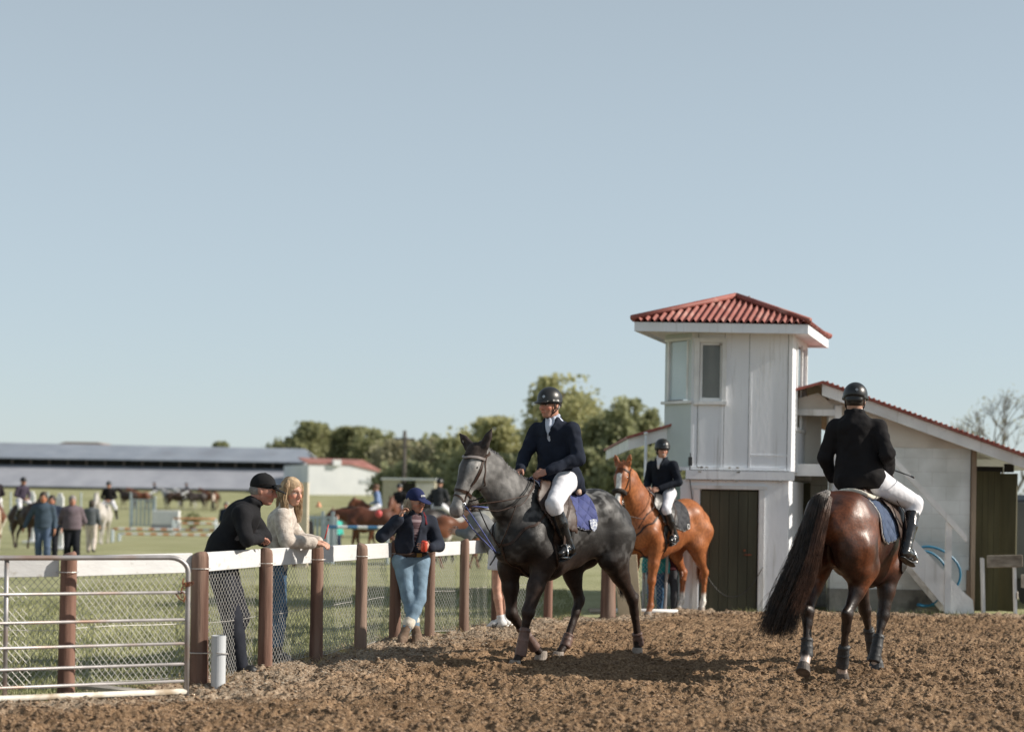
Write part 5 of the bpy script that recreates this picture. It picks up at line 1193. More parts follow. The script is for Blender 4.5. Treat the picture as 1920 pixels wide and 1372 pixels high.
def human(root, J, o):
    """J joints; o: options. Body is one mesh, clothes are shells over it."""
    h = o.get('h', .009); g_ = o.get('girth', 1.0); sd = SIDE(J); B = Sdf(h); sc = o.get('hs', 1.0); v = A3
    B.ch([J['pel'], J['waist'], J['chest']], [.095*g_, .088*g_, .100*g_], .05, sd, 1.3)
    p, F = head_sdf(B, J, sc)
    for s_ in 'LR':
        B.ch([J['sh'+s_], J['el'+s_], J['wr'+s_]], [.046, .038, .026], .02); B.ch([J['chest'], J['sh'+s_]], [.08, .05], .04)
        B.ch([J['hip'+s_], J['kn'+s_]], [.078*g_, .052*g_], .03); kn, an = v(J['kn'+s_]), v(J['an'+s_]); bk = nrm(np.cross(nrm(an-kn), sd)); bk = -bk if bk@v(F[0]) > 0 and 0 else bk
        B.ch([kn, kn+(an-kn)*.3, an], [.050*g_, .052*g_, .034], .02); to = v(J['to'+s_]); B.ch([an+(0, 0, -.02), to], [.034, .024], .02, (0, 0, 1), .7)
        H = J.get('hand'+s_)
        if H: hand(B, J['wr'+s_], *H)
        else:
            d = nrm(v(J['wr'+s_])-v(J['el'+s_])); hand(B, J['wr'+s_], d, np.cross(d, (0, 0, 1))+np.array([0.01, 0, 0]) if abs(d[2]) < .8 else -sd*(1 if s_ == 'L' else -1), np.cross(sd, (0, 0, 1))*-1+.001, .45)
    B.build('body', M['skin'], root, col=skin_col(J, p, F, o.get('tone', (.46, .27, .19)), o.get('browc'), sc, o.get('stub', 0), o.get('smile', False)))
    # ---- lower body
    lw = o['lower']; S = Sdf(h); r0, r1, r2 = lw.get('r', (.098, .066, .052)); end = lw.get('end', .97)
    S.ch([J['hipL'], J['hipR']], .105*g_, .04); S.rc(J['pel'], v(J['pel'])+(v(J['waist'])-v(J['pel']))*lw.get('rise', .45), .100*g_, .092*g_, .03, sd, 1.3)
    for s_ in 'LR':
        hp, kn, an = v(J['hip'+s_]), v(J['kn'+s_]), v(J['an'+s_])
        if end <= .5: S.rc(hp, hp+(kn-hp)*end*2, r0*g_, r1*g_*1.25, .04); q = hp+(kn-hp)*end*2; S.cut(q, nrm(kn-hp)) if not o.get('nocut') else None
        else: S.rc(hp, kn, r0*g_, r1*g_, .04); q = kn+(an-kn)*(end*2-1); S.ch([kn, kn+(q-kn)*.35, q], [r1*g_, r1*g_*1.0, r2*g_], .02)
    S.build(lw['name'], lw['mat'], root, disp=lw.get('disp', (.004, 12, 2)))
    # ---- shoes or boots
    fo = o.get('foot')
    if fo:
        S = None
        for s_ in 'LR':
            kn, an, to = v(J['kn'+s_]), v(J['an'+s_]), v(J['to'+s_]); S = Sdf(h); fd = nrm(to-an); hz = v((fd[0], fd[1], fd[2]*.5))
            hgt = fo.get('h', .12); L_ = np.linalg.norm(kn-an); top = an+(kn-an)*min(hgt/L_, .93)
            sole = nrm(np.cross(fd, np.cross((0, 0, 1), fd)))
            heel = an+v((0, 0, -.055))-fd*.035; ball = to-fd*.01
            if hgt > .2: S.ch([top, an+(top-an)*.62, an+(top-an)*.15, an], [.062, .064, .045, .044], .02, None)
            else: S.ch([top, an], [fo.get('r', .05), .046], .02)
            S.ch([an+v((0, 0, -.02)), an+(to-an)*.6+v((0, 0, .008)), to], [.045, .038, .030], .03, nrm(np.cross(fd, (0, 0, 1))), 1.08)
            S.rc(heel+v((0, 0, .03)), an, .036, .04, .02); S.cut(top, nrm(kn-an)) if hgt > .2 else None
            S.cut(an+v((0, 0, -.068)) if abs(fd[2]) < .35 else an-sole*.066, -sole)
            b_ = S.build(fo.get('name', 'boot'), fo['mat'], root, disp=fo.get('disp'))
            if fo.get('sole'):
                s2 = Sdf(h*.8); z = an-sole*.068
                s2.ch([z-fd*.04, z+fd*(np.linalg.norm(to-an)*.55), z+fd*(np.linalg.norm(to-an)+.005)], [.036, .036, .034], .02, sole, .35); s2.build('sole', fo['sole'], b_)
    # ---- top
    tp = o['top']; S = Sdf(h); a = tp.get('add', 0); cw = tp.get('cw', 1.28)
    hem = v(tp['hem']) if 'hem' in tp else v(J['pel'])
    S.ch([hem, J['waist'], J['chest']], [(.128+a+tp.get('flare', 0))*g_, (.112+a)*g_, (.122+a)*g_], .06, sd, cw)
    S.rc(J['chest'], J['neck'], (.10+a)*g_, .060, .05, sd, 1.15); S.rc(v(J['shL'])-(0, 0, .012), v(J['shR'])-(0, 0, .012), .054+a, .054+a, .05); S.ch([v(J['shL'])*.55+v(J['shR'])*.45+(0, 0, .02), J['neck']], .05, .05)
    rs = tp.get('sl', (.060, .052, .040))
    for s_ in 'LR':
        sh, el, wr = v(J['sh'+s_]), v(J['el'+s_]), v(J['wr'+s_]); q = el+(wr-el)*tp.get('cuff', .93)
        S.rc(sh, el, rs[0]+a*.5, rs[1]+a*.5, .035)
        S.rc(el, q, rs[1]+a*.5, rs[2]+a*.3, .02)
    ddir = nrm(hem-v(J['waist'])); S.cut(hem+ddir*tp.get('hemdrop', .03), ddir)
    fr = nrm(np.cross(sd, (0, 0, 1))); fr = A3(fr); nk = v(J['neck']); up = nrm(nk-v(J['waist']))
    if tp.get('vneck'):
        d_ = tp['vneck']; c0 = nk+fr*.075-up*.005; c1 = nk+fr*(.125+a)-up*d_
        S.rc(c0, c1, .060, .008, .01, None, 1, op=-1)
        for sg in (1, -1): S.ch([nk-fr*.04+sd*sg*.055+up*.025, nk+fr*.05+sd*sg*.062+up*.0, nk+fr*.115+sd*sg*.045-up*d_*.5, c1+sd*sg*.008-fr*.012], [.018, .017, .014, .008], .01)
    if tp.get('open'): S.ch([c1, hem+fr*.13+ddir*.0, hem+fr*.15+ddir*.12], [.02, .085, .10], .01, op=-1)
    if tp.get('collar'):
        for sg in (1, -1): S.ch([nk-fr*.055+up*.035, nk+sd*sg*.065+up*.03-fr*.01, nk+fr*.055+sd*sg*.045+up*.01], tp['collar'], .012)
    if tp.get('tails'):
        for q in tp['tails']: S.ch(q[0], q[1], .03, q[2], q[3])
    S.build(tp['name'], tp['mat'], root, disp=tp.get('disp', (.006, 9, 3)))
    if 'shirt' in o:
        S = Sdf(h*.8); S.ch([J['waist'], J['chest']], [.100*g_+a, .114*g_+a], .05, sd, 1.2); S.rc(J['chest'], J['neck'], .088*g_, .062, .05, sd, 1.1)
        for sg in (1, -1): S.ch([nk-fr*.05+up*.045, nk+sd*sg*.058+up*.045, nk+fr*.05+sd*sg*.032+up*.015, nk+fr*.075+sd*sg*.045-up*.03], [.014, .016, .018, .008], .008)
        if o.get('tie', False): S.ch([nk+fr*.075+up*.0, nk+fr*.10-up*.06, nk+fr*.122-up*.13], [.020, .024, .016], .01)
        S.build('shirt', o['shirt'], root)
    return p, F
def helmet(root, p, F, m=None, logo=None, peak=.055, strapm=None, tilt=0):
    f, l, u = F; S = Sdf(.007)
    S.ell(p(-.006, .030), (.132, .108, .118), Rm=F, k=.02); S.cut(p(0, -.002), -(u+f*.10))
    S.ch([p(-.09, .008, 0), p(-.06, .0, .075), p(0, .004, .096), p(.06, .012, .080), p(.09, .018, 0)], .016, .012); S.ch([p(-.09, .008, 0), p(-.06, .0, -.075), p(0, .004, -.096), p(.06, .012, -.080), p(.09, .018, 0)], .016, .012)
    S.ell(p(.118, .014), (peak, .075, .010), Rm=(nrm(f-u*.15), l, nrm(u+f*.15)), k=.014)
    S.ell(p(-.075, -.02), (.045, .075, .045), Rm=F, k=.02)
    o = S.build('helmet', m or M['helmet'], root)
    mb = MB()
    for sg in (1, -1): mb.tube([p(.03, .005, sg*.090), p(.028, -.05, sg*.078), p(.035, -.105, sg*.050), p(.040, -.138, 0)], .006, 5); mb.tube([p(-.05, -.01, sg*.085), p(-.0, -.07, sg*.079), p(.030, -.10, sg*.055)], .005, 5)
    mb.build('chin_strap', M['tackblack'], o, smooth=True)
    if logo:
        q = S.snap(np.array([logo(p)]), .002)[0]; n_ = S.grad(np.array([q]))[0]; a = np.cross(n_, u); a /= np.linalg.norm(a); b = np.cross(a, n_); mb = MB(); r = .014
        for (x, y) in ((0, .6), (.6, 0), (0, -.6), (-.6, 0)):
            c = q+a*x*r+b*y*r; mb.add([c+a*r*.45, c+b*r*.45, c-a*r*.45, c-b*r*.45], [(0, 1, 2, 3)])
        k = mb.build('badge', M['steel'], o)
        md = k.modifiers.new('t', 'SOLIDIFY'); md.thickness = .003; md.offset = 0
    return o
def cap(root, p, F, m, peakm=None, letters=None, tilt=0):
    f, l, u = F; S = Sdf(.007); S.ell(p(-.008, .028), (.110, .088, .106), Rm=F, k=.02); S.cut(p(0, .004), -(u-f*.05))
    S.ell(p(.128, .012), (.078, .070, .010), Rm=(nrm(f-u*.30), l, nrm(u+f*.30)), k=.012); S.ell(p(-.008, .134), (.01, .01, .005), Rm=F, k=.003)
    o = S.build('cap', m, root)
    if letters:
        mb = MB()
        rows, m2 = letters; px = .0042
        for r_, row in enumerate(rows):
            for c_, ch in enumerate(row):
                if ch == '#':
                    q = p(.1, .075-r_*px, (len(row)/2-c_)*px); q = S.snap(np.array([q]), .002)[0]; mb.box(q, (px, px, px))
        mb.build('lettering', m2, o)
    return o
def hair_shell(root, p, F, m, long_=None, name='hair', cutf=.055, low=-.06):
    f, l, u = F; S = Sdf(.008); S.ell(p(-.018, .018), (.108, .090, .110), Rm=F, k=.02); S.ell(p(-.06, -.05), (.055, .075, .065), Rm=F, k=.03)
    S.ell(p(.115, -.045), (.085, .070, .085), Rm=F, k=.02, op=-1)
    S.cut(p(0, low-.03), -u); return S.build(name, m, root, disp=(.004, 40, 3))
RIDE = lambda: dict(hipL=(.06, .11, 1.69), hipR=(.06, -.11, 1.69), knL=(.46, .31, 1.47), knR=(.46, -.31, 1.47), anL=(.27, .345, 1.08), anR=(.27, -.345, 1.08), toL=(.42, .37, 1.035), toR=(.42, -.37, 1.035))
def stirrup(J, sgn, horse, m, x=.20):
    s_ = 'L' if sgn > 0 else 'R'; an = Vector(J['an'+s_]); to = Vector(J['to'+s_]); c = an.lerp(to, .72)+Vector((0, 0, -.05)); ax = (to-an).normalized(); sdv = Vector((0, 1, 0))
    mb = MB(); mb.tube([c-sdv*.055, c-sdv*.058+Vector((0, 0, .04)), c-sdv*.03+Vector((-.01, 0, .105)), c+Vector((-.012, 0, .12)), c+sdv*.03+Vector((-.01, 0, .105)), c+sdv*.058+Vector((0, 0, .04)), c+sdv*.055], .0065, 6); mb.box(c, (.035, .115, .014))
    o = mb.build('stirrup', M['steel'], horse, smooth=True)
    mb = MB(); N_ = [Vector((.2, sgn, 0)).normalized()]*5; ribbon_tube(mb, [c+Vector((-.012, 0, .12)), (c.x-.03, sgn*.365, 1.32), (c.x-.08, sgn*.36, 1.45), (x, sgn*.27, 1.56), (x, sgn*.15, 1.66)], .024, .005, N_); mb.build('stirrup_leather', M['tack'], o)
# ---- rider on the grey
r1 = thing('person', 'man in dark navy show jacket and black helmet riding the dappled grey horse', 'person', *GO, group=None)
J = RIDE(); J.update(pel=(.07, 0, 1.73), waist=(.07, 0, 1.93), chest=(.10, .0, 2.13), neck=(.115, -.005, 2.245), head=(.165, -.01, 2.405), fwd=(.99, .02, -.10), up=(.08, 0, 1),
    shR=(.16, -.165, 2.155), shL=(.065, .18, 2.155), elL=(.065, .265, 1.895), elR=(.25, -.235, 1.90), wrL=(.36, .13, 1.765), wrR=(.44, -.13, 1.775),
    handL=((.75, -.60, -.30), (-.3, -.6, -.7), (.55, .2, .8), .75), handR=((.80, .35, -.50), (-.4, .5, -.8), (.5, -.1, .8), .75))
p, F = human(r1, J, dict(h=.008, tone=(.52, .27, .19), stub=.35, browc=(.08, .06, .05), hs=1.02, girth=1.06,
    lower=dict(name='breeches', mat=M['breech'], r=(.105, .070, .058), end=.60, disp=(.003, 14, 2)), foot=dict(name='riding_boot', mat=M['bootleather'], h=.40, sole=M['tackblack'], disp=(.003, 16, 3)),
    top=dict(name='show_jacket', mat=M['jacketnavy'], hem=(.045, 0, 1.70), vneck=.20, flare=.032, add=.008, sl=(.066, .056, .043), disp=(.012, 10, 3), tails=[([(-.04, .10, 1.74), (-.12, .14, 1.60)], [.09, .05], (0, 1, 0), 1.3), ([(-.04, -.10, 1.74), (-.12, -.14, 1.60)], [.09, .05], (0, 1, 0), 1.3)], hemdrop=.13),
    shirt=M['shirt'], tie=True))
helmet(r1, p, F, logo=lambda p: p(.11, .06, .03)); stirrup(J, 1, gh, M['steel']); stirrup(J, -1, gh, M['steel'])
S = Sdf(.007); f, l, u = F; S.ell(p(-.03, -.03), (.085, .078, .055), Rm=F, k=.02); S.ell(p(.09, -.04), (.075, .1, .09), Rm=F, k=.01, op=-1); S.build('hair', M['hairgrey'], r1)
# jacket buttons
mb = MB()
for k in range(3): mb.lathe((0, 0, 0), [(.0, 0), (.008, .0), (.008, .004), (0, .005)], 8)
s_ = Sdf(.01)
# ---- rider on the chestnut
r2 = thing('person', 'smiling rider in black jacket and helmet sitting on the chestnut horse by the tower', 'person', *CO); r2.scale = (.96,)*3
J = RIDE(); J.update(knL=(.40, .30, 1.46), knR=(.40, -.30, 1.46), anL=(.22, .335, 1.10), anR=(.22, -.335, 1.10), toL=(.37, .36, 1.05), toR=(.37, -.36, 1.05),
    pel=(.06, 0, 1.72), waist=(.07, .0, 1.89), chest=(.10, .01, 2.06), neck=(.11, .01, 2.165), head=(.13, .03, 2.31), fwd=(.68, .72, -.04), up=(0, 0, 1), shR=(.11, -.165, 2.085), shL=(.06, .175, 2.085),
    elL=(.04, .25, 1.85), elR=(.09, -.24, 1.85), wrL=(.30, .10, 1.755), wrR=(.32, -.08, 1.755), handL=((.8, -.4, -.3), (-.3, -.6, -.7), (.5, .2, .8), .8), handR=((.8, .4, -.3), (-.3, .6, -.7), (.5, -.2, .8), .8))
p, F = human(r2, J, dict(h=.010, tone=(.48, .28, .20), smile=True, girth=.9, hs=.95, lower=dict(name='breeches', mat=M['breech'], r=(.098, .066, .054), end=.60, disp=(.003, 14, 2)), foot=dict(name='riding_boot', mat=M['bootleather'], h=.37, sole=M['tackblack']),
    top=dict(name='show_jacket', mat=M['jacketdark'], hem=(.05, 0, 1.70), vneck=.15, flare=.02, add=.004, hemdrop=.06), shirt=M['shirtwhite']))
helmet(r2, p, F, logo=lambda p: p(.11, .06, 0)); hair_shell(r2, p, F, M['hairdark'], low=-.04); stirrup(J, 1, chh, M['steel']); stirrup(J, -1, chh, M['steel'])
# ---- rider on the bay, seen from behind
r3 = thing('person', 'rider in black tailcoat and helmet seen from behind on the dark bay horse', 'person', *BO)
J = RIDE(); J.update(pel=(.06, .01, 1.75), waist=(.03, .03, 1.96), chest=(.03, .055, 2.18), neck=(.045, .065, 2.305), head=(.075, .075, 2.455), fwd=(.96, .22, -.12), up=(.1, 0, 1), shL=(.015, .235, 2.195), shR=(.075, -.13, 2.205),
    elL=(-.01, .315, 1.93), elR=(-.01, -.25, 1.955), wrL=(.16, .30, 1.74), wrR=(.30, -.17, 1.815), handL=((.8, -.5, -.3), (-.3, -.6, -.7), (.5, .2, .8), .8), handR=((.9, .2, .0), (-.1, .7, -.7), (.2, -.2, .9), 1.0),
    hipL=(.06, .12, 1.72), hipR=(.06, -.12, 1.72), knR=(.42, -.37, 1.53), knL=(.42, .34, 1.50), anR=(.13, -.385, 1.10), toR=(.27, -.41, 1.045), anL=(.15, .37, 1.08), toL=(.29, .39, 1.03))
p, F = human(r3, J, dict(h=.008, tone=(.42, .24, .17), hs=1.04, girth=1.06, lower=dict(name='breeches', mat=M['breech'], r=(.112, .074, .060), end=.60, disp=(.003, 14, 2)), foot=dict(name='riding_boot', mat=M['bootleather'], h=.43, sole=M['tackblack'], disp=(.003, 16, 3)),
    top=dict(name='show_jacket', mat=M['jacketblack'], hem=(.01, .01, 1.75), vneck=.18, flare=.035, add=.010, sl=(.068, .058, .045), disp=(.012, 9, 3), hemdrop=.11, collar=[.014, .015, .012]), shirt=M['shirtwhite']))
helmet(r3, p, F, logo=lambda p: p(-.12, .055, -.02)); S = Sdf(.007); S.ell(p(-.035, -.035), (.080, .076, .055), Rm=F, k=.02); S.build('hair', M['hairdark'], r3); stirrup(J, -1, bh, M['steel']); stirrup(J, 1, bh, M['steel'])
mb = MB(); a_ = Vector(J['wrR'])+Vector((.09, 0, 0)); mb.tube([a_+Vector((.12, .06, .03)), a_+Vector((-.0, -.06, 0)), a_+Vector((-.26, -.26, -.05))], [.009, .007, .004], 6); mb.tube([a_+Vector((-.25, -.25, -.048)), a_+Vector((-.29, -.285, -.058))], .009, 6)
wp = mb.build('riding_whip', M['tackblack'], None, smooth=True); wp.location = BO[0]; wp.rotation_euler = (0, 0, BO[1]); tag(wp, 'short black riding whip held in the right hand of the bay horse rider', 'whip')
# ---- man leaning on the rail
WX = lambda n, c, **k: cloth(n, c, **k)
pm = thing('person', 'man in black cap and black jacket leaning on the white fence rail', 'person', (-2.40, 12.5, -.02), R(4))
J = dict(pel=(-.02, 0, .95), waist=(.02, 0, 1.12), chest=(.15, 0, 1.345), neck=(.225, -.005, 1.455), head=(.315, -.01, 1.585), fwd=(.97, -.12, -.16), up=(.2, 0, 1), shR=(.16, -.19, 1.375), shL=(.17, .18, 1.375),
    elR=(.215, -.27, 1.165), elL=(.30, .26, 1.165), wrR=(.29, -.03, 1.17), wrL=(.23, .04, 1.19), hipL=(-.02, .10, .93), hipR=(-.02, -.10, .93), knL=(.12, .12, .50), knR=(.08, -.10, .50), anL=(-.02, .13, .10), anR=(.16, -.10, .10), toL=(.13, .15, .045), toR=(.31, -.12, .045),
    handR=((.3, .9, -.1), (.1, .1, -1), (1, -.2, .1), .5), handL=((-.3, -.9, -.1), (0, 0, -1), (1, -.2, .2), .5))
p, F = human(pm, J, dict(h=.010, tone=(.46, .23, .17), stub=.2, hs=1.0, girth=1.08, lower=dict(name='trousers', mat=WX('dark_trousers', (.018, .020, .028)), r=(.105, .078, .060), end=.98), foot=dict(name='shoe', mat=M['tackblack'], h=.08),
    top=dict(name='zip_jacket', mat=WX('black_softshell', (.012, .012, .014)), hem=(-.03, 0, .99), add=.012, sl=(.068, .058, .046), collar=[.026, .026, .024], hemdrop=.05, disp=(.010, 8, 3))))
cp = cap(pm, p, F, WX('black_cap_cloth', (.012, .012, .013))); S = Sdf(.007); S.ell(p(-.035, -.02), (.082, .079, .062), Rm=F, k=.02); S.ell(p(.10, -.04), (.095, .1, .09), Rm=F, k=.01, op=-1); S.build('hair', M['hairgrey'], pm)
mb = MB(); 
for sg in (1, -1): mb.lathe(p(.113, .045, sg*.036), [(.0, -.012), (.026, -.012), (.026, .010), (0, .012)], 10); mb.tube([p(.105, .047, sg*.055), p(.04, .04, sg*.098), p(-.02, .03, sg*.096)], .004, 5)
mb.tube([p(.12, .048, .015), p(.12, .048, -.015)], .004, 5); gl = mb.build('sunglasses', mat('dark_glasses', (.01, .01, .012), (.02, .02, .025), .08, 5), cp)
# ---- blonde woman
pw = thing('person', 'blonde woman in cream knitted sweater and jeans resting her arms on the rail', 'person', (-2.10, 13.45, -.02), R(-4))
J = dict(pel=(-.03, 0, .92), waist=(-.0, 0, 1.09), chest=(.03, -.0, 1.31), neck=(.07, -.0, 1.425), head=(.12, -.01, 1.575), fwd=(.82, -.56, -.12), up=(.08, -.05, 1), shR=(.07, -.165, 1.345), shL=(.03, .165, 1.345),
    elR=(.13, -.22, 1.13), elL=(.16, .18, 1.13), wrR=(.34, -.10, 1.115), wrL=(.36, .03, 1.12), hipL=(-.03, .09, .90), hipR=(-.03, -.09, .90), knL=(.0, .10, .49), knR=(.05, -.09, .49), anL=(-.05, .10, .09), anR=(.02, -.09, .09), toL=(.10, .12, .04), toR=(.17, -.11, .04),
    handR=((.95, .2, -.15), (.1, .3, -1), (.2, 1, .2), .35), handL=((.9, -.5, -.1), (.1, -.3, -1), (.2, -1, .2), .45))
p, F = human(pw, J, dict(h=.009, tone=(.56, .32, .23), girth=.9, hs=.97, smile=True, lower=dict(name='jeans', mat=WX('blue_denim', (.05, .095, .16), var=1.9), r=(.102, .068, .046), end=.97), foot=dict(name='shoe', mat=M['tackblack'], h=.08),
    top=dict(name='sweater', mat=mat('cream_knit', (.42, .36, .31), (.62, .56, .50), .95, 26, .5, 70, sheen=.3), hem=(-.03, 0, .93), add=.012, sl=(.072, .062, .050), hemdrop=.07, disp=(.010, 7, 3), collar=[.018, .018, .018])))
hair_shell(pw, p, F, M['hairblonde'], low=-.10)
f, l, u = F
for sg, n_ in ((1, 500), (-1, 600)):
    strands('hair_strand', [p(-.02, .10, sg*.03), p(.02, .05, sg*.088), p(.0, -.06, sg*.095), p(.02, -.17, sg*.088), p(.05, -.28, sg*.075)], [.02, .028, .034, .034, .02], n_, M['hairblonde'], pw, .0034, 31+sg, wav=.012, seg=10)
strands('hair_strand', [p(-.05, .08, 0), p(-.10, .0, 0), p(-.115, -.10, 0), p(-.11, -.22, 0)], [.05, .06, .06, .04], 600, M['hairblonde'], pw, .0034, 41, wav=.012)
mb = MB(); mb.tube([(0, 0, 0), (.03, .01, .13)], .006, 6); pn_ = mb.build('red_pen', mat('red_plastic', (.5, .04, .03), (.55, .05, .04), .4), None, smooth=True); pn_.location = (-1.67, 13.36, 1.13); tag(pn_, 'small red stick held by the blonde woman over the post', 'pen')
# ---- woman with navy cap and can
pc = thing('person', 'woman in navy cap and light jeans standing before the fence with a red can', 'person', (-1.02, 15.42, .0), R(-70))
J = dict(pel=(-.05, 0, .875), waist=(-.05, .0, 1.04), chest=(-.02, .01, 1.235), neck=(.0, .015, 1.345), head=(.03, .02, 1.485), fwd=(.82, .52, -.14), up=(.1, .02, 1), shR=(-.02, -.165, 1.265), shL=(-.03, .19, 1.26),
    elR=(.03, -.34, 1.115), elL=(.0, .285, 1.02), wrR=(.11, -.17, 1.30), wrL=(.19, .13, 1.00), hipL=(-.05, .095, .86), hipR=(-.05, -.095, .86), knL=(.08, .06, .47), knR=(.05, -.05, .48), anL=(.22, -.15, .10), anR=(.14, .02, .11), toL=(.33, -.20, .04), toR=(.26, -.02, .04),
    handR=((.0, .35, .95), (.4, .8, 0), (.9, -.3, 0), .8), handL=((.3, -.9, .15), (-.9, -.2, 0), (0, .1, 1), .55))
p, F = human(pc, J, dict(h=.009, tone=(.50, .27, .19), girth=.95, hs=.94, lower=dict(name='jeans', mat=WX('light_blue_denim', (.15, .22, .29), var=1.5), r=(.108, .072, .048), end=.93), foot=dict(name='boot', mat=mat('worn_brown_suede', (.10, .06, .04), (.24, .17, .12), .9, 12, .3, 40), h=.19, r=.052, sole=M['tackblack']),
    top=dict(name='softshell_jacket', mat=WX('dark_navy_softshell', (.018, .022, .034)), hem=(-.06, 0, .85), add=.016, sl=(.062, .056, .046), hemdrop=.06, vneck=.36, open=True, collar=[.022, .024, .024], disp=(.009, 8, 3)), shirt=mat('striped_polo', (.10, .05, .06), (.30, .22, .24), .8, 60, lo=.48, hi=.52, stretch=(.05, .05, 1))))
rows = ['#### # # #### # #', '#    # # #  # # #', '#### ### #### ###', '   # # # #  # # #', '#### # # #  # # #']
cap(pc, p, F, WX('navy_cap_cloth', (.018, .024, .075)), letters=(rows, mat('white_embroidery', (.7, .7, .7), (.8, .8, .8), .8)))
f, l, u = F
for sg in (1, -1): strands('hair_strand', [p(-.03, .02, sg*.07), p(-.03, -.05, sg*.09), p(-.02, -.13, sg*.08)], [.02, .035, .03], 420, M['hairpale'], pc, .0032, 51+sg, wav=.02, seg=8)
strands('hair_strand', [p(-.07, .0, 0), p(-.10, -.07, 0), p(-.08, -.15, 0)], [.05, .06, .04], 420, M['hairpale'], pc, .0032, 55, wav=.02, seg=8)
mb = MB(); mb.box((.115, .04, .925), (.02, .05, .04)); mb.build('belt_buckle', mat('brass', (.45, .30, .10), (.55, .4, .15), .3, metal=.8), pc)
S = Sdf(.009); S.ch([(.055*math.cos(a)*1.9-.05, .16*math.sin(a), .925) for a in np.linspace(0, 6.283, 20)], .024, .01); S.build('belt', M['tack'], pc)
for s_ in 'LR':
    S = Sdf(.009); a_, k_ = A3(J['an'+s_]), A3(J['kn'+s_]); d_ = nrm(k_-a_); S.rc(a_+d_*.15, a_+d_*.20, .064, .060, .02); S.cut(a_+d_*.215, d_); S.build('boot_cuff', M['fleece'], pc)
can = MB(); can.lathe((0, 0, 0), [(.026, -.055), (.032, -.048), (.032, .046), (.026, .056), (.024, .054)], 18); cn = can.build('drink_can', mat('red_can_paint', (.55, .05, .03), (.68, .10, .06), .3, 8, metal=.2), None, smooth=True)
cn.location = Vector(pc.location)+Matrix.Rotation(R(-70), 3, 'Z') @ Vector((.235, .055, 1.02)); cn.rotation_euler = (.1, .05, 0); tag(cn, 'red drink can held in front of the navy capped woman', 'can')
S = Sdf(.010); S.ell((-.19, .03, 1.10), (.08, .15, .20), k=.03); 
S.ch([(-.14, .13, 1.26), (-.03, .12, 1.36), (.045, .115, 1.32), (.085, .12, 1.24)], .008, .008, (0, 1, 0), 1.8)
bp_ = S.build('backpack', WX('dark_red_backpack_cloth', (.12, .015, .02)), None); bp_.location = pc.location; bp_.rotation_euler = pc.rotation_euler; tag(bp_, 'dark red backpack worn by the woman in the navy cap', 'backpack')
# ---- person in white shorts
ps = thing('person', 'bare legged person in white shorts and trainers behind the grey horse neck', 'person', (-.17, 17.3, 0), R(172))
J = dict(pel=(-.02, 0, .92), waist=(.03, 0, 1.05), chest=(.20, 0, 1.22), neck=(.28, 0, 1.30), head=(.34, -.02, 1.42), fwd=(.9, .3, -.1), up=(.3, 0, 1), shR=(.2, -.17, 1.24), shL=(.2, .17, 1.24), elR=(.30, -.22, 1.10), elL=(.30, .2, 1.10), wrR=(.45, -.08, 1.12), wrL=(.45, .05, 1.12),
    hipL=(-.03, .09, .89), hipR=(-.03, -.09, .89), knL=(-.02, .09, .49), knR=(-.06, -.09, .49), anL=(-.08, .09, .10), anR=(-.10, -.10, .10), toL=(.06, .11, .045), toR=(.05, -.12, .045))
p, F = human(ps, J, dict(h=.010, tone=(.60, .35, .26), girth=.95, hs=.95, lower=dict(name='shorts', mat=WX('white_shorts', (.60, .62, .68), var=1.15), r=(.112, .10, .06), end=.24, nocut=False), foot=dict(name='trainer', mat=mat('white_trainer', (.62, .62, .62), (.75, .75, .75), .6), h=.06, r=.045, sole=M['whitepiping']),
    top=dict(name='grey_top', mat=WX('grey_jersey', (.14, .145, .15)), hem=(-.02, 0, .93), add=.012, hemdrop=.02)))
hair_shell(ps, p, F, M['hairdark'], low=-.08)
for o_ in list(ps.children):
    if o_.name.startswith('trainer') and o_.type == 'MESH':
        pass
for s_, sg in (('L', 1), ('R', -1)):
    an, to = Vector(J['an'+s_]), Vector(J['to'+s_]); mb = MB()
    for k in range(3): 
        c = an.lerp(to, .35+.17*k); 
        for q in (1, -1): mb.bar((c.x+.01, c.y+q*.047, c.z-.035), (c.x-.015, c.y+q*.044, c.z+.015), .012, .004, up=(1, 0, 0))
    mb.build('shoe_stripe', M['tackblack'], ps)
# ------------------------------------------------------------------ far side of the field: buildings, trees, jumps, horses, people
def gx(u, Y): return (u-960)/2800*Y
def ob_at(o, x, y, rz=0, z=None): o.location = (x, y, (zf(y)-.03) if z is None else z); o.rotation_euler = (0, 0, rz); return o
M['farroof'] = mat('grey_iron_roof', (.23, .26, .31), (.29, .32, .37), .6, .6, c3=(.21, .23, .27), s3=.3); M['farwall'] = mat('pale_lilac_iron', (.29, .30, .34), (.36, .37, .41), .75, .5)  # barn colours kept pale, painting in the haze of distance
M['farwhite'] = mat('bright_white_wall', (.66, .68, .70), (.76, .77, .78), .8, .5)
BX0, BX1, BY = -62, -18.6, 140
ba = thing('long_barn', 'long low barn with grey roof and pale lower roof across the far field', 'barn', (-48.6, 170, 2.35)); ba.scale = (1.214,)*3
zz = lambda z: z-2.25
mb = MB(); mb.prism([(BX0+40, -4.2, zz(2.1)), (BX1+46, -4.2, zz(2.1)), (BX1+44, 0, zz(4.05)), (BX0+40, 0, zz(4.05))], (0, 0, .1)); mb.build('lower_roof', M['farwall'], ba)
mb = MB(); mb.box(((BX0+BX1)/2+40, .6, zz(3.6)), (BX1-BX0-2, .2, 3)); mb.build('dark_gap', M['dark'], ba)
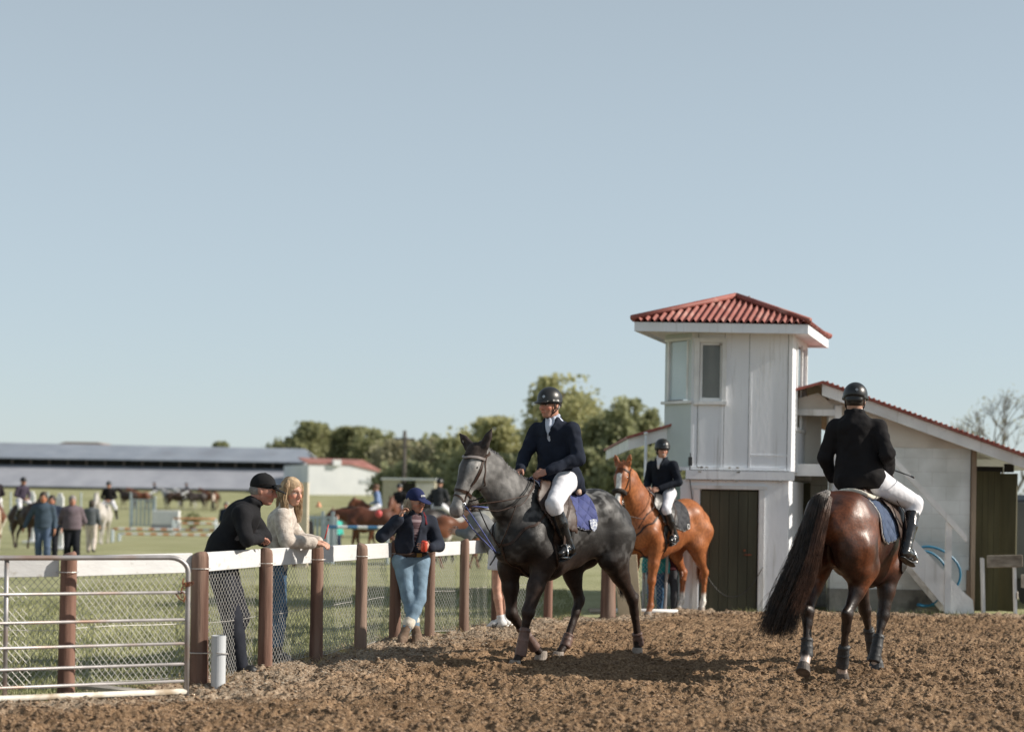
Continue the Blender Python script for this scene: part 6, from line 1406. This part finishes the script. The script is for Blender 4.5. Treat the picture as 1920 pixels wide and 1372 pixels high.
for k in range(24):
    mb = MB(); mb.box((BX0+41+k*1.75, .35, zz(4.35)), (.18, .12, .75)); mb.build('mullion', mat('brown_mullion', (.12, .10, .09), (.2, .17, .15), .8) if k == 0 else bpy.data.materials['brown_mullion'], ba)
mb = MB(); mb.prism([(BX0+40, -.6, zz(4.75)), (BX1+40, -.6, zz(4.75)), (BX1+38.6, 4, zz(6.1)), (BX0+40, 4, zz(6.3))], (0, .05, .12)); mb.prism([(BX0+40, 8.6, zz(4.75)), (BX1+40, 8.6, zz(4.75)), (BX1+38.6, 4.02, zz(6.1)), (BX0+40, 4.02, zz(6.3))], (0, .05, .12)); mb.build('roof', M['farroof'], ba)
mb = MB(); mb.box(((BX0+BX1)/2+40, 4, zz(3.4)), (BX1-BX0-3, 6.4, 3.6)); mb.build('wall', M['farwall'], ba)
wb = thing('white_hall', 'bright white hall with faded red roof beside the end of the long barn', 'building', (-17.6, 160, zf(160)-.4), R(24)); wb.scale = (1.22,)*3
mb = MB(); mb.prism([(-3.6, 0, -.5), (3.2, 0, -.5), (3.2, 0, 2.2), (.2, 0, 2.75), (-3.6, 0, 2.75)], (0, 8, 0)); mb.build('wall', M['farwhite'], wb)
mb = MB(); mb.prism([(-3.7, -.1, 2.78), (.2, -.1, 2.78), (3.35, -.1, 2.1), (2.3, 3, 3.25), (-3.7, 3, 3.3)], (0, 0, .1)); mb.build('roof', mat('faded_red_roof', (.26, .10, .08), (.36, .17, .14), .8, .8), wb)
mb = MB(); mb.box((-1.1, -.1, 2.95), (.7, .5, .5)); mb.build('chimney', M['farwhite'], wb)
mb = MB(); mb.box((1.9, -.03, 1.35), (1.7, .04, .30)); mb.build('grey_sign', mat('pale_grey_sign', (.42, .45, .46), (.5, .53, .54), .8), wb)
rr = thing('distant_roof', 'small brown roof ridge showing above the long barn roof', 'building', (-59, 205, zf(205))); rr.scale = (1.0, 1, 1.03)
mb = MB(); mb.prism([(-4, 0, 2), (4, 0, 2), (4, 0, 5.3), (2, 0, 5.9), (-2.5, 0, 5.9), (-4.5, 0, 5.3)], (0, 6, 0)); mb.build('wall', mat('brown_far_wall', (.30, .19, .14), (.38, .26, .2), .8), rr)
sd_ = thing('judge_shed', 'small flat roofed beige hut with dark doorway on the far side of the field', 'hut', (gx(768, 76), 76, zf(76)))
mb = MB(); mb.box((-.86, 0, 1.45), (.92, 1.6, 2.9)); mb.box((.83, 0, 1.45), (.98, 1.6, 2.9)); mb.build('wall', mat('beige_board', (.38, .35, .26), (.46, .43, .33), .8), sd_)
mb = MB(); mb.box((-.02, .2, 1.4), (.76, 1.2, 2.7)); mb.build('doorway', M['dark'], sd_); mb = MB(); mb.box((0, 0, 2.94), (2.8, 1.8, .09)); mb.build('roof', M['farwhite'], sd_); mb = MB(); mb.box((.84, -.83, 1.5), (.9, .03, 2.4)); mb.build('pale_panel', M['cream'], sd_)
# ---- trees
M['trunk'] = mat('tree_bark', (.10, .085, .065), (.17, .14, .11), .9, 4)
def leafmat(name, a, b): 
    m = mat(name, a, b, .55, .45, lo=.3, hi=.7, spec=.3); t = m.node_tree; bs = t.nodes['Principled BSDF']
    bs.inputs['Transmission Weight'].default_value = 0; bs.inputs['Subsurface Weight'].default_value = 0
    tr_ = t.nodes.new('ShaderNodeBsdfTranslucent'); mx = t.nodes.new('ShaderNodeMixShader'); mx.inputs[0].default_value = .5; out = t.nodes['Material Output']
    src = bs.inputs['Base Color'].links[0].from_socket; t.links.new(src, tr_.inputs['Color']); t.links.new(bs.outputs[0], mx.inputs[1]); t.links.new(tr_.outputs[0], mx.inputs[2]); t.links.new(mx.outputs[0], out.inputs[0]); return m
LEAF = [leafmat('olive_leaves', (.24, .25, .12), (.42, .42, .23)), leafmat('yellow_green_leaves', (.36, .36, .17), (.54, .52, .29)), leafmat('dark_leaves', (.25, .265, .14), (.39, .40, .23)), leafmat('tawny_leaves', (.33, .31, .19), (.46, .43, .28))]  # leaf colours paled to stand in for distance haze
def tree(u, vtop, hw, Y, kind, label, cat='tree', seed=0, low=.18, dens=1.0, leaf=.17, gap=0.0, nb=11, group='trees beyond the field'):
    S_ = 2800/Y; g = np.random.default_rng(seed+100); base = zf(Y)-.1; H = 1.5+(938+(u-960)*.0157-vtop)/S_-base; W = hw/S_*1.5
    t = thing('tree', label, cat, (gx(u, Y), Y, base), group=group)
    mb = MB(); mb.tube([(0, 0, -.2), (.05*W, 0, H*.35), (-.03*W, .1, H*.65), (0, 0, H*.9)], [H*.035, H*.024, H*.014, H*.004], 8)
    cs = []
    for k in range(nb):
        z = H*(low+.1+(.84-low)*(k+.5)/nb); prof = math.sin(math.pi*min(1, max(0, (z/H-low)/(1.06-low)))**.8)**.45
        a = g.random()*6.283; rr_ = W*.62*prof*g.random()**.5; c = np.array([rr_*math.cos(a), rr_*math.sin(a), z]); cs.append((c, W*(.30+.22*g.random())*max(prof, .35)))
        mb.tube([(0, 0, z*.55), tuple(c*np.array([.5, .5, .85])), tuple(c)], [H*.012, H*.007, H*.002], 5, False)
    mb.build('trunk', M['trunk'], t, smooth=True)
    P = []
    for c, r in cs:
        n = int(620*dens*(r/W/.4)**2*max(1, (W/2.5)**2)); d = g.normal(size=(n, 3)); d /= np.linalg.norm(d, axis=1, keepdims=True); q = c+d*(r*(.55+.5*g.random((n, 1))))*np.array([1, 1, 1.1])
        P.append(q)
        m_ = n//7; d = g.normal(size=(m_, 3)); d /= np.linalg.norm(d, axis=1, keepdims=True); P.append(c+d*r*(.9+.55*g.random((m_, 1)))*np.array([1, 1, 1.25]))
    P = np.concatenate(P); k = vnoise(P[:, 0]*1.2/W*2.5+40, P[:, 1]*1.2/W*2.5+40, P[:, 2]*1.2/W*2.5+40, 8) > .30+gap; P = P[k]; P = P[P[:, 2] < H*1.02]; n = len(P)
    s_ = leaf*(.6+.8*g.random((n, 1, 1))); a = g.normal(size=(n, 3)); a /= np.linalg.norm(a, axis=1, keepdims=True); b = np.cross(a, g.normal(size=(n, 3))); b /= np.linalg.norm(b, axis=1, keepdims=True)
    V = P[:, None, :]+s_*np.stack([-a-b*.5, a*.2-b, a+b*.3, -a*.2+b], 1); Q = (np.arange(n)*4)[:, None]+np.arange(4)[None]
    link_mesh('crown', fast_mesh('crown', V.reshape(-1, 3), Q), LEAF[kind], t)
    return t
TL = [(700, 828, 50, 190, 3, 'low tawny tree behind the right end of the white hall'), (825, 816, 40, 125, 2, 'dark tree between the utility pole and the grey horse ears'), (890, 800, 46, 112, 1, 'pale tree directly above the grey horse ears'), (1020, 780, 44, 110, 0, 'olive tree behind the grey horse rider left shoulder'), (545, 822, 36, 185, 0, 'low olive tree at the left end of the far tree line'), (602, 795, 46, 187, 0, 'domed olive tree rising behind the end of the long barn'), (655, 803, 50, 190, 0, 'olive tree above the red roof of the white hall'), (697, 806, 44, 185, 0, 'olive green tree just left of the utility pole'),
      (740, 826, 42, 175, 3, 'small thin tree beside the utility pole'), (795, 822, 50, 112, 3, 'tawny green tree right of the utility pole'), (850, 822, 46, 108, 0, 'olive tree directly behind the ears of the grey horse'), (925, 783, 62, 104, 1, 'pale yellow green tree behind the grey horse neck'),
      (985, 806, 46, 108, 2, 'dark tree left of the grey horse rider'), (1052, 705, 66, 98, 1, 'tallest airy pale tree behind the helmet of the grey horse rider'), (1118, 772, 46, 92, 0, 'olive tree right of the grey horse rider'), (1165, 748, 58, 90, 2, 'dark leafy tree above the chestnut horse ears'), (1215, 762, 48, 94, 0, 'leafy tree touching the left side of the tower'), (1262, 790, 46, 92, 2, 'dark tree mostly hidden behind the tower')]
for i, (u, v, hw, Y, k, lb) in enumerate(TL):
    tree(u, v, hw, Y, k, lb, seed=i, low=-.02 if i != 13 else .15, gap=.12 if i == 13 else .03, dens=1.0 if i != 13 else .8, leaf=.20 if Y > 120 else .15, nb=15 if i != 13 else 20)
for i, (u, v, hw, Y, lb) in enumerate([(770, 868, 60, 100, 'low dark bush below the utility pole'), (850, 860, 60, 98, 'low dark bush behind the beige hut'), (930, 855, 60, 96, 'low dark bush behind the grey horse head'), (1010, 850, 60, 94, 'low dark bush behind the grey horse withers'), (1095, 842, 60, 88, 'low dark bush between the two mounted riders'), (1170, 840, 60, 86, 'low dark bush behind the chestnut horse head'), (1235, 850, 50, 86, 'low dark bush at the foot of the tower side')]):
    tree(u, v, hw, Y, 2, lb, 'bush', seed=40+i, low=-.1, dens=1.2, leaf=.16, group='bushes under the far trees')
tree(415, 830, 14, 230, 2, 'tiny treetops peeping over the long barn roof', seed=60, low=.6, leaf=.25)
# bare tree on the right
bt = thing('bare_tree', 'nearly leafless spreading tree behind the shed roof at the right', 'tree', (gx(1888, 55), 55, zf(55)-.1)); mb = MB(); tips = []
def limb(p, d, L, r, lv):
    q = p+d*L; mb.tube([p, p.lerp(q, .5)+Vector((g.uniform(-.04, .04), g.uniform(-.04, .04), 0))*L, q], [r, r*.8, r*.6], 5, False)
    if lv == 0: tips.append(q); return
    for _ in range(3 if lv > 1 else 4):
        nd = (d+Vector((g.uniform(-.75, .75), g.uniform(-.75, .75), g.uniform(-.15, .5)))).normalized(); limb(q, nd, L*g.uniform(.62, .85), r*.58, lv-1)
g = random.Random(12)
limb(Vector((0, 0, 0)), Vector((0, 0, 1)), 1.95, .15, 5); mb.build('trunk', M['trunk'], bt)
P = np.array([tuple(q) for q in tips]); gg = np.random.default_rng(3); P = np.repeat(P, 2, 0)+gg.normal(size=(len(P)*2, 3))*.12; n = len(P); a = gg.normal(size=(n, 3)); b = gg.normal(size=(n, 3))
V = P[:, None, :]+.022*np.stack([-a, -b, a, b], 1); link_mesh('crown', fast_mesh('crown', V.reshape(-1, 3), (np.arange(n)*4)[:, None]+np.arange(4)[None]), LEAF[3], bt)
for i, (u, v, hw) in enumerate([(1880, 925, 50), (1945, 915, 60)]): tree(u, v, hw, 62, 3, ['tawny scrub under the bare tree', 'tawny scrub at the right edge of the picture'][i], 'bush', seed=70+i, low=-.1, leaf=.08, group='scrub right of the shed')
# utility pole
up_ = thing('utility_pole', 'dark timber utility pole with crossarm standing in front of the far trees', 'pole', (gx(757, 96), 96, zf(96)-.1))
mb = MB(); mb.tube([(0, 0, 0), (0, 0, 6.3)], [.15, .11], 8); mb.build('pole', mat('dark_timber', (.09, .08, .07), (.15, .13, .12), .9), up_); mb = MB(); mb.box((0, 0, 5.75), (1.3, .12, .12)); mb.box((0, 0, 5.3), (.8, .12, .1)); mb.build('crossarm', bpy.data.materials['dark_timber'], up_)
for x in (-.55, -.2, .2, .55): mb = MB(); mb.lathe((x, 0, 5.81), [(.03, 0), (.05, .06), (.03, .13)], 8); mb.build('insulator', M['pvc'], up_)

# ---- jumps
M['orange'] = mat('orange_jump_paint', (.58, .27, .14), (.64, .33, .19), .7); M['bluepaint'] = mat('blue_jump_paint', (.05, .17, .33), (.08, .22, .40), .6); M['jumpwhite'] = mat('white_jump_paint', (.66, .67, .67), (.76, .76, .76), .6); M['greywing'] = mat('grey_blue_wing_paint', (.36, .42, .46), (.46, .52, .55), .6)
def jpole(label, x0, x1, y, z, cols, n=7, y1=None, r=.05, group='striped jump poles'):
    t = thing('jump_pole', label, 'jump pole', (x0, y, zf(y)), group=group); y1 = y if y1 is None else y1
    mb = MB(); mb.tube([(k/n*(x1-x0), k/n*(y1-y), z) for k in range(n+1)], r, 10); o = mb.build('pole', list(cols), t, smooth=True)
    for i, pg in enumerate(o.data.polygons): pg.material_index = (i//10) % 2 if i < n*10 else 0
    for sx in (0, 1): mb = MB(); mb.box((sx*(x1-x0), 0, z/2), (.06, .35, z)); mb.build('support', M['greywing'], t)
    return t
def wing(label, x, y, w_=.7, h=1.5, m=None, n=6, group='jump wings', rz=0):
    t = thing('jump_wing', label, 'jump wing', (x, y, zf(y)-.03), rz, group=group); m = m or M['jumpwhite']
    for sx in (-1, 1): mb = MB(); mb.box((sx*w_/2, 0, h/2+(.08 if sx < 0 else 0)), (.09, .09, h+(.16 if sx < 0 else 0))); mb.box((sx*w_/2, 0, .04), (.1, .7, .08)); mb.build('upright', m, t)
    for k in range(n): mb = MB(); mb.box((-w_/2+w_*(k+.5)/n, 0, h*.52), (w_/n*.55, .03, h*.72)); mb.build('slat', m, t)
    mb = MB(); mb.box((0, 0, h*.88), (w_, .04, .07)); mb.box((0, 0, h*.16), (w_, .04, .07)); mb.build('crosspiece', m, t); return t
Y = 60
jpole('blue and white striped jump pole behind the capped woman', gx(615, 42), gx(728, 42), 42, 1.02, (M['bluepaint'], M['jumpwhite']), 6)
wing('pale blue picket jump wing left of the striped pole', gx(600, 43), 43, .75, 1.5, M['greywing']); wg = wing('second pale picket jump wing just right of the first', gx(618, 46), 46, .4, 1.35, M['greywing'], 3)
mb = MB(); mb.lathe((0, 0, 0), [(.09, 0), (.085, .02), (.03, .15), (.012, .16)], 12); c_ = mb.build('orange_cone', M['orange'], None, smooth=True); ob_at(c_, gx(598, 43), 43, 0, 1.22); tag(c_, 'small orange cone on top of the pale blue jump wing', 'cone')
pl2 = thing('jump_pillar', 'tall cream board pillar with dark side behind the blonde woman', 'jump pillar', (gx(563, 38), 38, zf(38)-.03)); mb = MB(); mb.box((.07, 0, 1.1), (.27, .3, 2.15)); mb.build('board', mat('cream_board', (.52, .45, .34), (.60, .53, .42), .8), pl2); mb = MB(); mb.box((-.12, .02, 1.08), (.10, .3, 2.1)); mb.build('side', M['postwood'], pl2)
bx = thing('jump_wall', 'white painted box wall jump in the middle of the far field', 'jump', (gx(312, 80), 80, zf(80)-.03)); mb = MB(); mb.box((0, 0, .75), (1.45, .4, .75)); mb.build('box', M['jumpwhite'], bx, bevel=.03); mb = MB(); mb.box((0, 0, .18), (1.5, .45, .36)); mb.build('base', M['farwall'], bx)
wing('white picket jump wing left of the white box wall', gx(268, 80), 80, 1.3, 1.9, M['greywing'], 6)
for i, (u0, u1, y, z, n, cols, lb) in enumerate([(325, 405, 78, .72, 5, (M['orange'], M['orange']), 'plain orange jump pole right of the white box wall'), (330, 410, 77, .5, 7, (M['jumpwhite'], M['orange']), 'white and orange jump pole below the plain orange one'),
        (212, 405, 62, .55, 17, (M['orange'], M['jumpwhite']), 'long orange and white striped pole nearest in the far field'), (225, 400, 64, .30, 15, (M['jumpwhite'], M['orange']), 'low striped pole just beneath the long striped pole'), (95, 140, 75, 1.0, 1, (mat('pink_pole_paint', (.5, .32, .27), (.58, .4, .34), .7), M['jumpwhite']), 'pinkish jump pole at the left behind the walking woman')]):
    jpole(lb, gx(u0, y), gx(u1, y), y, z, cols, n)
for i, (u, y, h, lb) in enumerate([(60, 60, 1.95, 'white leaning jump upright at far left'), (113, 52, 1.85, 'tall white jump upright right of the walking women'), (425, 70, 1.6, 'slim white jump upright behind the man in the black cap')]):
    mb = MB(); mb.box((0, 0, h/2), (.26 if i < 2 else .12, .12, h)); mb.box((0, 0, h+.06), (.16, .10, .12)); mb.box((0, 0, .04), (.6, .5, .08)); o = mb.build('jump_upright', M['jumpwhite'], None, bevel=.02); ob_at(o, gx(u, y), y); tag(o, lb, 'jump upright', 'white jump uprights')
for i, (u, y, lb) in enumerate([(20, 78, 'thin pale upright behind the leftmost riders'), (90, 84, 'thin pale upright left of the tall white upright'), (152, 84, 'thin pale upright right of the tall white upright')]):
    mb = MB(); mb.tube([(0, 0, 0), (0, 0, 2.0)], .05, 6); o = mb.build('thin_upright', M['greywing'], None); ob_at(o, gx(u, y), y); tag(o, lb, 'jump upright', 'thin pale uprights')
pt_ = thing('potted_shrub', 'dark potted shrub standing beside the white box wall', 'shrub', (gx(362, 79), 79, zf(79))); mb = MB(); mb.lathe((0, 0, 0), [(.14, 0), (.2, .3), (.18, .3)], 12); mb.build('pot', M['postwood'], pt_)
gg = np.random.default_rng(5); P = np.array([0, 0, .62])+gg.normal(size=(500, 3))*np.array([.19, .19, .17]); a = gg.normal(size=(500, 3)); b = gg.normal(size=(500, 3)); V = P[:, None]+.05*np.stack([-a, -b, a, b], 1); link_mesh('foliage', fast_mesh('foliage', V.reshape(-1, 3), (np.arange(500)*4)[:, None]+np.arange(4)[None]), LEAF[2], pt_)
mb = MB(); mb.lathe((0, 0, 0), [(.02, 0), (.08, .05), (.105, .12), (.08, .19), (.02, .23)], 14); o = mb.build('red_ball', mat('red_ball_paint', (.5, .06, .06), (.6, .1, .1), .5), None, smooth=True); ob_at(o, gx(711, 42.3), 42.2, 0, .95); tag(o, 'small red round jump marker beside the striped pole', 'marker')
# ---- far horses and riders
def far_horse(label, x, y, rz, c1, c2=None, patch=.5, head='up', s=1.0, socks=None, hairm=None, group='horses in the far field', h=.032, pad=None):
    P = dict(LF=[(.46, .175, .93), (.55, .15, .50), (.60, .13, .155), (.66, .13, .05)], RF=[(.46, -.175, .93), (.42, -.15, .50), (.30, -.13, .16), (.32, -.13, .05)], LH=[(-.46, .20, .98), (-.80, .15, .57), (-.86, .13, .155), (-.82, .13, .05)], RH=[(-.44, -.19, .97), (-.66, -.14, .565), (-.56, -.13, .155), (-.50, -.13, .05)],
             poll=(1.15, .0, 1.92), muzzle=(1.45, .0, 1.42))
    if head == 'low': P.update(poll=(1.30, 0, 1.50), muzzle=(1.62, 0, 1.02), neck=[(.45, 0, 1.30), (.76, 0, 1.36), (1.05, 0, 1.42)])
    t = thing('horse', label, 'horse', (x, y, zf(y)-.03), rz, group=group); t.scale = (s, s, s); S = horse_sdf(P, h)
    def col(V):
        n = vnoise(V[:, 0]*2.2+40, V[:, 1]*2.2+40, V[:, 2]*2.2+40, int(abs(x*7)) % 90); T = lambda q: np.tile(np.array(q), (len(V), 1)); b = T(c1)
        if c2 is not None: b = mixc(b, T(c2), smooth(n, patch, patch+.03))
        if socks is not None: b = mixc(b, T(socks), 1-smooth(V[:, 2], .5, .6))
        return b
    S.build('body', M['coatmatte'], t, col=col); hm = hairm or M['darkhair']
    strands('tail', [(-.86, 0, 1.42), (-.97, 0, 1.28), (-1.0, 0, 1.0), (-.98, 0, .6)], [.03, .05, .07, .06], 60, hm, t, .014, 6, seg=6)
    mb = MB(); mb.tube([S.pt(.02, -.05), (P.get('neck', [0, 0, (.93, 0, 1.72)])[2][0]-.08, 0, P.get('neck', [0, 0, (.93, 0, 1.72)])[2][2]+.17), (.55, 0, 1.66)], [.03, .04, .03], 6); mb.build('mane', hm, t)
    if pad is not None: drape(S, t, 'saddle_pad', pad, lambda X, A: (A < .5), -.2, .42, 14, na=20, off=.03, thick=.02)
    return t
def scaleJ(J, s): return {k: (tuple(np.array(v)*s) if k not in ('fwd', 'up', 'handL', 'handR') else v) for k, v in J.items()}
def far_rider(label, x, y, rz, jacket, legs=None, s=1.0, hat=None, group='riders in the far field', tone=(.45, .25, .18), fwd=(1, 0, -.05), lean=0):
    t = thing('person', label, 'person', (x, y, zf(y)-.03), rz, group=group); t.scale = (s, s, s); J = RIDE()
    J.update(pel=(.06, 0, 1.72), waist=(.07+lean*.3, .0, 1.9), chest=(.10+lean, .0, 2.10), neck=(.11+lean, .0, 2.21), head=(.15+lean*1.2, 0, 2.36), fwd=fwd, up=(0, 0, 1), shR=(.10+lean, -.18, 2.13), shL=(.10+lean, .18, 2.13), elL=(.10+lean, .27, 1.88), elR=(.10+lean, -.27, 1.88), wrL=(.36, .08, 1.76), wrR=(.36, -.08, 1.76))
    p, F = human(t, J, dict(h=.022, tone=tone, lower=dict(name='breeches', mat=legs or M['breech'], end=.60, disp=None), foot=dict(name='riding_boot', mat=M['bootleather'], h=.38), top=dict(name='jacket', mat=jacket, hem=(.04, 0, 1.70), add=.006, disp=None)))
    f, l, u = F; S = Sdf(.018); S.ell(p(-.006, .03), (.132, .108, .118), Rm=F); S.ell(p(.118, .014), (.05, .075, .014), Rm=F, k=.02); S.cut(p(0, -.01), -u); S.build('helmet', hat or M['helmet'], t); return t
STAND = dict(pel=(0, 0, .95), waist=(.0, 0, 1.13), chest=(.0, 0, 1.36), neck=(.01, 0, 1.48), head=(.035, 0, 1.63), fwd=(1, 0, -.1), up=(0, 0, 1), shR=(0, -.185, 1.40), shL=(0, .185, 1.40), elL=(-.04, .25, 1.11), elR=(-.04, -.25, 1.11), wrL=(.08, .26, .88), wrR=(.08, -.26, .88),
    hipL=(0, .09, .92), hipR=(0, -.09, .92), knL=(.10, .10, .50), knR=(.02, -.10, .50), anL=(.08, .10, .09), anR=(-.16, -.10, .12), toL=(.22, .12, .04), toR=(-.03, -.11, .05))
def far_person(label, x, y, rz, topc, legc, s=1.0, hair=None, tone=(.45, .25, .18), cp_=None, group='people walking in the far field', arms=None, girth=1.05, long_=False):
    t = thing('person', label, 'person', (x, y, zf(y)-.03), rz, group=group); t.scale = (s, s, s); J = dict(STAND)
    if arms: J.update(arms)
    p, F = human(t, J, dict(h=.020, tone=tone, girth=girth, lower=dict(name='trousers', mat=legc, end=.96, disp=None, r=(.10, .075, .06)), foot=dict(name='shoe', mat=M['tackblack'], h=.08), top=dict(name='top', mat=topc, hem=(0, 0, .95), add=.02, disp=None)))
    if cp_: S = Sdf(.016); S.ell(p(-.006, .035), (.115, .095, .095), Rm=F); S.ell(p(.12, .02), (.06, .07, .012), Rm=F, k=.02); S.cut(p(0, .0), -F[2]); S.build('cap', cp_, t)
    else:
        f, l, u = F; S = Sdf(.016); S.ell(p(-.018, .018), (.110, .093, .112), Rm=F, k=.02); S.ell(p(-.05, -.06-(.12 if long_ else 0)), (.06, .085, .09+(.14 if long_ else 0)), Rm=F, k=.03); S.ell(p(.12, -.05), (.085, .075, .09), Rm=F, k=.02, op=-1); S.build('hair', hair or M['hairdark'], t)
    return t
C_ = lambda n, c: cloth(n, c, sheen=0)
far_horse('skewbald brown and white horse at the left edge seen from behind', gx(-22, 46), 46, R(128), (.12, .045, .022), (.52, .48, .40), .50, socks=(.5, .46, .4), hairm=M['hairpale'])
far_rider('rider in dark jacket cut by the left edge of the picture', gx(-8, 46), 46, R(128), C_('dark_plum_jacket', (.02, .016, .02)))
far_horse('dark brown horse with white face beyond the skewbald horse', gx(42, 51), 51.5, R(-40), (.035, .017, .011), None, s=.97); far_rider('rider in plum jacket on the dark brown horse at far left', gx(30, 51), 51.5, R(-40), C_('plum_jacket', (.05, .04, .06)))
far_person('woman in slate blue sweater and jeans walking towards the camera at left', gx(82, 34), 34, R(-80), C_('slate_blue_sweater', (.045, .065, .09)), C_('mid_blue_jeans', (.07, .10, .16)), tone=(.42, .20, .12), arms=dict(elR=(-.05, -.33, 1.15), wrR=(.0, -.42, .92)))
far_person('person in dark navy walking just behind the slate blue sweater', gx(98, 38), 38, R(-85), C_('navy_fleece', (.02, .028, .05)), C_('black_trousers', (.014, .015, .02)), tone=(.4, .2, .14))
far_person('grey haired man in mauve grey sweater and black trousers with hands behind him', gx(136, 35), 35, R(-70), C_('mauve_sweater', (.12, .095, .11)), C_('black_jeans', (.012, .013, .018)), hair=M['hairgrey'], girth=1.18, arms=dict(elR=(-.10, -.30, 1.12), wrR=(-.12, -.14, .98), elL=(-.08, .30, 1.12), wrL=(-.10, .12, .98)), s=.97)
far_person('person in grey jacket and beige trousers standing before the white horse', gx(172, 49), 49, R(95), C_('mid_grey_jacket', (.09, .10, .11)), C_('pale_beige_trousers', (.50, .44, .40)), hair=M['hairdark'])
far_horse('pale grey horse facing the camera at left', gx(190, 58), 58, R(-84), (.46, .43, .40), (.30, .28, .27), .62, hairm=M['hairpale']); far_rider('rider in black jacket on the pale grey horse', gx(201, 58), 58.3, R(-84), M['jacketblack'])
far_person('child in bright teal top standing before the brown horses', gx(638, 50), 49, R(-60), C_('teal_top', (.06, .40, .34)), C_('navy_trousers', (.02, .03, .06)), s=.80, hair=mat('auburn_hair', (.14, .05, .025), (.24, .10, .05), .6))
far_horse('brown horse lowering its head to the left behind the teal child', gx(692, 50), 50.5, R(180), (.10, .032, .016), None, head='low'); 
far_horse('reddish brown horse with raised head facing left under the blue rider', gx(722, 55), 55, R(187), (.14, .045, .02), None)
far_rider('rider in sky blue jacket on the reddish brown horse', gx(712, 55), 55, R(187), C_('sky_blue_jacket', (.16, .22, .36)), hat=mat('brown_helmet', (.10, .05, .03), (.14, .07, .04), .5))
far_horse('brown horse turned towards the camera under the black helmeted rider', gx(744, 50), 52.5, R(-105), (.13, .045, .022), None); far_rider('rider in black with a shiny helmet facing the camera by the beige hut', gx(742, 50), 52.3, R(-105), C_('black_polo', (.014, .014, .016)), tone=(.6, .36, .28))
far_horse('dark horse facing away behind the capped woman', gx(812, 42), 43, R(75), (.022, .016, .014), None); far_rider('rider in dark jacket seen from behind right of the capped woman', gx(818, 42), 43, R(75), C_('charcoal_jacket', (.028, .03, .034)))
far_horse('brown and white pinto pony behind the capped woman', gx(862, 38), 38, R(15), (.16, .055, .025), (.50, .48, .44), .56, s=.86, hairm=M['hairdark'])
far_horse('black horse with blue pad standing behind the grey horse muzzle', gx(868, 43), 44.5, R(200), (.018, .016, .016), None, pad=M['bluepad'])
far_person('dark haired person in black standing behind the post beside the blonde woman', gx(573, 40), 40, R(-60), C_('black_coat', (.014, .013, .014)), C_('black_leggings', (.012, .012, .014)), s=.82, hair=mat('brown_long_hair', (.05, .022, .015), (.09, .045, .03), .6), long_=True, girth=1.15)
far_person('dark figure half hidden behind the back of the man in the black cap', gx(424, 62), 62, R(-90), C_('dark_blue_coat', (.015, .02, .035)), C_('dark_trousers_far', (.014, .015, .02)), s=1.0)
cols = [((.035, .02, .016), None), ((.15, .055, .028), None), ((.5, .5, .52), (.3, .3, .3)), ((.05, .028, .02), None), ((.55, .55, .56), None), ((.16, .06, .03), None), ((.04, .03, .028), None)]
lbl = ['dark horse at the left end of the far group', 'red brown horse second in the far group', 'white horse in the middle of the far group', 'dark brown horse right of the middle white horse', 'second white horse of the far group', 'tan horse near the right end of the far group', 'dark horse at the right end of the far group']
for i, (u, a) in enumerate([(240, 160), (258, 190), (312, 175), (330, 20), (346, 180), (386, 160), (368, 200)]):
    far_horse(lbl[i], gx(u, 134), 134+i % 3, R(a), cols[i][0], cols[i][1], h=.05, group='far group of horses beyond the jumps', hairm=M['hairdark'])
for i, (u, c, lb) in enumerate([(292, (.02, .02, .025), 'small dark rider left of the middle of the far group'), (352, (.02, .02, .03), 'small dark rider near the right of the far group'), (400, (.5, .42, .36), 'tiny pale figure at the right end of the far group')]):
    (far_rider if i < 2 else far_person)(lb, gx(u, 133), 133, R(180), *( (C_('far_jacket', c),) if i < 2 else (C_('far_top', c), C_('far_legs', (.02, .02, .02)))), group='tiny figures of the far group')
# ---- two children standing behind the chestnut horse
for lb, x, y, rz, a, b, s in (('child in teal jacket and jeans glimpsed between the chestnut horse legs', 1.98, 20.42, -95, C_('turquoise_jacket', (.03, .26, .27)), C_('child_jeans', (.04, .09, .16)), .62), ('child in dark clothes glimpsed beside the teal jacket child', 2.17, 20.55, -80, C_('dark_child_top', (.05, .012, .016)), C_('grey_child_trousers', (.05, .05, .055)), .66)):
    t = far_person(lb, x, y, R(rz), a, b, s=s, group='children behind the chestnut horse')
